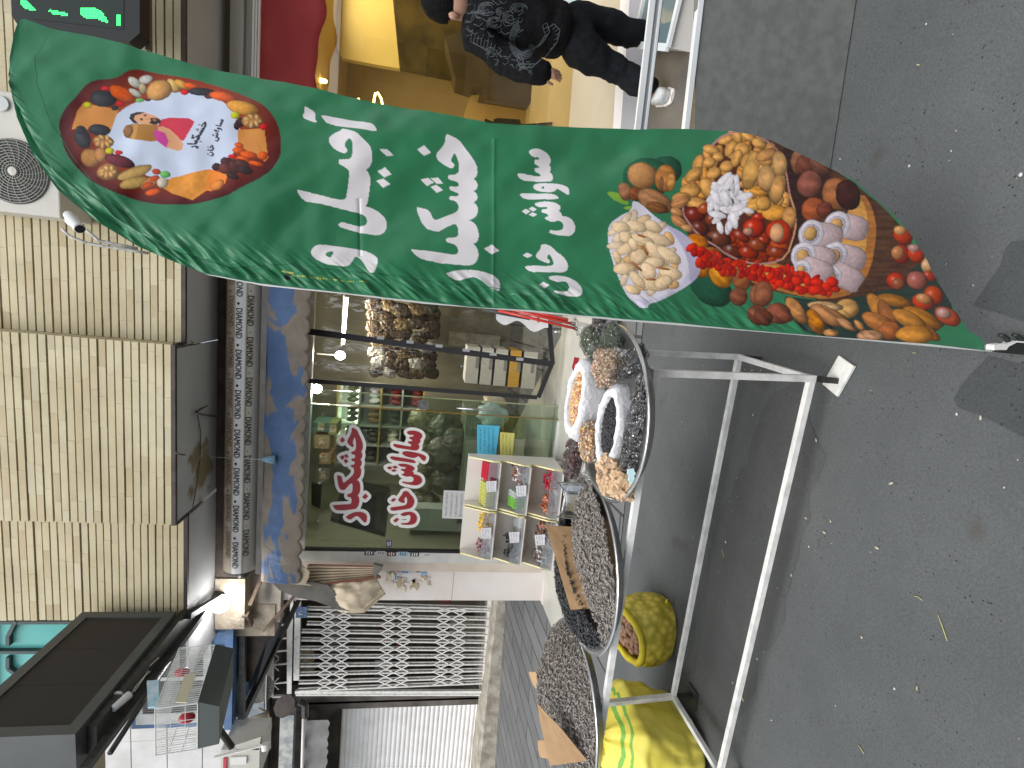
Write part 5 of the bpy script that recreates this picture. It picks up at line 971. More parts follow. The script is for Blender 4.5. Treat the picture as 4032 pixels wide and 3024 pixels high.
def pile(x0, x1, tier, cols, label, kind, seedv, size=.022, box=False, name='sweets'):
    z0, z1_, yf, yf2 = tiers[tier]; r_ = random.Random(seedv); mb = MB()
    ms_ = [mat('wrap_%d_%d_%d' % tuple(int(c_*99) for c_ in q), q, rough=.3, bump=.3, bs=60) for q in cols]
    n_ = int((x1-x0)*320)
    if box:
        s = .036; k_ = 0
        for iz in range(3):
            for ix in range(int((x1-x0)/s)):
                for iy in range(3):
                    mb.mi = 0 if len(cols) == 1 else (ix*len(cols)//max(1, int((x1-x0)/s))); x = x0+ix*s; y = yf2+.07+iy*.045; z = z0+.03+iz*.034+iy*.02
                    mb.box((x+.002+r_.uniform(-.001, .001), y, z), (x+s-.002, y+.04, z+.032))
    else:
        for i in range(n_):
            mb.mi = r_.randrange(len(ms_)); x = r_.uniform(x0+.015, x1-.015); d_ = r_.random(); y = yf2+.05+.16*d_; z = z0+.03+.085*r_.random()+.05*d_
            mb.ell((x, y, z), (size*r_.uniform(.8, 1.4), size*.55, size*.45), Matrix.Rotation(r_.uniform(0, 3), 3, Vector((r_.gauss(0, 1), r_.gauss(0, 1), r_.gauss(0, 1))).normalized()), 6, 4)
    o = mb.o(name, ms_); return props(o, label, 'sweets', None, 'stuff')
pile(-1.77, -1.56, 0, [(.60,.03,.06)], 'stacked red boxed sweets on the top shelf of the right rack', '', 1, box=True, name='boxed_sweets'); pile(-2.05, -1.79, 0, [(.62,.62,.18)], 'stacked pale yellow boxed sweets on the top shelf of the right rack', '', 2, box=True, name='boxed_sweets')
pile(-1.78, -1.57, 1, [(.62,.6,.58),(.16,.03,.03),(.45,.18,.1)], 'white and maroon wrapped sweets on the middle shelf of the right rack', '', 3); pile(-2.02, -1.82, 1, [(.20,.50,.08),(.5,.55,.5)], 'green and white boxed sweets on the middle shelf of the right rack', '', 4, box=True, name='boxed_sweets')
pile(-1.80, -1.57, 2, [(.55,.03,.05),(.4,.02,.04)], 'shiny red wrapped sweets on the bottom shelf of the right rack', '', 5); pile(-2.04, -1.83, 2, [(.35,.12,.05),(.5,.1,.06),(.6,.3,.15)], 'brown and red wrapped sweets on the bottom shelf of the right rack', '', 6)
pile(-2.37, -2.10, 0, [(.75,.50,.02),(.70,.32,.02),(.7,.6,.1)], 'golden yellow wrapped sweets on the top shelf of the left rack', '', 7); pile(-2.58, -2.42, 0, [(.22,.05,.08),(.4,.25,.28)], 'purple wrapped sweets on the top shelf of the left rack', '', 8)
pile(-2.58, -2.3, 1, [(.025,.025,.03),(.05,.045,.04)], 'black wrapped sweets on the middle shelf of the left rack', '', 9, .026)
pile(-2.36, -2.1, 2, [(.10,.04,.02),(.25,.12,.05),(.45,.2,.15)], 'brown foil sweets on the bottom shelf of the left rack', '', 10); pile(-2.59, -2.4, 2, [(.45,.45,.45),(.6,.58,.56),(.14,.08,.06)], 'silver foil sweets on the bottom shelf of the left rack', '', 11)
for i, (p, l) in enumerate(((cB(1555, 855), 'white price card leaning on the top shelf of the right rack'), (cB(1750, 885), 'white price card with writing on the middle shelf of the right rack'), (cB(1520, 1160), 'white price card on the top shelf of the left rack'), (cB(1705, 1188), 'white price card on the middle shelf of the left rack'), (cB(1872, 1205), 'white price card on the bottom shelf of the left rack'))):
    yy = (4.70, 4.60, 4.70, 4.60, 4.50)[i]; f = lambda dx, dy: Q((p[0]+dx, p[1]+dy), yy)
    notice([f(-19, 22), f(-24, -19), f(18, -22), f(16, 20)], ['قیمت ویژه', 'یک کیلو', '۲۴۰ تومان'], (.72,.71,.74), 'price_card', l, 'price card')
# ---- shop room
wallm = mat('olive_room_wall', (.22,.205,.14), (.27,.25,.18), 1.2, .6); room = thing('shop_room', (-1, 7, .12), 'olive walled interior of the nut shop seen through the glass', 'room')
mb = MB(); mb.box((-2.98, 8.4, .1), (1.4, 8.45, 3.5)); mb.o('back_wall', wallm, room)
mb = MB(); mb.box((-2.97, 5.25, .1), (-2.93, 8.4, 3.5)); mb.o('side_wall', wallm, room); mb = MB(); mb.box((.84, 5.25, .1), (.88, 8.4, 3.5)); mb.o('side_wall', wallm, room)
mb = MB(); mb.box((-2.97, 5.43, 3.42), (.88, 8.45, 3.46)); mb.o('ceiling', mat('cream_ceiling', (.5,.47,.36), rough=.7), room)
mb = MB(); mb.box((-2.97, 5.305, .05), (.88, 8.45, .16)); mb.o('room_floor', plat, room)
# lamps in the room
def tubelamp(p, q, lab, e=14, r=.02, w=10):
    t = thing('tube_lamp', Vector(p), lab, 'lamp'); mb = MB(); mb.tube([p, q], r, 8); mb.o('tube', mat('tube_glow', (1,1,1), emit=(1,.98,.9), es=e), t); mb = MB(); mb.box(Vector(p)+Vector((-.03, .02, .02)), Vector(q)+Vector((.03, .06, .05))); mb.o('housing', whv, t)
    L_ = bpy.data.lights.new('tube_light', 'AREA'); L_.shape = 'RECTANGLE'; L_.size = .9; L_.size_y = .15; L_.energy = w; L_.color = (1, .95, .82); lo = bpy.data.objects.new('tube_light', L_); lk(lo); m_ = (Vector(p)+Vector(q))/2-Vector((0, .0, .08)); lo.parent = t; lo.location = m_-t.location
tubelamp((-.75, 7.2, 2.78), (-.1, 7.2, 2.76), 'lit fluorescent tube under the shop ceiling on the right', w=22); tubelamp((-1.95, 7.6, 2.70), (-1.65, 7.6, 2.68), 'short lit fluorescent tube at the left of the shop ceiling', w=12)
def bulb(p, r, lab, e, w):
    t = thing('ceiling_bulb', Vector(p), lab, 'lamp'); mb = MB(); mb.ell(p, (r, r, r*1.1), None, 16, 10); mb.o('globe', mat('bulb_glow_%d' % e, (1,1,1), emit=(1,.98,.93), es=e), t, True); mb = MB(); mb.tube([Vector(p)+Vector((0, 0, r)), Vector((p[0], p[1], 2.95))], .008, 6); mb.o('cord', whv, t)
    L_ = bpy.data.lights.new('bulb_light', 'POINT'); L_.energy = w; L_.shadow_soft_size = r; L_.color = (1, .96, .88); lo = bpy.data.objects.new('bulb_light', L_); lk(lo); lo.parent = t; lo.location = (0, -.14, -.12)
bulb(Q(D(735, 768), 6.4), .055, 'round lit bulb hanging behind the plastic curtain', 25, 11); bulb(Q(D(684, 840), 5.55), .05, 'bright lit lamp just under the awning edge behind the sliding door', 40, 9)
# wall panels, boards, boxes, shelving
def fb(name, p, q, y, d, m, label, cat, group=None):
    mb = MB(); fbox(mb, p, q, y, d); return props(mb.o(name, m), label, cat, group)
def fp(name, pts, y, d, m, label, cat, group=None):
    mb = MB(); fpoly(mb, pts, y, d); return props(mb.o(name, m), label, cat, group)
dk = mat('dark_green_screen', (.016,.018,.014), (.035,.034,.025), 3, .5, spec=.1)
t = thing('framed_screen', QX(cB(700, 1000), -2.9), 'large dark framed screen on the back wall of the shop', 'screen'); mb = MB(); mb.poly([QX(f, -2.925) for f in (cB(600, 820), cB(885, 880), cB(850, 1180), cB(500, 1080))], (.05, 0, 0)); mb.o('frame', mat('black_frame', (.015,.015,.012), rough=.4), t); mb = MB(); mb.poly([QX(f, -2.872) for f in (cB(618, 850), cB(855, 900), cB(825, 1145), cB(530, 1058))], (.004, 0, 0)); mb.o('screen_glass', dk, t)
fp('wall_monitor', [cB(375, 835), cB(440, 845), cB(430, 1000), cB(375, 975)], 5.9, .05, dk, 'small black monitor high on the shop wall at the left edge of the awning', 'monitor')
fp('white_wall_cabinet', [cB(495, 695), cB(850, 715), cB(840, 880), cB(490, 860)], 8.2, .15, mat('pale_grey_panel', (.42,.44,.40), rough=.5), 'pale grey panel on the back wall behind the red lettering', 'panel')
carton = mat('carton_brown', (.28,.19,.10), (.36,.25,.14), 5, .8); teal_box = mat('carton_teal', (.07,.13,.11), rough=.6)
for i, (a, b, m_, l) in enumerate(((cB(385, 435), cB(490, 500), teal_box, 'dark green carton, highest of the boxes above the shelf'), (cB(395, 520), cB(490, 610), carton, 'brown carton with a red print left of the shelf top'), (cB(490, 440), cB(540, 520), mat('carton_olive', (.22,.22,.06), rough=.7), 'olive carton beside the dark green one'), (cB(430, 640), cB(500, 710), mat('carton_orange', (.40,.22,.09), rough=.7), 'orange brown carton under the red printed one'), (cB(405, 740), cB(490, 828), mat('carton_grey', (.17,.15,.11), rough=.7), 'grey brown carton, lowest of the stacked boxes by the monitor'))):
    t = thing('storage_carton', Q(a, 6.2), l, 'box', 'cartons stacked high in the shop'); mb = MB(); fbox(mb, a, b, 6.2, .3); mb.o('box_body', m_, t); mb = MB(); mid = ((a[0]+b[0])/2, (a[1]+b[1])/2); fbox(mb, (mid[0]-12, mid[1]-18), (mid[0]+12, mid[1]+14), 6.196, .003); mb.o('printed_label', mat('carton_label', (.45,.4,.3), (.4,.08,.05), 30, .6, r2=(.5, .6)), t)
gl = mat('gold_trim_shelf', (.65,.48,.12), rough=.3, metal=.4); shelfw = mat('shelf_back', (.33,.35,.33), rough=.5)
t = thing('packet_shelf', Vector((-1.3, 7.3, .8)), 'pale shelving with gold trims holding packets of nuts in the middle of the shop', 'shelf')
mb = MB(); a = Q(cB(560, 180), 7.4); b = Q(cB(1075, 715), 7.4); mb.box((a.x, 7.6, b.z), (b.x, 7.63, a.z)); mb.o('back_panel', shelfw, t)
mb = MB(); xs = [a.x+(b.x-a.x)*k_/4 for k_ in range(5)]; zs = [a.z+(b.z-a.z)*k_/4 for k_ in range(5)]
for x in xs: mb.box((x-.012, 7.3, min(zs)), (x+.012, 7.6, max(zs)))
for z in zs: mb.box((min(xs), 7.3, z-.012), (max(xs), 7.6, z+.012))
mb.o('shelf_board', mat('shelf_white', (.45,.46,.42), rough=.5), t)
mb = MB()
for z in (zs[0], zs[4], zs[2]): mb.bar((min(xs), 7.29, z), (max(xs), 7.29, z), .025)
mb.o('gold_trim', gl, t)
pk_cols = [(.06,.05,.04),(.20,.02,.015),(.10,.07,.03),(.03,.05,.03),(.45,.40,.30),(.25,.14,.06),(.55,.55,.5),(.12,.16,.08)]
r_ = random.Random(14); ordn = ['first', 'second', 'third', 'fourth']
for i in range(4):
    for j in range(4):
        x = (xs[i]+xs[i+1])/2; z = min(zs)+(max(zs)-min(zs))*j/4+.02; w_ = abs(xs[1]-xs[0])*.36; ci = r_.choice((0, 2, 3, 4, 5, 6, 7)) if not (i == 0 and j in (0, 1)) else 1; mb = MB()
        for k_ in range(3):
            xx = x+(k_-1)*w_*.75; mb = MB(); mb.ell((xx, 7.42+.02*k_, z+.085), (w_*.42, .05, .085), Matrix.Rotation(r_.uniform(-.2, .2), 3, 'Y'), 10, 8, lambda v: 1+.15*noise.noise(v*3+Vector((i, j, k_))))
            o = mb.o('snack_packet', mat('packet_%d' % ci, pk_cols[ci], tuple(min(1, c_*2.2+.05) for c_ in pk_cols[ci]), 12, .25, bump=.5, bs=25), None, True); props(o, '%s packet, column %s from right, %s shelf up, of the gold trimmed shelving' % (('left', 'middle', 'right')[k_], ordn[i], ordn[j]), 'packets', 'packets on the shelving')
# sacks of nuts along the lower shop
r_ = random.Random(4); sackm = mat('clear_sack_goods', (.16,.12,.06), (.46,.40,.28), 9, .22, bump=.8, bs=12, dist=.03)
for i, (px, py, yy, rr_, l) in enumerate(((1100, 420, 6.6, .16, 'rightmost plump sack of goods under the gold trim'), (1110, 560, 6.6, .16, 'plump sack of goods below the word ending in a tail'), (1100, 700, 6.5, .17, 'middle plump sack of goods in the shop'), (1100, 820, 6.6, .15, 'plump sack with creases left of the middle one'), (1250, 640, 6.2, .22, 'big round dark sack with radiating folds in the lower shop'), (1270, 820, 6.3, .20, 'pale olive sack left of the big dark one'), (1250, 480, 6.4, .20, 'greyish sack right of the big dark one'), (1330, 560, 6.1, .17, 'dark low sack beside the blue notice'), (1120, 960, 6.7, .17, 'leftmost pale sack standing near the back wall'))):
    c = Q(cB(px, py), yy); mb = MB(); mb.ell(c, (rr_, rr_*.8, rr_*1.05), None, 56, 30, lambda v: 1+.12*noise.noise(v*2.3+Vector((i*3, 0, 0)))+.09*abs(math.sin(math.atan2(v.y, v.x)*6+i+3*noise.noise(v*2)))*(.3+abs(v.z))+.05*noise.noise(v*7)); props(mb.o('goods_sack', mat('dark_sack', (.07,.065,.045), (.14,.13,.09), 8, .35, bump=.7, bs=14, dist=.03) if 'dark' in l else sackm, None, True), l, 'sack', 'plump sacks inside the shop')
fb('goods_counter', cB(1390, 380), cB(1440, 1100), 5.9, .9, mat('counter_olive', (.22,.23,.17), rough=.4), 'low olive counter under the sacks inside the shop', 'counter')
fp('display_cabinet', [cB(1060, 1000), cB(1100, 1000), cB(1365, 1010), cB(1355, 1150), cB(1000, 1140)], 5.9, .2, mat('pale_cabinet', (.40,.42,.38), (.46,.47,.42), 3, .5), 'pale cabinet standing against the back wall at the left', 'cabinet')
# stacked white boxes with an orange one
bz = [cK(672, 320), cK(735, 320), cK(803, 320), cK(875, 320), cK(942, 320), cK(1010, 320)]; nm_ = ['topmost crumpled white carton in the stack behind the curtain', 'white carton second from the top of the stack behind the curtain', 'white carton just above the orange one behind the curtain', 'orange carton in the stack behind the curtain', 'lowest white carton in the stack behind the curtain']
for i in range(5):
    a = Q(bz[i], 5.75); b = Q((bz[i+1][0], bz[i+1][1]+110), 5.75); t = thing('white_carton' if i != 3 else 'orange_carton', ((-.85), 5.75, b.z), nm_[i], 'box', 'boxes stacked behind the curtain')
    mb = MB(); mb.box((-.93-.003*i, 5.75, b.z+.003), (-.50, 6.15, a.z-.003)); mb.o('box_body', mat('carton_white', (.62,.60,.56), (.68,.66,.62), 5, .6) if i != 3 else mat('carton_bright_orange', (.75,.42,.05), rough=.6), t)
    mb = MB(); mb.box((-.75, 5.746, b.z+.03), (-.62, 5.7495, b.z+.07)); mb.o('printed_label', mat('grey_print', (.3,.28,.25), rough=.7), t)
# crumpled plastic bags on the boxes
fbm = mat('blue_carrier', (.50,.60,.62), (.60,.70,.72), 9, .35, bump=.7, bs=18, dist=.02)
c = Q(cB(1560, 390), 5.6); mb = MB(); mb.ell(c, (.15, .12, .17), None, 28, 18, lambda v: 1+.3*noise.noise(v*2)+.06*noise.noise(v*9)); props(mb.o('carrier_bag', fbm, None, True), 'crumpled pale blue carrier bag hanging beside the door handle', 'bag')
c = Q(cB(1570, 300), 5.68); mb = MB(); mb.ell(c, (.09, .08, .13), None, 24, 14, lambda v: 1+.35*noise.noise(v*2.2)+.08*noise.noise(v*8)); props(mb.o('carrier_bag', mat('tan_carrier', (.55,.42,.22), (.66,.6,.5), 8, .4, bump=.6, bs=20, dist=.02), None, True), 'crumpled tan and white carrier bag on top of the stacked boxes', 'bag')
# right part: picture frame, water bottles, clutter
fb('framed_print', cK(595, 70), cK(845, 160), 8.3, .03, mat('framed_print', (.42,.40,.33), (.30,.29,.24), 9, .5, r2=(.45,.6)), 'framed pale print on the back wall seen through the curtain', 'picture')
for i in range(7):
    c = Q(cK(700+i*34, 250), 6.9); mb = MB(); mb.lathe(c-Vector((0, 0, .12)), [(0, 0), (.045, 0), (.045, .17), (.02, .22), (.02, .25), (0, .25)], 14); props(mb.o('water_bottle', mat('blue_bottle', (.10,.16,.20), rough=.2), None, True), ['first', 'second', 'third', 'fourth', 'fifth', 'sixth', 'seventh'][i]+' blue bottle from the top of the picture row behind the curtain' if False else ['topmost', 'second highest', 'third highest', 'middle', 'third lowest', 'second lowest', 'lowest'][i]+' small blue bottle in the column behind the plastic curtain', 'bottle', 'bottles behind the curtain')
for i, k_ in enumerate((400, 475, 520, 320)):
    p = Q(cK(k_, 20), 7.7); mb = MB(); mb.bar((-.75, 7.7, p.z), (.6, 7.7, p.z), .018); props(mb.o('gold_shelf_rail', gl), 'thin gold rail of the wall shelving seen through the curtain, %s' % ('third from the top', 'second from the bottom', 'lowest', 'second from the top')[i] if False else ['gold rail third from the top behind the curtain', 'gold rail second from the bottom behind the curtain', 'lowest gold rail behind the curtain', 'gold rail second from the top behind the curtain'][i], 'rail', 'gold rails behind the curtain')
r_ = random.Random(77); gm = [mat('goods_dark', (.05,.03,.02), (.16,.10,.05), 20, .3), mat('goods_amber', (.25,.15,.06), (.4,.28,.12), 16, .3), mat('goods_cream', (.4,.35,.26), rough=.5)]
for i in range(4):
    for j in range(3):
        p = Q(cK(365+j*75, 10), 8.0); mb = MB(); mb.mi = 0; x = -.6+i*.3
        for k_ in range(4): mb.ell((x+r_.uniform(-.09, .09), 7.9, p.z+r_.uniform(-.05, .05)), (.08, .06, .07), None, 10, 7, lambda v: 1+.25*noise.noise(v*3))
        props(mb.o('shelf_goods', gm[(i+j) % 3], None, True), 'packed goods %s from the left on the %s gold rail behind the curtain' % (ordn[i], ('upper', 'middle', 'lower')[j]), 'goods', 'goods behind the curtain')
# ---- plastic curtain with black borders
cf = clear('curtain_film', (.88,.86,.78), .09, .07)
cur = thing('plastic_curtain', (-.6, 5.06, .2), 'clear crinkled plastic curtain with black borders and grey tabs in the shop doorway', 'curtain'); blk = mat('black_webbing', (.012,.012,.014), rough=.7, bump=.3, bs=80)
yc = 5.07; P_ = lambda x, y: Q(cK(x, y), yc)
def panel(c4):
    A, B_, C_, D_ = c4; vs, fs = grid(170, 130, lambda u, v: ((A*(1-u)+B_*u)*(1-v)+(D_*(1-u)+C_*u)*v)+Vector((0, .014*noise.noise((u*5, v*5, 1))+max(0, .2+noise.noise((u*4, v*3, 9)))*(.020*abs(noise.noise((u*26, v*20, 4)))+.008*abs(noise.noise((u*70, v*40, 6)))), 0))); mb = MB(); mb.add(vs, fs); return mb
panel([P_(-330, 300), P_(-330, 75), P_(1105, 225), P_(1030, 400)]).o('clear_sheet', cf, cur, True)
panel([P_(-330, 25), P_(-330, -330), P_(1090, -330), P_(1110, 210)]).o('clear_sheet', cf, cur, True)
mb = MB()
def band(a, b, w): mb.bar(a, b, .012, w, up=(b-a).cross(Vector((0, 1, 0))).normalized())
band(P_(-330, 40), P_(1108, 232), .060); band(P_(-330, 300), P_(1035, 400), .042); band(P_(1108, 232)+Vector((0, -.004, 0)), P_(1040, 400)+Vector((0, -.004, 0)), .048); band(P_(1095, 30)+Vector((0, -.005, 0)), P_(1112, 235)+Vector((0, -.005, 0)), .05); mb.o('black_border', blk, cur)
for i, (x, y) in enumerate(((252, 102), (400, 122), (545, 142), (680, 163), (815, 183), (948, 208))):
    a = P_(x-17, y-9); b = P_(x+17, y+9); mb = MB(); mb.box((a.x, yc-.012, a.z), (b.x, yc-.009, b.z)); mb.o('grey_tab', mat('grey_tab', (.30,.30,.31), rough=.8), cur)
mb = MB(); mb.tube([P_(1118, 70)+Vector((0, -.03, 0)), P_(1148, 70)+Vector((0, -.03, 0))], .018, 12); mb.o('weight_tube', steel, cur, True)
# white cloth and folded red ladder
vs, fs = grid(30, 10, lambda u, v: Q(cK(830+260*u, -20+(30+60*u+18*math.sin(u*11))*v), 4.98)); mb = MB(); mb.add(vs, fs); props(mb.o('white_cloth', mat('white_cloth', (.62,.62,.63), (.7,.7,.7), 6, .8), None, True), 'scalloped white cloth hanging behind the red ladder', 'cloth')

r_ = random.Random(31); hp = [mat('foil_brown', (.018,.012,.008), (.08,.055,.035), 14, .16, bump=.9, bs=22, dist=.03, metal=.3), mat('foil_amber', (.06,.04,.018), (.20,.14,.07), 14, .18, bump=.9, bs=22, dist=.03, metal=.3), mat('foil_silver', (.4,.4,.38), (.14,.13,.12), 12, .16, bump=.9, bs=22, dist=.03, metal=.5)]
rows_ = ['top', 'second', 'third', 'fourth', 'bottom']; cols_ = ['first', 'second', 'third', 'fourth', 'fifth', 'sixth', 'seventh', 'eighth']
for j in range(5):
    for i in range(8):
        c = Q(cK(235+j*66+r_.uniform(-14, 14), -52+i*47+r_.uniform(-14, 14)), 7.3+.1*(i % 2)); mb = MB(); mb.ell(c, (.085, .022, .125), Matrix.Rotation(r_.uniform(-.5, .5), 3, 'Y'), 26, 16, lambda v: (abs(v.x)**3+abs(v.z)**3+abs(v.y)**3)**(-1/3)*(1+.16*noise.noise(v*3+Vector((i*2, j*3, 0)))+.08*noise.noise(v*9+Vector((i, j, 0))))); props(mb.o('hanging_packet', hp[r_.choice((0, 0, 0, 1, 2))], None, True), 'shiny packet hanging behind the curtain, %s row, %s from the right' % (rows_[j], cols_[i]), 'packet', 'shiny packets hanging behind the curtain')
t = thing('folding_ladder', Q(cK(1100, 20), 4.8), 'folded red tubular stand leaning by the shop doorway', 'ladder'); mb = MB(); redp = mat('red_enamel', (.50,.03,.02), rough=.3)
for a, b in ((cK(840, -35), cK(1225, 55)), (cK(900, -40), cK(1205, 30)), (cK(1000, -30), cK(1190, 12))): mb.tube([Q(a, 4.86), Q(b, 4.75)], .014, 10)
mb.tube([Q(cK(1040, -20), 4.83), Q(cK(1042, 25), 4.83)], .01, 8); mb.o('tube_frame', redp, t, True)
mb = MB(); mb.tube([Q(cK(760, -42), 4.9), Q(cK(1000, 3), 4.86)], .022, 10); mb.o('black_strut', MT['black_plastic'], t, True)
mb = MB()
for b in (cK(1222, 54), cK(1203, 29)): mb.tube([Q(b, 4.75), Q((b[0]+16, b[1]+4), 4.75)], .019, 10)
mb.o('rubber_foot', MT['black_plastic'], t, True)
# ================================================================ awning, roller, left shops, right shop, person
c00 = cr(0, 0); c10 = cr(1, 0); cE = crop(1500, 0, .5877)
def extend(a, b, t): return a+(b-a)*t
# ---- printed roller
rol = thing('awning_roller', (-1.2, 4.98, 3.1), 'rolled awning wrapped in grey and white film printed with a repeated brand word', 'roller')
RC = Vector((0, 4.985, 3.285)); RR0 = .165
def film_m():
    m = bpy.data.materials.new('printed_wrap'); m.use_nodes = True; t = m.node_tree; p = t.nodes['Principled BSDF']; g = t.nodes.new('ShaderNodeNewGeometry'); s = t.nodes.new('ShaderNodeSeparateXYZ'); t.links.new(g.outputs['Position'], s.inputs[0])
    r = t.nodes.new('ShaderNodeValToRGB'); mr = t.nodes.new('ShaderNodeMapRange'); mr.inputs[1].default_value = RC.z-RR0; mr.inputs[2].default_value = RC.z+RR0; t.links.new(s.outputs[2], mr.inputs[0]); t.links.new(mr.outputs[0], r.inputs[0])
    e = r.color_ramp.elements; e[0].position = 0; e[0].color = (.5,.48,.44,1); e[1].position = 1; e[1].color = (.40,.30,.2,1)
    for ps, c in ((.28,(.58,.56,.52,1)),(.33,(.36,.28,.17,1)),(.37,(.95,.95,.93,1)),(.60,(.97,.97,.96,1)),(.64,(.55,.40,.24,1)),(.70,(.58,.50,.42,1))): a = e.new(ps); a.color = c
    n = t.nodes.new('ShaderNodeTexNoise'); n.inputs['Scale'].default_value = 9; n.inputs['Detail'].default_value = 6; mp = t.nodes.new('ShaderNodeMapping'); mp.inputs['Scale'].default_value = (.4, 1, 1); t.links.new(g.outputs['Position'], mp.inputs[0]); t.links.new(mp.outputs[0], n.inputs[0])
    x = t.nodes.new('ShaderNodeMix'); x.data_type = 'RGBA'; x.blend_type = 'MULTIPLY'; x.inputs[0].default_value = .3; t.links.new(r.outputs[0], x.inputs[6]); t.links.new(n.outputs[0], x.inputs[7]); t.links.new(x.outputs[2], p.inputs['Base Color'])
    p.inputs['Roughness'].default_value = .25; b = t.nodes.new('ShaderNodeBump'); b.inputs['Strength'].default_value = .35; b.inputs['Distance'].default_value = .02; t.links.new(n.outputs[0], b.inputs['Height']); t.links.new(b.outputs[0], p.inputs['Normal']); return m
mb = MB(); L0, L1 = -2.84, .9
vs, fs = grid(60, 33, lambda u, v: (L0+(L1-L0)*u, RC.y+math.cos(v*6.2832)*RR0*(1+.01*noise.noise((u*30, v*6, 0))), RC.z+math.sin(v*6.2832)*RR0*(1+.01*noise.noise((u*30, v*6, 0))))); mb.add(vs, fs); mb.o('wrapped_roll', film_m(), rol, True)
mb = MB(); mb.tube([(L0-.02, RC.y, RC.z), (L0-.001, RC.y, RC.z)], RR0*.98, 24); mb.tube([(L0-.12, RC.y, RC.z), (L0, RC.y, RC.z)], .04, 10); mb.o('roll_end', black_steel, rol)
for nm, za, col, ph in (('print_row', .45, (.20,.14,.08), .1), ('print_row', .0, (.02,.02,.02), 0), ('print_row', -.52, (.05,.045,.035), .12)):
    mb = MB(); ang = math.asin(za if abs(za) < 1 else .9); y0 = RC.y-math.cos(ang)*(RR0+.0025); z0 = RC.z+math.sin(ang)*(RR0+.0025); uz = Vector((0, -math.sin(ang)*-1*-1, 0)); tang = Vector((0, math.sin(ang), math.cos(ang))); x = L0+.05+ph
    while x < .3:
        mb = MB()      # printed upside down on the wrap
        put_text(mb, 'DIAMOND', Vector((x+.28, y0, z0))+tang*.030, Vector((-1, 0, 0)), -tang, .054, .27)
        mb.v += [v+Vector((.0035, -.0001, .0012)) for v in mb.v[:]]; n0_ = len(mb.v)//2; mb.f += [tuple(i+n0_ for i in f_) for f_ in mb.f[:]]; mb.m = [0]*len(mb.f)
        mb.o('printed_word', mat('print_%d' % int(za*100), col, rough=.5), rol); mb = MB(); mb.ell((x+.325, y0-.0005, z0+.012), (.013, .0006, .012), None, 8, 4); x += .375; mb.o('printed_dot', MT['print_%d' % int(za*100)], rol)
# ---- awning rail, valance, folded side
awn = thing('folded_awning', (-1.2, 4.8, 2.7), 'grimy brown awning with blue patches, scalloped valance and bunched folds at its left end', 'awning')
mb = MB(); mb.box((-2.86, 4.86, 3.065), (.9, 5.0, 3.115)); mb.box((-2.86, 4.87, 3.03), (.9, 5.02, 3.060)); mb.o('awning_rail', mat('bronze_rail', (.13,.115,.10), (.20,.18,.16), 6, .4), awn)
def awn_m():
    m = bpy.data.materials.new('grimy_awning'); m.use_nodes = True; t = m.node_tree; p = t.nodes['Principled BSDF']; g = t.nodes.new('ShaderNodeTexCoord')
    def nn(s, d, mp_=None):
        n = t.nodes.new('ShaderNodeTexNoise'); n.inputs['Scale'].default_value = s; n.inputs['Detail'].default_value = d; n.inputs['Distortion'].default_value = .7; q = t.nodes.new('ShaderNodeMapping'); q.inputs['Scale'].default_value = mp_ or (1, 1, 1); t.links.new(g.outputs['Object'], q.inputs[0]); t.links.new(q.outputs[0], n.inputs[0]); return n
    a = nn(2.6, 3, (.75, 1, 1.5)); r = t.nodes.new('ShaderNodeValToRGB'); r.color_ramp.elements[0].position = .60; r.color_ramp.elements[1].position = .645; r.color_ramp.elements[0].color = (.06,.12,.25,1); r.color_ramp.elements[1].color = (.20,.17,.135,1); sz = t.nodes.new('ShaderNodeSeparateXYZ'); t.links.new(g.outputs['Object'], sz.inputs[0]); m1_ = t.nodes.new('ShaderNodeMath'); m1_.operation = 'SUBTRACT'; m1_.inputs[1].default_value = .19; t.links.new(sz.outputs[2], m1_.inputs[0]); m2_ = t.nodes.new('ShaderNodeMath'); m2_.operation = 'ABSOLUTE'; t.links.new(m1_.outputs[0], m2_.inputs[0]); m3_ = t.nodes.new('ShaderNodeMath'); m3_.operation = 'MULTIPLY_ADD'; m3_.inputs[1].default_value = 1.25; t.links.new(m2_.outputs[0], m3_.inputs[0]); t.links.new(a.outputs[0], m3_.inputs[2]); t.links.new(m3_.outputs[0], r.inputs[0])
    b = nn(9, 6); r2 = t.nodes.new('ShaderNodeValToRGB'); r2.color_ramp.elements[0].color = (.5,.5,.5,1); r2.color_ramp.elements[1].color = (1.35,1.3,1.25,1); t.links.new(b.outputs[0], r2.inputs[0])
    x = t.nodes.new('ShaderNodeMix'); x.data_type = 'RGBA'; x.blend_type = 'MULTIPLY'; x.inputs[0].default_value = .75; t.links.new(r.outputs[0], x.inputs[6]); t.links.new(r2.outputs[0], x.inputs[7]); t.links.new(x.outputs[2], p.inputs['Base Color']); p.inputs['Roughness'].default_value = .7
    bu = t.nodes.new('ShaderNodeBump'); bu.inputs['Strength'].default_value = .5; bu.inputs['Distance'].default_value = .02; t.links.new(b.outputs[0], bu.inputs['Height']); t.links.new(bu.outputs[0], p.inputs['Normal']); return m
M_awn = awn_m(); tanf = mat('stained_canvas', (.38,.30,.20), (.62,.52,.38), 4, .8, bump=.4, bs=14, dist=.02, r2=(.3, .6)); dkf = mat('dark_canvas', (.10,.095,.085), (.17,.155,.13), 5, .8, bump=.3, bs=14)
def val(u, v):
    x = -2.92+3.4*u; sc_ = abs(math.sin((x+2.92)*math.pi/.155))**.55*.045; z = 3.05-(.345+sc_)*v; return Vector((x, 4.82-.05*math.sin(v*2.2)+.018*math.sin(x*6+v)+.012*noise.noise((x*5, v*2, 0)), z))
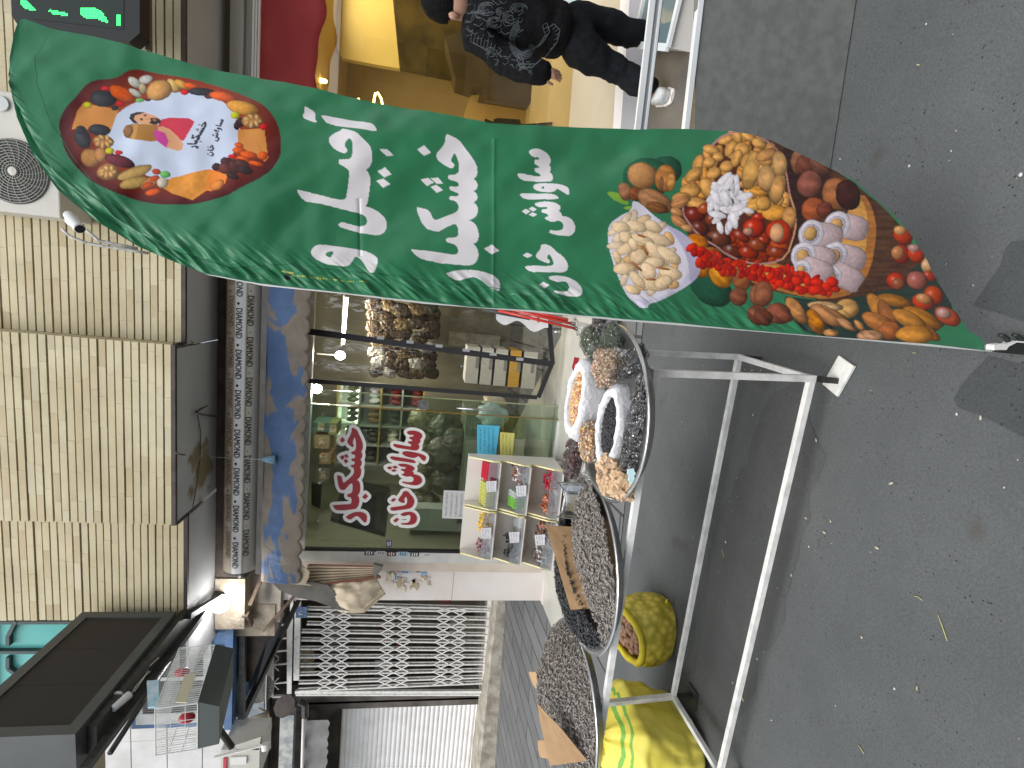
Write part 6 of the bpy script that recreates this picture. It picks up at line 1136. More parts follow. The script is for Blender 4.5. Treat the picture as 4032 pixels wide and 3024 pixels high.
vs, fs = grid(260, 14, val); mb = MB(); mb.add(vs, fs); o = mb.o('valance', M_awn, awn, True); s_ = o.modifiers.new('s', 'SOLIDIFY'); s_.thickness = .004
# rounded end, side scallop, hanging sag and pleats
pe = [Q(f, 4.80) for f in (cV(-60, 470), cV(-70, 560), cV(-60, 640), cV(-20, 670), cV(60, 690), cV(225, 705), cV(180, 690), cV(200, 650), cV(205, 610), cV(160, 570), cV(60, 560), cV(-20, 520))]
mb = MB(); mb.poly(pe, (0, .015, 0)); mb.o('end_flap', tanf, awn)
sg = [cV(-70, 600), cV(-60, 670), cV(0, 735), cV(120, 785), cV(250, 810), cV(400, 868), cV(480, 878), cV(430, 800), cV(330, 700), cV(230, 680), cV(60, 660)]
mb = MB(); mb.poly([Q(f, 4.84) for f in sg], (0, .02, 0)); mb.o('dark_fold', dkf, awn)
def sag(u, v):
    top_ = [cV(325, 690), cV(440, 680), cV(560, 668), cV(660, 650)]; bot_ = [cV(400, 868), cV(480, 878), cV(580, 875), cV(725, 760)]
    def lerp(L, t_):
        t_ *= len(L)-1; i = min(int(t_), len(L)-2); f = t_-i; return (L[i][0]*(1-f)+L[i+1][0]*f, L[i][1]*(1-f)+L[i+1][1]*f)
    a = lerp(top_, u); b = lerp(bot_, u); bul = math.sin(u*math.pi)*8*v; f = (a[0]*(1-v)+b[0]*v, a[1]*(1-v)+b[1]*v+bul)
    return Q(f, 4.88-.10*math.sin(v*math.pi)*math.sin(u*2.8+.2)+.02*noise.noise((u*5, v*4, 0))+.03*noise.noise((u*2, v*9, 4)))
vs, fs = grid(40, 24, sag); mb = MB(); mb.add(vs, fs); o = mb.o('sagging_cloth', tanf, awn, True); s_ = o.modifiers.new('s', 'SOLIDIFY'); s_.thickness = .006
for i in range(6):
    a0_, a1_ = cV(190, 560+i*24), cV(665-4*i, 572+i*13); b0_, b1_ = cV(190, 584+i*24), cV(662-4*i, 585+i*13)
    vs, fs = grid(14, 7, lambda u, v: Q(((a0_[0]*(1-u)+a1_[0]*u)*(1-v)+(b0_[0]*(1-u)+b1_[0]*u)*v, (a0_[1]*(1-u)+a1_[1]*u)*(1-v)+(b0_[1]*(1-u)+b1_[1]*u)*v), 4.93-.035*math.sin(v*math.pi)*(1-.5*u)))
    mb = MB(); mb.add(vs, fs); mb.o('pleat', tanf, awn, True)
mb = MB(); mb.tube([Q(cV(315, 692), 4.87), Q(cV(690, 642), 4.87)], .012, 8); mb.tube([Q(cV(200, 560), 4.9), Q(cV(650, 572), 4.9)], .008, 8); mb.o('folding_arm', mat('rust_brown', (.20,.07,.04), rough=.7), awn)
mb = MB(); mb.poly([Q(cV(*p), 4.86) for p in ((640, 560), (705, 575), (700, 592), (660, 640), (690, 655), (655, 660), (640, 610))], (0, .05, 0)); mb.o('gathered_knot', dkf, awn)
t = thing('plastic_funnel', Q(c01(1735, 1318), 4.78), 'small pale blue plastic funnel hanging on a string in front of the valance', 'funnel')
a = Q(c01(1690, 1318), 4.76); b = Q(c01(1783, 1320), 4.76); mb = MB(); mb.tube([a, a.lerp(b, .15), b], [.004, .02, .045], 14); mb.o('cone', mat('pale_blue_plastic', (.22,.38,.48), rough=.4), t, True); mb = MB(); mb.tube([Q(c01(1300, 1300), 4.9), a], .002, 5); mb.o('string', whv, t)
# ---- left recess: gate and shutter
lw = thing('left_shopfront', (-6, 8.0, .0), 'recessed left shopfront wall with dark stained stone around the steel gate', 'building')
dst = mat('dark_stained_wall', (.07,.06,.05), (.16,.14,.12), 3, .85, bump=.3, bs=10)
mb = MB(); mb.box((-14, 8.05, 3.78), (-3.4, 8.4, 9)); mb.box((-7.22, 7.95, .1), (-6.93, 8.2, 3.78)); mb.box((-4.86, 7.7, .1), (-3.37, 8.2, 3.78)); mb.box((-14, 8.14, .2), (-7.22, 8.3, 3.78)); mb.box((-9.2, 8.2, 3.77), (-3.4, 9.7, 3.82)); mb.o('wall', dst, lw)
def kerbf(u, v):
    x = -14+10.7*u; k_ = [(7.42, -.2), (7.42, .17), (7.47, .215), (8.4, .24)]; i = min(int(v*3), 2); f = v*3-i; y = k_[i][0]*(1-f)+k_[i+1][0]*f; z = k_[i][1]*(1-f)+k_[i+1][1]*f
    n_ = noise.noise((x*3, v*3, 0)); return Vector((x, y+(x+4.8)*-.02*0+.012*n_, z+.015*n_+.02*(x+5)*0))
vs, fs = grid(160, 13, kerbf); mb = MB(); mb.add(vs, fs); mb.o('stone_plinth', mat('worn_beige_stone', (.24,.21,.165), (.42,.385,.32), 5, .85, bump=.6, bs=20, dist=.02), lw)
mb = MB(); mb.box((-9.2, 9.6, .2), (-3.4, 9.65, 3.8)); mb.o('inner_back_wall', mat('dim_inner_wall', (.12,.10,.07), (.2,.16,.1), 1.5, .8), lw); mb = MB(); mb.box((-9.2, 8.2, .19), (-3.4, 9.6, .245)); mb.o('inner_floor', dst, lw)
gw = mat('gate_white', (.80,.79,.75), (.58,.56,.52), 14, .45, r2=(.45,.75)); YG = 7.72
gate = thing('scissor_gate', Q(cA(1000, 450), YG), 'closed white folding steel gate with three bands of scissor lattice left of the marble pillar', 'gate')
topy = [150, 182, 232, 290, 347, 407, 470, 531, 595, 657, 719, 775]; boty = [180, 197, 257, 313, 370, 425, 479, 529, 580, 629, 678, 718]
topx = [560, 385, 385, 385, 345, 345, 340, 335, 335, 333, 325, 320]; botx = [1720, 1718, 1706, 1704, 1692, 1688, 1686, 1680, 1675, 1670, 1665, 1668]
bp = []
for i in range(12):
    a = Q(cA(topx[i], topy[i]), YG); b = Q(cA(botx[i], boty[i]), YG); bp.append((topx[i], topy[i], botx[i], boty[i])); mb = MB(); mb.bar(a, b, .022, .03); mb.bar(a+Vector((.035, .02, 0)), b+Vector((.035, .02, 0)), .012, .02); mb.o('bar', gw, gate)
def onbar(i, x): t_ = (x-bp[i][0])/(bp[i][2]-bp[i][0]); return cA(x, bp[i][1]+(bp[i][3]-bp[i][1])*t_)
for bi, cxx in enumerate((600, 1040, 1440)):
    mb = MB()
    for i in range(11):
        s0 = -i*3.2
        for a, b in (((-115, 0), (0, 0)), ((0, 0), (115, 0))):
            x0 = cxx+s0+a[0]+3; x1 = cxx+s0+b[0]-3
            if bi == 0 and i == 0: continue
            mb.bar(Q(onbar(i, x0), YG-.02), Q(onbar(i+1, x1), YG-.02), .020, .004, up=(0, 1, 0)); mb.bar(Q(onbar(i, x1), YG-.028), Q(onbar(i+1, x0), YG-.028), .020, .004, up=(0, 1, 0))
    mb.o('scissor_band', gw, gate)
mb = MB(); mb.bar(Q(cA(300, 780), YG+.03), Q(cA(1650, 778), YG+.03), .05, .05); mb.bar(Q(cA(305, 800), YG+.03), Q(cA(1640, 800), YG+.03), .03, .04); mb.bar(Q(cA(322, 90), YG+.02), Q(cA(310, 690), YG+.02), .06, .09); mb.bar(Q(cA(1712, 75), YG+.02), Q(cA(1668, 690), YG+.02), .04, .06); mb.bar(Q(cA(275, 100), YG+.04), Q(cA(262, 815), YG+.04), .03, .045); mb.o('frame', gw, gate)
tr_ = thing('transom_grille', Q(cA(190, 500), YG+.05), 'white steel transom grille with wide lattice above the folding gate', 'grille'); mb = MB()
for p, q in ((cA(250, 250), cA(250, 800)), (cA(135, 815), cA(262, 812)), (cA(140, 300), cA(132, 815))): mb.bar(Q(p, YG+.05), Q(q, YG+.05), .03, .04)
mb.o('frame', gw, tr_)
for i, y in enumerate((290, 390, 480, 575, 710)): mb = MB(); mb.bar(Q(cA(140, y+12), YG+.05), Q(cA(255, y), YG+.05), .02, .02); mb.bar(Q(cA(135, y+12), YG+.06), Q(cA(180, y+55), YG+.06), .012, .012); mb.bar(Q(cA(180, y-30), YG+.06), Q(cA(140, y+10), YG+.06), .012, .012); mb.o('lattice_bar', gw, tr_)

a = Q(cA(305, 165), YG-.06); b = Q(cA(385, 245), YG-.06); t = thing('number_plaque', b, 'small blue house number plaque above the folding gate', 'plaque'); mb = MB(); mb.box((a.x, YG-.06, a.z), (b.x, YG-.05, b.z)); mb.o('plate', mat('plaque_blue', (.05,.10,.20), rough=.4), t)
mb = MB(); put_text(mb, '۳۰', Q(cA(352, 225), YG-.062), Vector((1, 0, 0)), Vector((0, 0, 1)), .06, .07); put_text(mb, '- - -', Q(cA(372, 238), YG-.062), Vector((1, 0, 0)), Vector((0, 0, 1)), .012, .16); mb.o('digits', whv, t)
# things glimpsed behind the gate
fb('wall_shelf', cA(540, 190), cA(588, 720), 9.2, .2, mat('pale_grey_shelf', (.34,.34,.36), rough=.6), 'long pale grey shelf behind the gate, near its top', 'shelf')
fb('storage_cabinet', cA(1430, 270), cA(1610, 540), 9.3, .2, mat('beige_cabinet', (.34,.31,.24), rough=.6), 'beige cabinet standing low behind the gate', 'cabinet')
fb('paper_poster', cA(880, 555), cA(985, 670), 8.6, .01, mat('grey_poster', (.45,.48,.50), (.25,.28,.3), 24, .6), 'grey printed poster fixed behind the gate', 'poster')
fb('red_crate', cA(1040, 430), cA(1068, 490), 8.9, .1, mat('red_crate', (.45,.05,.03), rough=.5), 'small red object hanging behind the gate', 'crate'); fb('red_crate', cA(905, 345), cA(925, 370), 8.9, .1, MT['red_crate'], 'tiny red tag behind the upper lattice of the gate', 'tag')
fb('red_chair_back', cA(1365, 90), cA(1430, 150), 8.8, .1, mat('dark_red_chair', (.14,.02,.02), rough=.6), 'dark red chair back in the shadow beside the marble pillar', 'chair')
for i, y in enumerate((480, 545, 620)): c = Q(cA(385, y), 8.6); mb = MB(); mb.ell(c, (.10, .08, .14), None, 12, 8); props(mb.o('brass_vessel', mat('dim_brass', (.35,.25,.10), (.5,.42,.28), 8, .35), None, True), ('rightmost round brass vessel high behind the gate', 'middle round brass vessel high behind the gate', 'leftmost round brass vessel high behind the gate')[i], 'vessel', 'vessels behind the gate')
# shutter
sh = thing('roller_shutter', (-9, 8.1, .2), 'closed white ribbed roller shutter at the left end of the street front', 'shutter')
S0 = Q(cA(640, 890), 8.08); S1 = Q(cA(1645, 850), 8.08); zt, zb_ = S0.z, S1.z; xr = -7.22
nsl = 30
def slat(u, v): return Vector((xr-6.5*u, 8.08-.022*abs(math.sin(v*nsl*math.pi))**.6, zb_+(zt-zb_)*v))
vs, fs = grid(3, nsl*8+1, slat); mb = MB(); mb.add(vs, fs); mb.o('ribbed_curtain', mat('shutter_white', (.86,.85,.83), (.74,.71,.68), 3, .5, r2=(.4,.75)), sh)
mb = MB(); mb.box((xr-.01, 7.98, zb_-.02), (xr+.10, 8.06, 3.3)); mb.box((xr+.11, 7.95, .2), (xr+.15, 8.0, 3.3)); mb.o('side_rail', mat('white_rail', (.85,.83,.79), (.66,.62,.57), 5, .5), sh)
for i, (x, c_) in enumerate(((750, (.55,.12,.2)), (800, (.6,.5,.06)), (850, (.4,.55,.62)), (900, (.35,.42,.48)), (945, (.2,.2,.2)), (993, (.12,.12,.12)), (1042, (.5,.38,.35)), (1137, (.5,.45,.05)))):
    a = Q(cA(x-18, 862), 7.976); b = Q(cA(x+18, 884), 7.976); mb = MB(); mb.mi = 0; mb.box((a.x, 7.975, a.z), (b.x, 7.978, b.z)); mb.mi = 1; mb.box((a.x+(b.x-a.x)*.2, 7.973, a.z*.6+b.z*.4), (a.x+(b.x-a.x)*.8, 7.9745, a.z*.5+b.z*.5)); props(mb.o('sticker', [mat('shutter_sticker_%d' % i, c_, rough=.5), MT['ink_d']]), ['pink', 'yellow', 'pale blue', 'steel blue', 'grey lettered', 'black', 'faded peach', 'mustard'][i]+' sticker on the white rail beside the shutter', 'sticker', 'stickers on the shutter rail')
# grey awning over the shutter, pole, long light box
t = thing('grey_awning', (-7, 6.4, 2.6), 'small grey scalloped awning on a white pole above the shutter', 'awning'); mb = MB(); gyf = mat('grey_canvas', (.20,.20,.19), (.27,.27,.26), 5, .8, bump=.3, bs=12)
A_, B_ = Q(cA(392, 990), 7.5), Q(cA(540, 995), 7.5)
vs, fs = grid(90, 8, lambda u, v: Vector((A_.x-3.4*u, 7.5+.02*math.sin(u*40), A_.z+.03-(A_.z-B_.z+.02+.03*abs(math.sin(u*60)))*v))); mb.add(vs, fs); mb.o('valance', gyf, t, True)
mb = MB(); mb.tube([Q(cA(362, 960), 7.45), Q(cA(345, 1500), 7.45)], .028, 10); mb.o('front_pole', whv, t, True); mb = MB(); mb.hexa([(A_.x, 7.52, A_.z+.02), (A_.x-3.4, 7.52, A_.z+.02), (A_.x-3.4, 8.0, A_.z+.15), (A_.x, 8.0, A_.z+.15)], [(A_.x, 7.52, A_.z+.04), (A_.x-3.4, 7.52, A_.z+.04), (A_.x-3.4, 8.0, A_.z+.17), (A_.x, 8.0, A_.z+.17)]); mb.o('canvas_roof', gyf, t)
mb = MB(); mb.tube([Q(cA(330, 850), 6.6), Q(cA(372, 870), 6.6), Q(cA(372, 960), 6.6)], .05, 8); mb.o('crank_box', black_steel, t)
fb('sign_light_box', cA(190, 955), cA(265, 1600), 7.6, .15, mat('cream_light_box', (.50,.49,.44), (.22,.25,.27), 9, .4), 'long cream light box with spotted face above the shutter', 'light box')
mb = MB(); mb.tube([Q(cA(95, 940), 6.2), Q(cA(10, 970), 6.2), Q(cA(-60, 1000), 6.2)], .03, 8); mb.tube([Q(cA(30, 900), 6.3), Q(cA(100, 930), 6.3), Q(cA(125, 1010), 6.3), Q(cA(120, 1060), 6.3)], .014, 8); props(mb.o('bent_conduit', mat('dirty_conduit', (.32,.27,.2), rough=.7), None, True), 'bent dirty conduit pipes sticking out above the light box', 'pipe')
t = thing('satellite_plate', Q(cA(230, 880), 6.5), 'dark round plate hanging left of the gate top', 'plate'); mb = MB(); mb.lathe(Q(cA(230, 880), 6.5), [(0, 0), (.14, 0), (.14, .03), (0, .03)], 9, (.5, -1, .3)); mb.o('disc', dkmetal, t)
# white air unit far left and device box in front of it
acw = mat('cream_casing', (.52,.50,.43), (.60,.58,.52), 3, .5)
def acunit(p, q, y, d, label, name='air_conditioner', fan=None, m=None, group='air conditioners on the facade'):
    t = thing(name, Q(q, y), label, 'air conditioner', group); a = Q(p, y); b = Q(q, y); x0, x1 = sorted((a.x, b.x)); z0, z1_ = sorted((a.z, b.z))
    mb = MB(); mb.box((x0, y, z0), (x1, y+d, z1_)); o = mb.o('casing', m or acw, t); bv = o.modifiers.new('b', 'BEVEL'); bv.width = .012; bv.segments = 3
    if fan:
        c = Q(fan[0], y-.012); R_ = fan[1]; mb = MB(); mb.lathe(c+Vector((0, .008, 0)), [(0, 0), (R_*1.04, 0)], 40, (0, -1, 0)); mb.o('fan_recess', mat('fan_dark', (.035,.035,.03), (.08,.08,.07), 12, .7), t)
        mb = MB(); k_ = 0
        for i in range(11):
            r = R_*(.14+.86*i/10); mb.tube([c+Vector((math.cos(j*.1745)*r, 0, math.sin(j*.1745)*r)) for j in range(37)], .0028, 4)
        for j in range(20): th_ = j*.314; mb.tube([c+Vector((math.cos(th_+r_*.5)*R_*r_, .003, math.sin(th_+r_*.5)*R_*r_)) for r_ in (.12, .4, .7, 1)], .0024, 4)
        mb.o('fan_guard', mat('guard_grey', (.30,.30,.26), rough=.5), t); mb = MB(); mb.lathe(c+Vector((0, -.006, 0)), [(0, .006), (R_*.13, .004), (R_*.14, 0)], 20, (0, -1, 0)); mb.o('hub_cap', MT['cream_casing'], t)
    return t
f_c = Q(c00(85, 1110), 4.05); f_e = Q(c00(85, 1330), 4.05)
acunit(c00(-420, 520), c00(395, 1415), 4.05, .33, 'cream outdoor air conditioner with a round fan guard partly hidden by the flag top', fan=(c00(85, 1110), .205))
mb = MB(); p = Q(c00(5, 670), 4.04); mb.lathe(p, [(0, .004), (.045, .003), (.048, 0)], 24, (0, -1, 0)); o = mb.o('round_badge', mat('badge_grey', (.55,.56,.55), rough=.4), bpy.data.objects['air_conditioner'])
def seccam(p0, d_, s, label):
    t = thing('security_camera', p0, label, 'camera', 'white security cameras'); d_ = Vector(d_).normalized(); wp = mat('camera_white', (.70,.70,.69), rough=.35)
    mb = MB(); mb.tube([p0-d_*.09*s, p0-d_*.085*s, p0+d_*.07*s, p0+d_*.085*s], [.02*s, .032*s, .036*s, .036*s], 16); mb.o('camera_body', wp, t, True)
    mb = MB(); mb.tube([p0+d_*.0855*s, p0+d_*.090*s], .031*s, 16); mb.o('lens_face', mat('camera_black', (.01,.01,.012), rough=.1), t); mb = MB(); q = p0-d_*.03*s; mb.tube([q, q+Vector((0, .03, .05))*s, q+Vector((0, .09, .06))*s], .012*s, 10); mb.lathe(q+Vector((0, .09, .06))*s, [(0, 0), (.045*s, 0), (.045*s, .02*s), (0, .02*s)], 20, (0, 1, 0)); mb.o('bracket', wp, t, True); return t
a = Q(c00(430, 1375), 3.95); b = Q(c00(530, 1500), 3.85); seccam((a+b)/2, b-a, .95, 'white security camera mounted under the air conditioner beside the flag')
mb = MB(); mb.tube([Q(f, 4.0) for f in (c00(400, 1480), c00(450, 1530), c00(560, 1575), c00(700, 1600), c00(860, 1625), c00(960, 1640))], .010, 8); mb.tube([Q(f, 4.02) for f in (c00(560, 1490), c00(640, 1560), c00(780, 1590), c00(890, 1610))], .012, 8); props(mb.o('pipe_bundle', mat('grey_insulation', (.28,.27,.23), (.5,.5,.47), 30, .7), None, True), 'grey lagged pipe and cable drooping along the bricks below the security camera', 'pipe')
# ---- green LED sign top right
t = thing('green_led_sign', Q(c00(500, 100), 4.0), 'black LED sign with bright green dotted writing at the top right', 'sign'); A_, B_ = Q(c00(85, -350), 4.02), Q(c00(870, 270), 4.02)
fr = [Q(f, 4.0) for f in (c00(70, -400), c00(75, 100), c00(130, 185), c00(835, 275), c00(905, 215), c00(905, -400))]; mb = MB(); mb.poly(fr, (0, .12, 0)); mb.o('casing', mat('led_casing', (.007,.008,.007), rough=.35), t)
fr = [Q(f, 3.997) for f in (c00(120, -400), c00(125, 60), c00(200, 120), c00(800, 190), c00(805, -400))]; mb = MB(); mb.poly(fr, (0, .003, 0)); mb.o('display', mat('led_off', (.004,.012,.007), rough=.3), t)
G_ = [[(130,0),(165,0),(235,62),(220,72),(160,55),(130,20)], [(320,60),(440,85),(435,105),(340,90),(315,72)], [(520,50),(600,45),(660,75),(705,140),(690,148),(620,120),(560,118),(520,95)], [(755,90),(778,95),(778,165),(750,165)], [(230,-60),(480,-40),(480,-10),(230,-20)], [(520,-80),(760,-80),(760,-30),(520,-30)]]
def inpoly(x, y, P):
    c = False; j = len(P)-1
    for i in range(len(P)):
        if (P[i][1] > y) != (P[j][1] > y) and x < (P[j][0]-P[i][0])*(y-P[i][1])/(P[j][1]-P[i][1])+P[i][0]: c = not c
        j = i
    return c
for g_ in G_:
    mb = MB()
    for ix in range(120, 800, 9):
        for iy in range(-90, 180, 9):
            if inpoly(ix, iy, g_): mb.add([Q(c00(ix+dx, iy+dy), 3.9955) for dx, dy in ((-3.2,-3.2),(3.2,-3.2),(3.2,3.2),(-3.2,3.2))], [(0, 1, 2, 3)])
    mb.o('green_character', mat('led_green', (0,.5,.1), emit=(.05,1,.18), es=2.2), t)
mb = MB(); mb.bar(Q(c00(960, -300), 4.2), Q(c00(965, 330), 4.2), .035, .03); mb.box(Q(c00(915, 160), 4.15), Q(c00(985, 235), 4.2)); props(mb.o('cable_duct', mat('brown_duct', (.10,.09,.075), rough=.7)), 'brown cable duct fixed to the bricks beside the green LED sign', 'duct')
# ---- black LED panel, cage, cooler on the left
led = thing('black_led_panel', (-3.07, 3.75, 3.6), 'big switched off black LED panel with a grey frame projecting over the street', 'sign'); gfr = mat('charcoal_frame', (.065,.072,.069), (.085,.092,.088), 4, .5)
X0, X1, Y0, Y1, Z0, Z1 = -3.2, -2.95, 3.10, 4.36, 3.60, 4.33
mb = MB(); mb.box((X0, Y0, Z0), (X1, Y1, Z1)); mb.o('cabinet', gfr, led)
mb = MB(); w_ = .075
mb.box((X1, Y0, Z0), (X1+.02, Y1, Z0+w_)); mb.box((X1, Y0, Z1-w_), (X1+.02, Y1, Z1)); mb.box((X1, Y0, Z0+w_), (X1+.02, Y0+w_, Z1-w_)); mb.box((X1, Y1-w_, Z0+w_), (X1+.02, Y1, Z1-w_)); mb.o('bezel', gfr, led)
scr_ = mat('led_mesh', (.032,.027,.022), rough=.8)
for i in range(3):
    ya = Y0+w_+(Y1-Y0-2*w_)*i/3; yb_ = Y0+w_+(Y1-Y0-2*w_)*(i+1)/3; mb = MB(); mb.box((X1+.001, ya+.0015, Z0+w_), (X1+.006, yb_-.0015, Z1-w_)); mb.o('display_module', scr_, led)
mb = MB(); mb.box((X0+.02, Y0+.1, Z0-.06), (X1-.02, Y1+.3, Z0-.002)); mb.bar((-3.1, 3.0, 3.50), (-3.15, 5.1, 3.50), .05); mb.bar((-3.0, 4.4, 3.52), (-3.2, 5.1, 3.45), .05); mb.o('steel_arm', black_steel, led)
mb = MB(); mb.tube([QX(cC(715, 1560), -3.05), QX(cC(1110, 950), -3.15)], .018, 10); props(mb.o('black_pole', black_steel, None, True), 'slanting black pole crossing in front of the bird cage', 'pole')
a = QX(cC(745, 1265), -2.99); b = QX(cC(825, 1195), -2.99); seccam((a+b)/2, b-a, .75, 'white security camera hanging under the black LED panel')
mb = MB(); mb.tube([QX(f, -2.98) for f in (cC(850, 1180), cC(880, 1130), cC(940, 1060), cC(975, 1035), cC(960, 1030), cC(930, 1080), cC(870, 1165))], .003, 5); mb.tube([QX(f, -2.97) for f in (cC(970, 1000), cC(990, 980), cC(1030, 945))], .003, 5); props(mb.o('loose_cable', mat('pale_cable', (.55,.55,.42), rough=.5), None, True), 'thin pale cable looping from the camera under the LED panel', 'cable')
cage = thing('bird_cage', QX(cM(330, 560), -2.8), 'white wire bird cage with a grey tray and red feeders hanging at the left', 'cage'); cw = mat('cage_wire', (.70,.72,.68), rough=.35)
TF, BF, BN, TN_ = [QX(cM(*p), -2.72) for p in ((238, 407), (402, 393), (322, 657), (128, 682))]; BK = Vector((-.34, .0, .0)); dz = Vector((0, 0, 0))
TN2 = TN_; 
def wires(a, b, c, d, n, r=.0016, m=None):
    mb = MB()
    for i in range(n+1): t_ = i/n; mb.tube([a.lerp(b, t_), d.lerp(c, t_)], r, 4)
    return mb
mb = wires(TF, TN2, BN, BF, 30); mb.v += []; 
for t_ in (.3, .62): mb.tube([TF.lerp(BF, t_), TN2.lerp(BN, t_)], .0018, 4)
mb.o('wire_side', cw, cage)
mb = wires(TF+BK, TN2+BK, BN+BK, BF+BK, 30)
for t_ in (.3, .62): mb.tube([(TF+BK).lerp(BF+BK, t_), (TN2+BK).lerp(BN+BK, t_)], .0018, 4)
mb.o('wire_side', cw, cage); mb = wires(TN2, TN2+BK, BN+BK, BN, 6, .0022); 
for t_ in (.35, .7): mb.tube([TN2.lerp(BN, t_), (TN2+BK).lerp(BN+BK, t_)], .0018, 4)
mb.o('wire_end', cw, cage); mb = wires(TF, TF+BK, BF+BK, BF, 12); mb.o('wire_end', cw, cage); mb = wires(TF, TN2, TN2+BK, TF+BK, 24); mb.o('wire_roof', cw, cage)
mb = MB()
for a, b in ((TF, TN2), (TN2, BN), (BN, BF), (BF, TF), (TN2, TN2+BK), (BN, BN+BK), (BF, BF+BK), (TN2+BK, BN+BK)): mb.tube([a, b], .004, 6)
mb.o('edge_wire', cw, cage); trd = Vector((0, 0, -.13)); mb = MB(); i_ = Vector((-.03, 0, 0)); mb.hexa([BF+trd+i_, BN+trd+i_, BN+BK+trd-i_, BF+BK+trd-i_], [BF+Vector((.008, 0, 0)), BN+Vector((.008, 0, 0)), BN+BK, BF+BK]); mb.o('plastic_tray', mat('tray_grey_green', (.055,.065,.06), rough=.5), cage)
mb = MB(); mb.ell(TF.lerp(BN, .35)+Vector((-.05, 0, .02)), (.03, .035, .05), None, 14, 8); mb.o('red_feeder', mat('feeder_red', (.42,.02,.04), rough=.3), cage, True); mb = MB(); mb.ell(TF.lerp(BN, .8)+Vector((-.2, 0, .04)), (.03, .04, .05), None, 14, 8); mb.o('red_feeder', MT['feeder_red'], cage, True)
mb = MB(); fbx = [QX(cM(*p), -2.70) for p in ((262, 530), (312, 528), (272, 658), (222, 655))]; mb.poly(fbx, (.006, 0, 0)); mb.o('seed_hopper', mat('hopper_cream', (.62,.58,.42), rough=.5), cage)
mb = MB(); fbx = [QX(cM(*p), -2.76) for p in ((90, 562), (145, 558), (145, 680), (95, 682))]; mb.poly(fbx, (.012, 0, 0)); props(mb.o('sky_blue_card', mat('sky_card', (.30,.55,.68), (.6,.72,.78), 18, .6)), 'pale blue printed packet lying on the roof of the bird cage', 'packet')
mb = MB(); mb.tube([Q(cM(350, 680), 3.6), Q(cM(478, 858), 3.6)], .024, 10); props(mb.o('dark_strut', mat('dark_rust', (.035,.03,.025), (.07,.05,.04), 20, .7), None, True), 'thick dark strut sticking out under the bird cage', 'strut')
# evaporative cooler
coo = thing('evaporative_cooler', Q(cM(490, 520), 5.1), 'large old blue evaporative cooler with white louvred sides behind the bird cage', 'cooler', 'air conditioners on the facade')
blu = mat('cooler_blue', (.05,.12,.26), (.10,.18,.32), 6, .5, bump=.2, bs=20); cwh = mat('cooler_white', (.55,.56,.54), (.40,.38,.34), 10, .5, r2=(.45,.7))
a = Q(cM(20, 775), 5.1); b = Q(cM(490, 315), 5.1); mb = MB(); mb.box((a.x, 5.1, b.z), (b.x, 5.9, a.z)); mb.o('cabinet', blu, coo)
mb = MB(); mb.box((a.x+.06, 5.085, b.z+.22), (b.x-.08, 5.1, a.z-.05)); mb.o('panel', cwh, coo)
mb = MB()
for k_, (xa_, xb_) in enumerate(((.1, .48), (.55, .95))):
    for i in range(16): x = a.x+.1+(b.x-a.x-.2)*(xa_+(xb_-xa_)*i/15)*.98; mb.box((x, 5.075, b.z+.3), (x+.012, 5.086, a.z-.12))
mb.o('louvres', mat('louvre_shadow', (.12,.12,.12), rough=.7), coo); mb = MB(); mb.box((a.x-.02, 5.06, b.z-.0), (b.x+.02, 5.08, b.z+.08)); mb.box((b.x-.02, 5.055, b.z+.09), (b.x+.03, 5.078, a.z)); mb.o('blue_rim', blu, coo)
mb = MB(); mb.box((a.x+.2, 5.074, b.z+.10), (b.x-.2, 5.084, b.z+.20)); mb.o('scale_crust', mat('lime_crust', (.48,.47,.45), (.28,.25,.22), 26, .9, bump=.6, bs=50), coo)
# cooler stand, tarp, lamp
mb = MB(); mb.bar((a.x, 5.2, b.z-.05), (b.x+.3, 5.2, b.z-.05), .06); mb.bar((b.x+.2, 5.2, b.z-.05), (b.x+.2, 6.2, b.z-.4), .05); mb.bar((a.x, 5.2, b.z-.05), (a.x, 7.6, b.z-.1), .06); props(mb.o('steel_stand', black_steel), 'black steel stand carrying the blue cooler', 'stand')
tp = [Q(cM(*p), 5.6) for p in ((500, 770), (520, 380), (560, 290), (640, 330), (625, 430), (580, 600), (540, 740))]; mb = MB(); mb.poly(tp, (0, .9, 0)); props(mb.o('dark_tarp', mat('dark_blue_tarp', (.025,.035,.055), (.05,.06,.085), 5, .6, bump=.5, bs=8, dist=.03)), 'dark blue tarp stretched under the cooler', 'tarp')
tl_ = [Q(cM(*p), 5.3) for p in ((450, 130), (560, 150), (760, 180), (640, 360), (560, 560), (500, 560), (510, 300), (470, 240))]; mb = MB(); mb.poly(tl_, (0, .05, 0)); props(mb.o('dark_awning_arm', dkmetal), 'dark metal awning bracket running down from the cooler to the folded awning', 'bracket')
acunit(cM(560, 660), cM(628, 420), 7.2, .4, 'white split air conditioner with a dark fan partly hidden by the tarp', fan=(cM(585, 590), .26), m=cwh)
mb = MB(); mb.box(Q(cM(630, 700), 7.15), Q(cM(641, 400), 7.2)); props(mb.o('white_shelf_edge', whv), 'thin white steel shelf under the split air conditioner', 'shelf')
t = thing('meter_box', Q(cM(600, 900), 4.9), 'cream utility box with a red strip at the lower left of the cooler', 'box'); mb = MB(); p0 = Q(cM(428, 870), 4.9); p1 = Q(cM(600, 1000), 4.9); mb.box((p0.x, 4.9, p1.z), (p1.x, 5.3, p0.z)); mb.hexa([Q(cM(*p), 4.9) for p in ((490, 850), (500, 870), (600, 870), (610, 810))], [Q(cM(*p), 5.3) for p in ((490, 850), (500, 870), (600, 870), (610, 810))]); mb.o('box_body', acw, t)
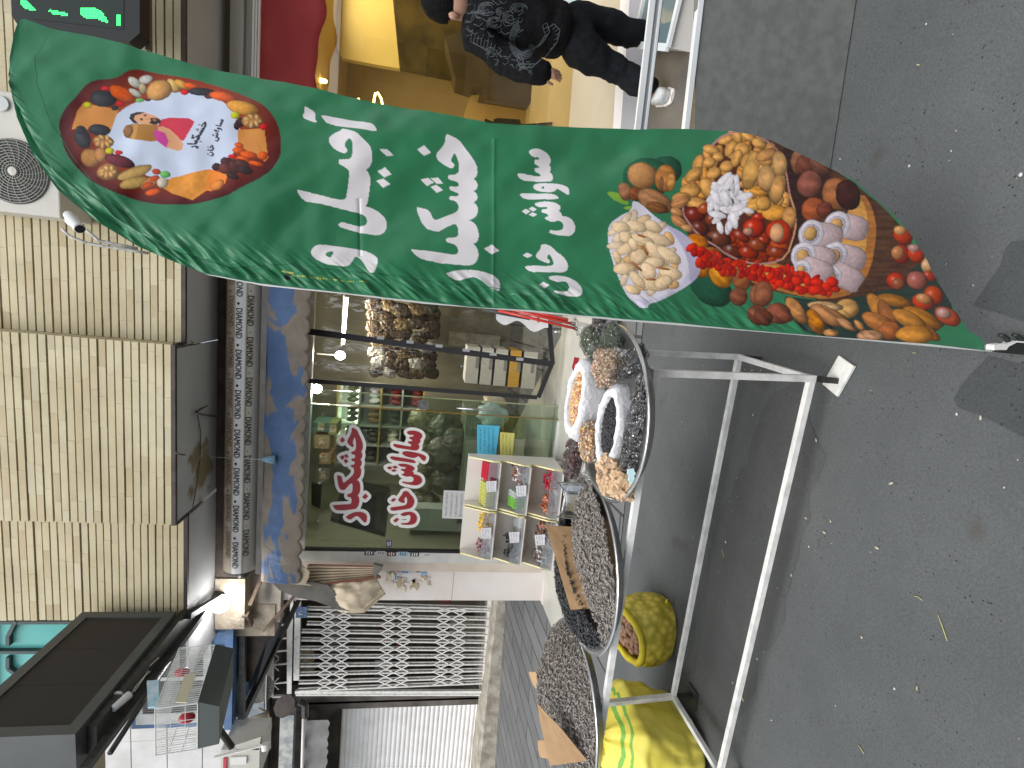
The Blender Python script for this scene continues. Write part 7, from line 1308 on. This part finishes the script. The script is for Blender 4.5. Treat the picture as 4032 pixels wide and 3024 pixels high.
mb = MB(); mb.box(Q(cM(438, 910), 4.885), Q(cM(455, 960), 4.899)); mb.o('red_strip', mat('red_strip', (.5,.04,.06), rough=.5), t); mb = MB(); mb.box(Q(cM(470, 905), 4.885), Q(cM(545, 930), 4.899)); mb.o('white_plate', whv, t)
mb = MB(); mb.bar(Q(cM(398, 903), 4.85), Q(cM(632, 845), 4.85), .012, .03); mb.tube([Q(cM(632, 840), 4.85), Q(cM(634, 868), 4.83)], .045, 12); mb.o('antenna_arm', whv, t)
# flood lamp
lp = thing('flood_lamp', Q(cM(430, 205), 4.9), 'glaring white flood lamp burning at the corner beside the printed roller', 'lamp'); c = Q(cM(425, 205), 4.9)
mb = MB(); mb.lathe(c, [(0, 0), (.075, 0), (.078, -.01), (.03, -.08), (0, -.08)], 24, Vector((.45, -1, -.25)).normalized()); mb.o('housing', black_steel, lp); mb = MB(); mb.lathe(c+Vector((.45, -1, -.25)).normalized()*.004, [(0, .014), (.06, .011), (.085, 0)], 24, Vector((.45, -1, -.25)).normalized()); mb.o('glowing_lens', mat('flood_glow', (1,1,1), emit=(1,.98,1), es=60), lp)
L_ = bpy.data.lights.new('flood_light', 'POINT'); L_.energy = 6; L_.shadow_soft_size = .07; lo = bpy.data.objects.new('flood_light', L_); lk(lo); lo.parent = lp; lo.location = (.06, -.14, -.04)
# junk around the lamp
r_ = random.Random(9)
for i, (p, q, y, w_, l) in enumerate(((cM(250, 320), cM(340, 150), 5.0, .03, 'rusty brown pipe slanting up from the lamp to the LED panel'), (cM(200, 420), cM(290, 260), 4.8, .05, 'thick brown beam above the bird cage'), (cM(560, 210), cM(625, 60), 5.0, .035, 'brown awning arm joint right of the lamp'), (cM(540, 250), cM(560, 300), 5.0, .06, 'grey steel lug beside the lamp'), (cM(270, 130), cM(330, 200), 4.9, .07, 'rusty bracket above the lamp'), (cM(620, 330), cM(760, 170), 5.1, .03, 'brown awning arm dropping towards the gate'))):
    mb = MB(); mb.bar(Q(p, y), Q(q, y+.1), w_); props(mb.o('bracket_arm', mat('rusty_arm', (.10,.065,.045), (.18,.12,.085), 20, .8)), l, 'bracket', 'bracket arms around the lamp')
mb = MB(); mb.box((-3.75, 5.15, 3.0), (-3.38, 5.3, 3.9)); mb.box((-3.55, 4.985, 3.25), (-2.99, 5.155, 3.53)); props(mb.o('crumbling_plaster', mat('crumbling_plaster', (.26,.21,.15), (.42,.36,.28), 6, .9, bump=.7, bs=14, dist=.03)), 'crumbling beige plaster around the end of the roller', 'wall')
# neighbouring building: marble cladding and turquoise windows
nb = thing('marble_clad_building', (-8, 5.95, 3.0), 'white marble clad building with turquoise glass and dark octagonal window frames at upper left', 'building')
mb = MB(); yN = 7.6
for i in range(6):
    for j in range(9):
        z0 = 4.2+j*.52; mb.box((-14+i*1.33, yN, z0+.007), (-14+(i+1)*1.33-.005, yN+.2, z0+.513))
mb.o('marble_tiles', mat('pale_marble_tile', (.58,.57,.54), (.72,.71,.69), 3, .3), nb); mb = MB(); mb.box((-14, yN+.02, 4.1), (-6.0, yN+.3, 9)); mb.o('red_grout', mat('red_grout', (.30,.14,.12), rough=.9), nb); mb = MB(); mb.box((-14, yN-.01, 3.8), (-6.0, yN+.3, 4.19)); mb.o('dark_marble_band', mat('blue_grey_marble', (.10,.13,.15), (.22,.26,.28), 5, .3), nb)
YW = 4.75; mb = MB(); fpoly(mb, [cC(-600, 690), cC(560, 690), cC(300, 1200), cC(-600, 1900)], YW+.05, .02); mb.o('turquoise_glass', mat('turquoise_glass', (.10,.42,.38), (.16,.52,.48), 1.5, .12), nb)
mb = MB(); gf = []
for a, b, w_ in (((-600, 712), (560, 712), .035), ((-600, 900), (300, 900), .05), ((30, 712), (30, 720), .03), ((110, 700), (60, 800), .045), ((60, 800), (60, 860), .045), ((60, 935), (60, 1010), .045), ((60, 1010), (150, 1070), .045), ((-40, 712), (-40, 1200), .02)): mb.bar(Q(cC(*a), YW+.03), Q(cC(*b), YW+.03), .03, w_, up=(0, 1, 0))
mb.o('window_mullion', mat('window_frame_dark', (.045,.07,.07), rough=.5), nb); mb = MB(); mb.box((-5.6, YW+.08, 4.6), (-3.0, YW+.3, 9)); mb.o('return_wall', brick2, nb)
# ---- right shop
acr_ = thing('opposite_building', (0, -12, -.3), 'plain tan building across the street, seen only as a reflection in the shop glass', 'building')
mb = MB(); mb.box((-18, -13, -1), (18, -12, 6.0)); mb.o('wall', mat('opposite_wall', (.20,.17,.13), (.28,.25,.20), 1.2, .9), acr_)
for i in range(9):
    for j in range(2):
        mb = MB(); mb.box((-14+i*3.2, -12.02, 1.0+j*2.5), (-12.4+i*3.2, -11.98, 2.6+j*2.5)); mb.o('window', mat('opposite_window', (.03,.035,.04), rough=.1), acr_)
SR = thing('gold_lit_shop', (2.6, 5.3, .2), 'right hand shop with a red valance, tinted glass and warm golden interior', 'shop')
goldw = mat('golden_wall', (.44,.36,.20), (.50,.41,.24), 1.2, .5); beige_t = mat('beige_tile', (.46,.40,.30), (.52,.46,.36), 1.5, .35)
mb = MB(); mb.box((.95, 8.6, .1), (6.5, 8.65, 3.4)); mb.box((6.45, 5.3, .1), (6.5, 8.6, 3.4)); mb.o('interior_wall', goldw, SR); mb = MB(); mb.box((.9, 5.2, .1), (.95, 8.6, 3.4)); mb.o('party_wall', goldw, SR)
mb = MB(); mb.box((.95, 5.3, 3.15), (6.5, 8.65, 3.2)); mb.o('interior_ceiling', mat('warm_ceiling', (.55,.45,.25), rough=.6), SR)
mb = MB(); fpoly(mb, [cE(-376, 107), cE(-376, -300), cE(80, -300), cE(80, 0), cE(125, 458), cE(0, 438), cE(-264, 388)], 7.7, .1); mb.o('bright_gold_panel', mat('bright_gold', (.66,.56,.26), (.60,.50,.22), 1, .4), SR)
mb = MB(); fpoly(mb, [cE(75, -300), cE(560, -300), cE(545, 150), cE(520, 290), cE(495, 525), cE(125, 450)], 7.6, .12); mb.o('olive_reflection_panel', mat('olive_reflection_panel', (.035,.028,.008), (.085,.065,.018), 4, .12), SR)  # street and tree reflection in the glass, painted as a dark olive panel
mb = MB(); fpoly(mb, [cE(430, 250), cE(640, 160), cE(760, 420), cE(1160, 520), cE(1060, 695), cE(660, 630), cE(680, 580), cE(500, 520)], 7.2, .5); mb.o('dark_counter', mat('dark_counter', (.05,.04,.025), (.08,.065,.045), 3, .3), SR)
mb = MB(); fpoly(mb, [cE(690, 630), cE(1000, 690), cE(1000, 850), cE(560, 850), cE(560, 760), cE(600, 640)], 7.5, .1); mb.o('tan_partition', mat('tan_partition', (.40,.29,.14), rough=.5), SR)
f0 = G(cE(1653, 312), .14); f1 = G(cE(1575, 860), .14)
mb = MB(); mb.hexa([(.7, f1.y, .1), (6.5, f0.y+.6, .1), (6.5, 8.6, .1), (.7, 8.6, .1)], [(.7, f1.y, gz(.7, f1.y)+.14), (6.5, f0.y+.6, gz(6.5, f0.y+.6)+.14), (6.5, 8.6, gz(6.5, 8.6)+.14), (.7, 8.6, gz(.7, 8.6)+.14)]); mb.o('tiled_floor', beige_t, SR)
mb = MB(); mb.hexa([(.7, 3.75, .05), (6.5, 4.1, .05), (6.5, f0.y+.595, .05), (.7, f1.y-.005, .05)], [(.7, 3.75, gz(.7, 3.75)+.13), (6.5, 4.1, gz(6.5, 4.1)+.13), (6.5, f0.y+.595, gz(6.5, f0.y+.6)+.142), (.7, f1.y-.005, gz(.7, f1.y)+.142)])
props(mb.o('white_doorstep', mat('lilac_white_stone', (.60,.59,.60), (.66,.65,.66), 2, .35)), 'pale white stone step in front of the golden shop', 'step')
mb = MB(); mb.box((.9, 5.19, .15), (6.5, 5.205, 3.05)); mb.o('tinted_glass', clear('tinted_glass', (.92,.86,.68), .05, .01), SR)
def hb(f0_, f1_, y, d, m, nm, x1_=6.5, x0_=.5):
    a = Q(f0_, y); b = Q(f1_, y); mb = MB(); mb.box((x0_, y, min(a.z, b.z)), (x1_, y+d, max(a.z, b.z))); return mb.o(nm, m, SR)
hb((905, 150), (958, 150), 5.02, .2, mat('cream_box', (.46,.44,.38), (.52,.5,.44), 3, .5), 'cream_fascia'); hb((959, 150), (990, 150), 5.06, .2, mat('grey_cream_box', (.38,.36,.30), rough=.5), 'lower_fascia'); hb((870, 150), (904, 150), 5.1, .15, mat('tan_recess', (.20,.16,.10), rough=.8), 'tan_recess'); hb((811, 150), (869, 150), 5.14, .1, dst, 'dark_recess')
for i in range(3): hb((992+i*11, 150), (1000+i*11, 150), 4.98+.01*i, .1, whv, 'white_trim')
mb = MB(); mb.tube([Q(f, 4.9) for f in (c00(1320, -60), c00(1345, 100), c00(1350, 250), c00(1358, 430))], .02, 8); props(mb.o('fascia_cable', mat('grey_beige_cable', (.36,.33,.28), rough=.7), None, True), 'thick beige cable hanging across the dark recess above the red valance', 'cable')
rv = mat('red_valance', (.26,.018,.018), (.32,.028,.026), 3, .8, bump=.2, bs=20); zt_ = Q((1026, 150), 4.95).z; zb2 = Q((1262, 150), 4.95).z
vs, fs = grid(220, 8, lambda u, v: Vector((.4+5.5*u, 4.95+.012*math.sin(u*23)*v, zt_-(zt_-zb2+.03*math.sin(u*5.5*7.2)+.012*math.sin(u*5.5*17))*v))); mb = MB(); mb.add(vs, fs); o = mb.o('red_valance', rv, SR, True); s_ = o.modifiers.new('s', 'SOLIDIFY'); s_.thickness = .004
t = thing('neon_loop', Q((1480, 380), 6.8), 'small glowing warm neon loop on the wall of the golden shop', 'lamp'); mb = MB(); mb.tube([Q(f, 6.8) for f in ((1506, 412), (1500, 385), (1487, 365), (1478, 368), (1474, 388), (1470, 415), (1468, 440))], .012, 8); mb.o('tube', mat('neon_warm', (1,.9,.5), emit=(1,.82,.35), es=6), t, True)
for i, f in enumerate(((1270, 318), (1412, 391))):
    t = thing('wall_spot', Q(f, 6.9), ('tiny warm spot lamp near the red valance in the golden shop', 'tiny warm spot lamp beside the neon loop')[i], 'lamp', 'spots in the golden shop'); mb = MB(); mb.ell(Q(f, 6.9), (.03, .03, .06) if i == 0 else (.015, .015, .015), None, 10, 6); mb.o('glow', MT['neon_warm'], t, True)
for (x, y, w_) in ((2.2, 6.4, 30), (4.2, 6.8, 34)):
    L_ = bpy.data.lights.new('shop_light', 'AREA'); L_.size = 1.2; L_.energy = w_; L_.color = (1, .89, .62); lo = bpy.data.objects.new('shop_light', L_); lk(lo); lo.parent = SR; lo.location = Vector((x, y, 3.1))-SR.location
t = thing('black_chair', G(cE(850, 830), .14), 'black chair back seen in the golden shop beside the flag edge', 'chair'); mb = MB(); c = Q(cE(845, 830), 5.9); o_ = [Q(cE(*p), 5.9) for p in ((755, 800), (780, 790), (930, 800), (945, 850), (760, 860))]; mb.poly(o_, (0, .03, 0)); mb.o('backrest', MT['black_plastic'], t); mb = MB()
for p, q in ((cE(695, 805), cE(755, 830)), (cE(940, 845), cE(1170, 828)), (cE(940, 855), cE(1170, 870))): mb.bar(Q(p, 5.9), Q(q, 5.9), .03)
mb.o('leg_frame', MT['black_plastic'], t)
fp('turquoise_display', [cE(1290, -200), cE(1545, -200), cE(1540, 85), cE(1300, 30), cE(1200, -10)], 5.1, .1, mat('pale_aqua_glass', (.45,.60,.62), (.55,.68,.7), 2, .15), 'pale aqua glass display beside the person at the right edge', 'display case')
fp('cream_pillar', [cE(1545, -200), cE(1660, -200), cE(1660, 125), cE(1540, 90)], 5.12, .1, mat('cream_door_panel', (.48,.44,.34), rough=.5), 'cream door panel at the right edge behind the person', 'panel'); fb('black_door_seal', cE(1662, -200), cE(1690, 125), 5.0, .1, black_steel, 'black strip along the door bottom at the right edge', 'strip')
# ---- low barrier: grey panel with white rails
br = thing('shop_barrier', (1.6, 1.86, gz(1.6, 1.86)), 'low street barrier with a flat grey panel and bright white metal rails', 'barrier'); yR = 1.84
pL = Q((2735, 520), yR); pR = Q((2748, 10), yR); k_ = (pR.z-pL.z)/(pR.x-pL.x)
zr = lambda x: pL.z+k_*(x-pL.x)
gpm = mat('speckled_grey_panel', (.135,.145,.135), (.175,.185,.172), 28, .38, bump=.08, bs=90)
mb = MB(); x0 = .655; mb.hexa([(x0, yR+.002, gz(x0, yR)+.006), (3.2, yR+.002, gz(3.2, yR)+.006), (3.2, yR+.03, gz(3.2, yR)+.006), (x0, yR+.03, gz(x0, yR)+.006)], [(x0, yR+.002, zr(x0)), (3.2, yR+.002, zr(3.2)), (3.2, yR+.03, zr(3.2)), (x0, yR+.03, zr(x0))]); mb.o('grey_panel', gpm, br)
wr = mat('white_rail_metal', (.70,.73,.74), (.62,.65,.66), 5, .3)
def railf(a, b, h, nm, dep=.03):
    A_ = Q(a, yR); B_ = Q(b, yR); s_ = (B_.z-A_.z)/(B_.x-A_.x); xs_, xe = .62, 3.2; mb = MB(); z_ = lambda x: A_.z+s_*(x-A_.x); mb.hexa([(xs_, yR-.004, z_(xs_)-h), (xe, yR-.004, z_(xe)-h), (xe, yR+dep, z_(xe)-h), (xs_, yR+dep, z_(xs_)-h)], [(xs_, yR-.004, z_(xs_)), (xe, yR-.004, z_(xe)), (xe, yR+dep, z_(xe)), (xs_, yR+dep, z_(xs_))]); return mb.o(nm, wr, br)
railf(cE(2033, 840), cE(2128, 10), .018, 'lower_rail', .022); railf(cE(1705, 840), cE(1800, 10), .020, 'upper_rail', .010); railf(cE(1768, 840), cE(1868, 10), .008, 'thin_rail', .008)
mb = MB(); A_ = Q(cE(1740, 840), yR); B_ = Q(cE(1840, 10), yR); s_ = (B_.z-A_.z)/(B_.x-A_.x); z_ = lambda x: A_.z+s_*(x-A_.x); mb.hexa([(.62, yR+.005, z_(.62)-.03), (3.2, yR+.005, z_(3.2)-.03), (3.2, yR+.012, z_(3.2)-.03), (.62, yR+.012, z_(.62)-.03)], [(.62, yR+.005, z_(.62)), (3.2, yR+.005, z_(3.2)), (3.2, yR+.012, z_(3.2)), (.62, yR+.012, z_(.62))]); mb.o('grey_channel', mat('channel_grey', (.28,.29,.29), rough=.4), br)
mb = MB(); mb.bar((.635, yR+.04, gz(.63, yR)), (.635, yR+.04, Q(cE(1705, 840), yR).z-.035), .03); mb.bar((3.18, yR+.04, gz(3.2, yR)), (3.18, yR+.04, Q(cE(1705, 840), yR).z+.1), .03); mb.o('post', wr, br)
# white tray box on the pavement
wb = thing('white_open_box', (1.85, 3.3, gz(1.85, 3.3)), 'white open box with a raised glass lid on the pavement behind the barrier', 'box'); h_ = .16
B0, B1, B2, B3 = (1.60, 3.04), (1.86, 3.58), (2.5, 3.3), (2.2, 2.8); bb = lambda p, h: Vector((p[0], p[1], gz(*p)+h)); mb = MB(); mb.hexa([bb(B0, .03), bb(B3, .03), bb(B2, .03), bb(B1, .03)], [bb(B0, h_), bb(B3, h_), bb(B2, h_), bb(B1, h_)]); mb.o('box_body', mat('box_white', (.62,.60,.56), rough=.5), wb)
mb = MB()
for p, q in ((B0, B1), (B1, B2), (B2, B3), (B3, B0)): mb.bar(bb(p, h_+.012), bb(q, h_+.012), .04, .02)
mb.bar(bb((1.93, 2.92), h_+.012), bb((2.17, 3.44), h_+.012), .02, .02); mb.o('lid_rim', wr, wb); mb = MB(); mb.add([bb(p, h_+.004) for p in (B0, B3, B2, B1)], [(0, 1, 2, 3)]); mb.o('lid_glass', mat('box_glass', (.12,.17,.18), rough=.08), wb)
mb = MB(); mb.hexa([bb(B0, .004), bb(B3, .004), bb(B2, .004), bb(B1, .004)], [bb(B0, .027), bb(B3, .027), bb(B2, .027), bb(B1, .027)]); mb.o('base_strip', mat('base_tan', (.45,.34,.2), rough=.7), wb)
M_dtile = mat('dark_brown_tile', (.075,.07,.066), (.115,.107,.10), 2.5, .5, bump=.1, bs=20)
vs, fs = grid(2, 2, lambda u, v: (.35+6*u, 2.15+1.6*v, gz(.35+6*u, 2.15+1.6*v)+.012)); props(obj('dark_pavement', vs, fs, M_dtile), kind='structure')
# ---- person
def skin(name, nodes, edges, mat_, parent, sub=2, root=0):
    me_ = bpy.data.meshes.new(name); off = parent_off(parent); me_.from_pydata([tuple(Vector(n[0])-off) for n in nodes], edges, []); o = bpy.data.objects.new(name, me_); lk(o); o.parent = parent
    me_.materials.append(mat_); m = o.modifiers.new('skin', 'SKIN'); lay = me_.skin_vertices[0].data if me_.skin_vertices else None
    if lay is None:
        bpy.context.view_layer.objects.active = o; bpy.context.view_layer.update(); lay = me_.skin_vertices[0].data
    for i, n in enumerate(nodes): lay[i].radius = (n[1], n[2] if len(n) > 2 else n[1]); lay[i].use_root = (i == root)
    m.use_smooth_shade = True; s_ = o.modifiers.new('sub', 'SUBSURF'); s_.levels = sub; s_.render_levels = sub
    ev = o.evaluated_get(bpy.context.evaluated_depsgraph_get()); nm = bpy.data.meshes.new_from_object(ev); o.modifiers.clear(); o.data = nm; nm.name = name
    if not nm.materials: nm.materials.append(mat_)
    if name in ('sweatshirt', 'jeans'):
        nn_ = [v.normal.copy() for v in nm.vertices]
        for v, n_ in zip(nm.vertices, nn_): c_ = v.co; v.co = c_+n_*(.016*noise.noise((c_.x*7, c_.y*7, c_.z*11))+.012*abs(noise.noise((c_.x*13+c_.z*6, c_.y*13, c_.z*17))))
    nm.polygons.foreach_set('use_smooth', [True]*len(nm.polygons)); return o
per = thing('person', (1.75, 3.4, gz(1.75, 3.4)), 'person seen from behind in a black dragon print sweatshirt, black jeans and pale trainers', 'person')
J = lambda x, y, d=3.35: Q(cE(x, y), d)
skinm = mat('skin_tone', (.42,.23,.16), (.46,.26,.18), 8, .5); blackc = mat('black_knit', (.004,.004,.005), (.009,.009,.010), 40, .95, bump=.3, bs=120, spec=.15); jean = mat('black_denim', (.005,.0055,.007), (.010,.011,.014), 30, .9, bump=.4, bs=160, spec=.2); shoe = mat('pale_trainer', (.42,.44,.43), (.58,.60,.58), 14, .6)
pel = J(1230, 215); hipL = J(1290, 315); hipR = J(1290, 120, 3.4); knL = J(1570, 460, 3.38); knR = J(1565, 185, 3.42); anL = J(1850, 630, 3.3); anR = J(1850, 260, 3.5)
wai = J(1130, 195); che = J(800, 130); upc = J(640, 90); nec = J(570, 60); hd = J(480, 45, 3.32); ht = J(350, 15, 3.3); shL = J(660, 240, 3.33); shR = J(640, -80, 3.36); elL = J(880, 430, 3.28); elR = J(900, -160, 3.3); wrL = J(1062, 478, 3.18); wrR = J(1080, -120, 3.1)
toeL = anL+Vector((.05, .14, -.04)); toeR = anR+Vector((.08, .14, -.04))
skin('body', [(pel, .07, .065), (wai, .105, .085), (che, .13, .095), (upc, .10, .07), (nec, .05), (hd, .075, .08), (ht, .06, .07), (shL, .055), (elL, .04), (wrL, .027), (shR, .055), (elR, .04), (wrR, .027), (hipL, .05), (knL, .055), (anL, .04), (toeL, .03), (hipR, .05), (knR, .055), (anR, .04), (toeR, .03)],
 [(0,1),(1,2),(2,3),(3,4),(4,5),(5,6),(3,7),(7,8),(8,9),(3,10),(10,11),(11,12),(0,13),(13,14),(14,15),(15,16),(0,17),(17,18),(18,19),(19,20)], skinm, per)
swt = skin('sweatshirt', [(J(1285, 225), .19, .15), (wai, .205, .155), (J(960, 160), .215, .165), (che, .225, .17), (upc, .185, .13), (J(590, 66), .088, .085), (shL, .11), (J(770, 350, 3.3), .092), (elL, .088), (J(985, 460, 3.22), .082), (J(1140, 500, 3.16), .060), (shR, .11), (elR, .085), (J(1115, -120, 3.12), .058)],
 [(0,1),(1,2),(2,3),(3,4),(4,5),(4,6),(6,7),(7,8),(8,9),(9,10),(4,11),(11,12),(12,13)], blackc, per, 3)
skin('jeans', [(J(1180, 205), .175, .14), (J(1280, 225), .18, .15), (hipL, .125, .13), (J(1440, 400, 3.36), .106), (knL, .086), (J(1660, 520, 3.36), .082), (J(1780, 590, 3.32), .074), (J(1840, 622, 3.3), .074), (hipR, .125, .13), (J(1430, 150, 3.42), .106), (knR, .086), (J(1700, 225, 3.46), .080), (J(1840, 255, 3.5), .082)],
 [(0,1),(1,2),(2,3),(3,4),(4,5),(5,6),(6,7),(1,8),(8,9),(9,10),(10,11),(11,12)], jean, per, 3)
for an, tw in ((anL, -.10), (anR, .10)):
    gz_ = gz(an.x, an.y); b0 = Vector((an.x, an.y-.06, gz_+.055)); mb = MB()
    def sf(v, b0=b0): return 1.0
    rot = Matrix.Rotation(tw*3, 3, 'Z'); c = Vector((an.x+.01, an.y+.05, gz_+.06))
    mb.ell(c, (.050, .125, .060), rot, 36, 22, lambda v: (abs(v.x)**3+abs(v.y)**3+abs(v.z)**3)**(-1/3)*(1-.30*max(0, v.y)*max(0, v.z)+.10*max(0, -v.y)*max(0, v.z)+.05*noise.noise(v*4))); o = mb.o('shoe', shoe, per, True)
    mb = MB(); mb.ell(c-Vector((0, 0, .043)), (.055, .133, .017), rot, 44, 10, lambda v: (abs(v.x)**4+abs(v.y)**4+abs(v.z)**4)**(-1/4)*(1+.05*math.sin(v.y*14))); s2 = mb.o('sole', mat('sole_white', (.66,.62,.56), rough=.6), o, True)
    s2.matrix_parent_inverse.identity(); 
hair_c = hd.lerp(ht, .62)+Vector((.0, -.01, .02)); mb = MB(); ax_ = (ht-hd).normalized()
mb.ell(hd.lerp(ht, .55), (.092, .108, .125), None, 40, 28, lambda v: (1+.015*noise.noise(v*14)+.03*noise.noise(v*4))*(1 if v.z > -.35 or v.y < -.2 else .82)); hr = mb.o('hair', mat('black_hair', (.004,.004,.004), (.010,.009,.009), 60, .8, bump=.8, bs=140, spec=.1), per, True)
mb = MB(); mb.ell(hd+Vector((0, -.045, -.02)), (.068, .06, .085), None, 24, 14); mb.o('nape', skinm, per, True)
mb = MB(); e_ = Q(cE(487, 105), 3.27); mb.ell(e_, (.016, .028, .036), Matrix.Rotation(.3, 3, 'X'), 16, 12, lambda v: 1+.1*noise.noise(v*4)); mb.ell(e_+Vector((-.012, -.004, .002)), (.008, .018, .024), None, 12, 8); mb.o('ear', skinm, per, True)
# hand just showing below the cuff, five separate fingers
for w0, sgn in ((wrL, 1), (wrR, -1)):
    pd = Vector((.02*sgn, .02, -1)).normalized(); sd_ = Vector((1, 0, 0)); nodes = [(w0-pd*.0, .024, .018), (w0+pd*.05, .034, .016), (w0+pd*.085, .036, .014)]; ed = [(0, 1), (1, 2)]
    for fi, (ox, L) in enumerate(((-.024, .055), (-.008, .062), (.008, .059), (.022, .047))):
        b0 = w0+pd*.095+sd_*ox; i0 = len(nodes); nodes += [(b0, .0085), (b0+pd*L*.5+Vector((0, .012, 0)), .008), (b0+pd*L*.85+Vector((0, .032, 0)), .0068)]; ed += [(2, i0), (i0, i0+1), (i0+1, i0+2)]
    i0 = len(nodes); tb_ = w0+pd*.04+sd_*(-.035*sgn); nodes += [(tb_, .011), (tb_+pd*.03+Vector((-.015*sgn, .015, 0)), .0095), (tb_+pd*.058+Vector((-.012*sgn, .03, 0)), .008)]; ed += [(1, i0), (i0, i0+1), (i0+1, i0+2)]
    skin('hand', nodes, ed, skinm, per, 1)
# dragon print: raised flocked lines lying on the back of the sweatshirt
from mathutils.bvhtree import BVHTree
mw_off = parent_off(per); bvh = BVHTree.FromPolygons([tuple(v.co+mw_off) for v in swt.data.vertices], [tuple(p_.vertices) for p_ in swt.data.polygons]); EYE = Vector((0, 0, H))
def onb(f):
    d_ = (Q(f, 3.3)-EYE).normalized(); h_ = bvh.ray_cast(EYE, d_); return h_[0]+h_[1]*.0015 if h_[0] is not None else None
mb = MB(); r_ = random.Random(21)
def strk(pts, w_=.0022):
    sm = []
    for i in range(len(pts)-1):
        for k_ in range(6): t_ = k_/6; sm.append((pts[i][0]*(1-t_)+pts[i+1][0]*t_, pts[i][1]*(1-t_)+pts[i+1][1]*t_))
    sm.append(pts[-1]); run = []
    for s_ in sm:
        q_ = onb(cE(*s_))
        if q_ is None or (run and (q_-run[-1]).length > .05):
            if len(run) > 1: mb.tube(run, w_, 4)
            run = []
        if q_ is not None: run.append(q_)
    if len(run) > 1: mb.tube(run, w_, 4)
C_ = lambda cx_, cy_, rx__, ry__, a0_, a1_, n=10: [(cx_+rx__*math.cos(a0_+(a1_-a0_)*i/n), cy_+ry__*math.sin(a0_+(a1_-a0_)*i/n)) for i in range(n+1)]
for k_ in range(5): strk(C_(950, 270+0*k_, 90-9*k_, 130-12*k_, .3, 4.4))
body = [(1110,150),(1130,210),(1080,290),(1000,330),(940,370),(960,430),(1040,430),(1120,360),(1180,280),(1200,200),(1160,160),(1110,190)]
strk(body, .003); strk([(x-28, y+22) for x, y in body[:8]], .003)
for i in range(26):
    t_ = i/25*(len(body)-2); j = int(t_); f_ = t_-j; x = body[j][0]*(1-f_)+body[j+1][0]*f_; y = body[j][1]*(1-f_)+body[j+1][1]*f_; strk([(x, y), (x-26, y+20)], .0016)
for cx_, cy_, s_ in ((710, 60, 60), (870, 115, 55), (800, 75, 30), (760, 150, 50), (930, 60, 60), (660, 100, 45)):
    for k_ in range(5): strk(C_(cx_, cy_, s_*(1-.17*k_), s_*.75*(1-.17*k_), r_.uniform(0, 3), r_.uniform(3.6, 6.6)), .002)
for i in range(46):
    x = r_.uniform(590, 1000); y = r_.uniform(5, 250); a_ = r_.uniform(-1, 1)+2.4; L = r_.uniform(30, 75); strk([(x, y), (x+L*.5*math.cos(a_), y+L*.5*math.sin(a_)+6), (x+L*math.cos(a_+.5), y+L*math.sin(a_+.5))], .0018)
for i in range(40):
    x = r_.uniform(700, 1010); y = 330+(x-700)*.42+r_.uniform(-50, 45); a_ = r_.uniform(0, 6.28); L = r_.uniform(20, 55); strk([(x, y), (x+L*.5*math.cos(a_), y+L*.5*math.sin(a_)), (x+L*math.cos(a_+.9), y+L*math.sin(a_+.9))], .0018)
for i in range(8): strk([(610+i*22, 215+i*12), (600+i*22, 275+i*10), (640+i*20, 300+i*12)], .002)
mb.o('dragon_print', mat('grey_flock', (.05,.06,.066), (.085,.10,.11), 40, .9), swt)
strk2 = MB()
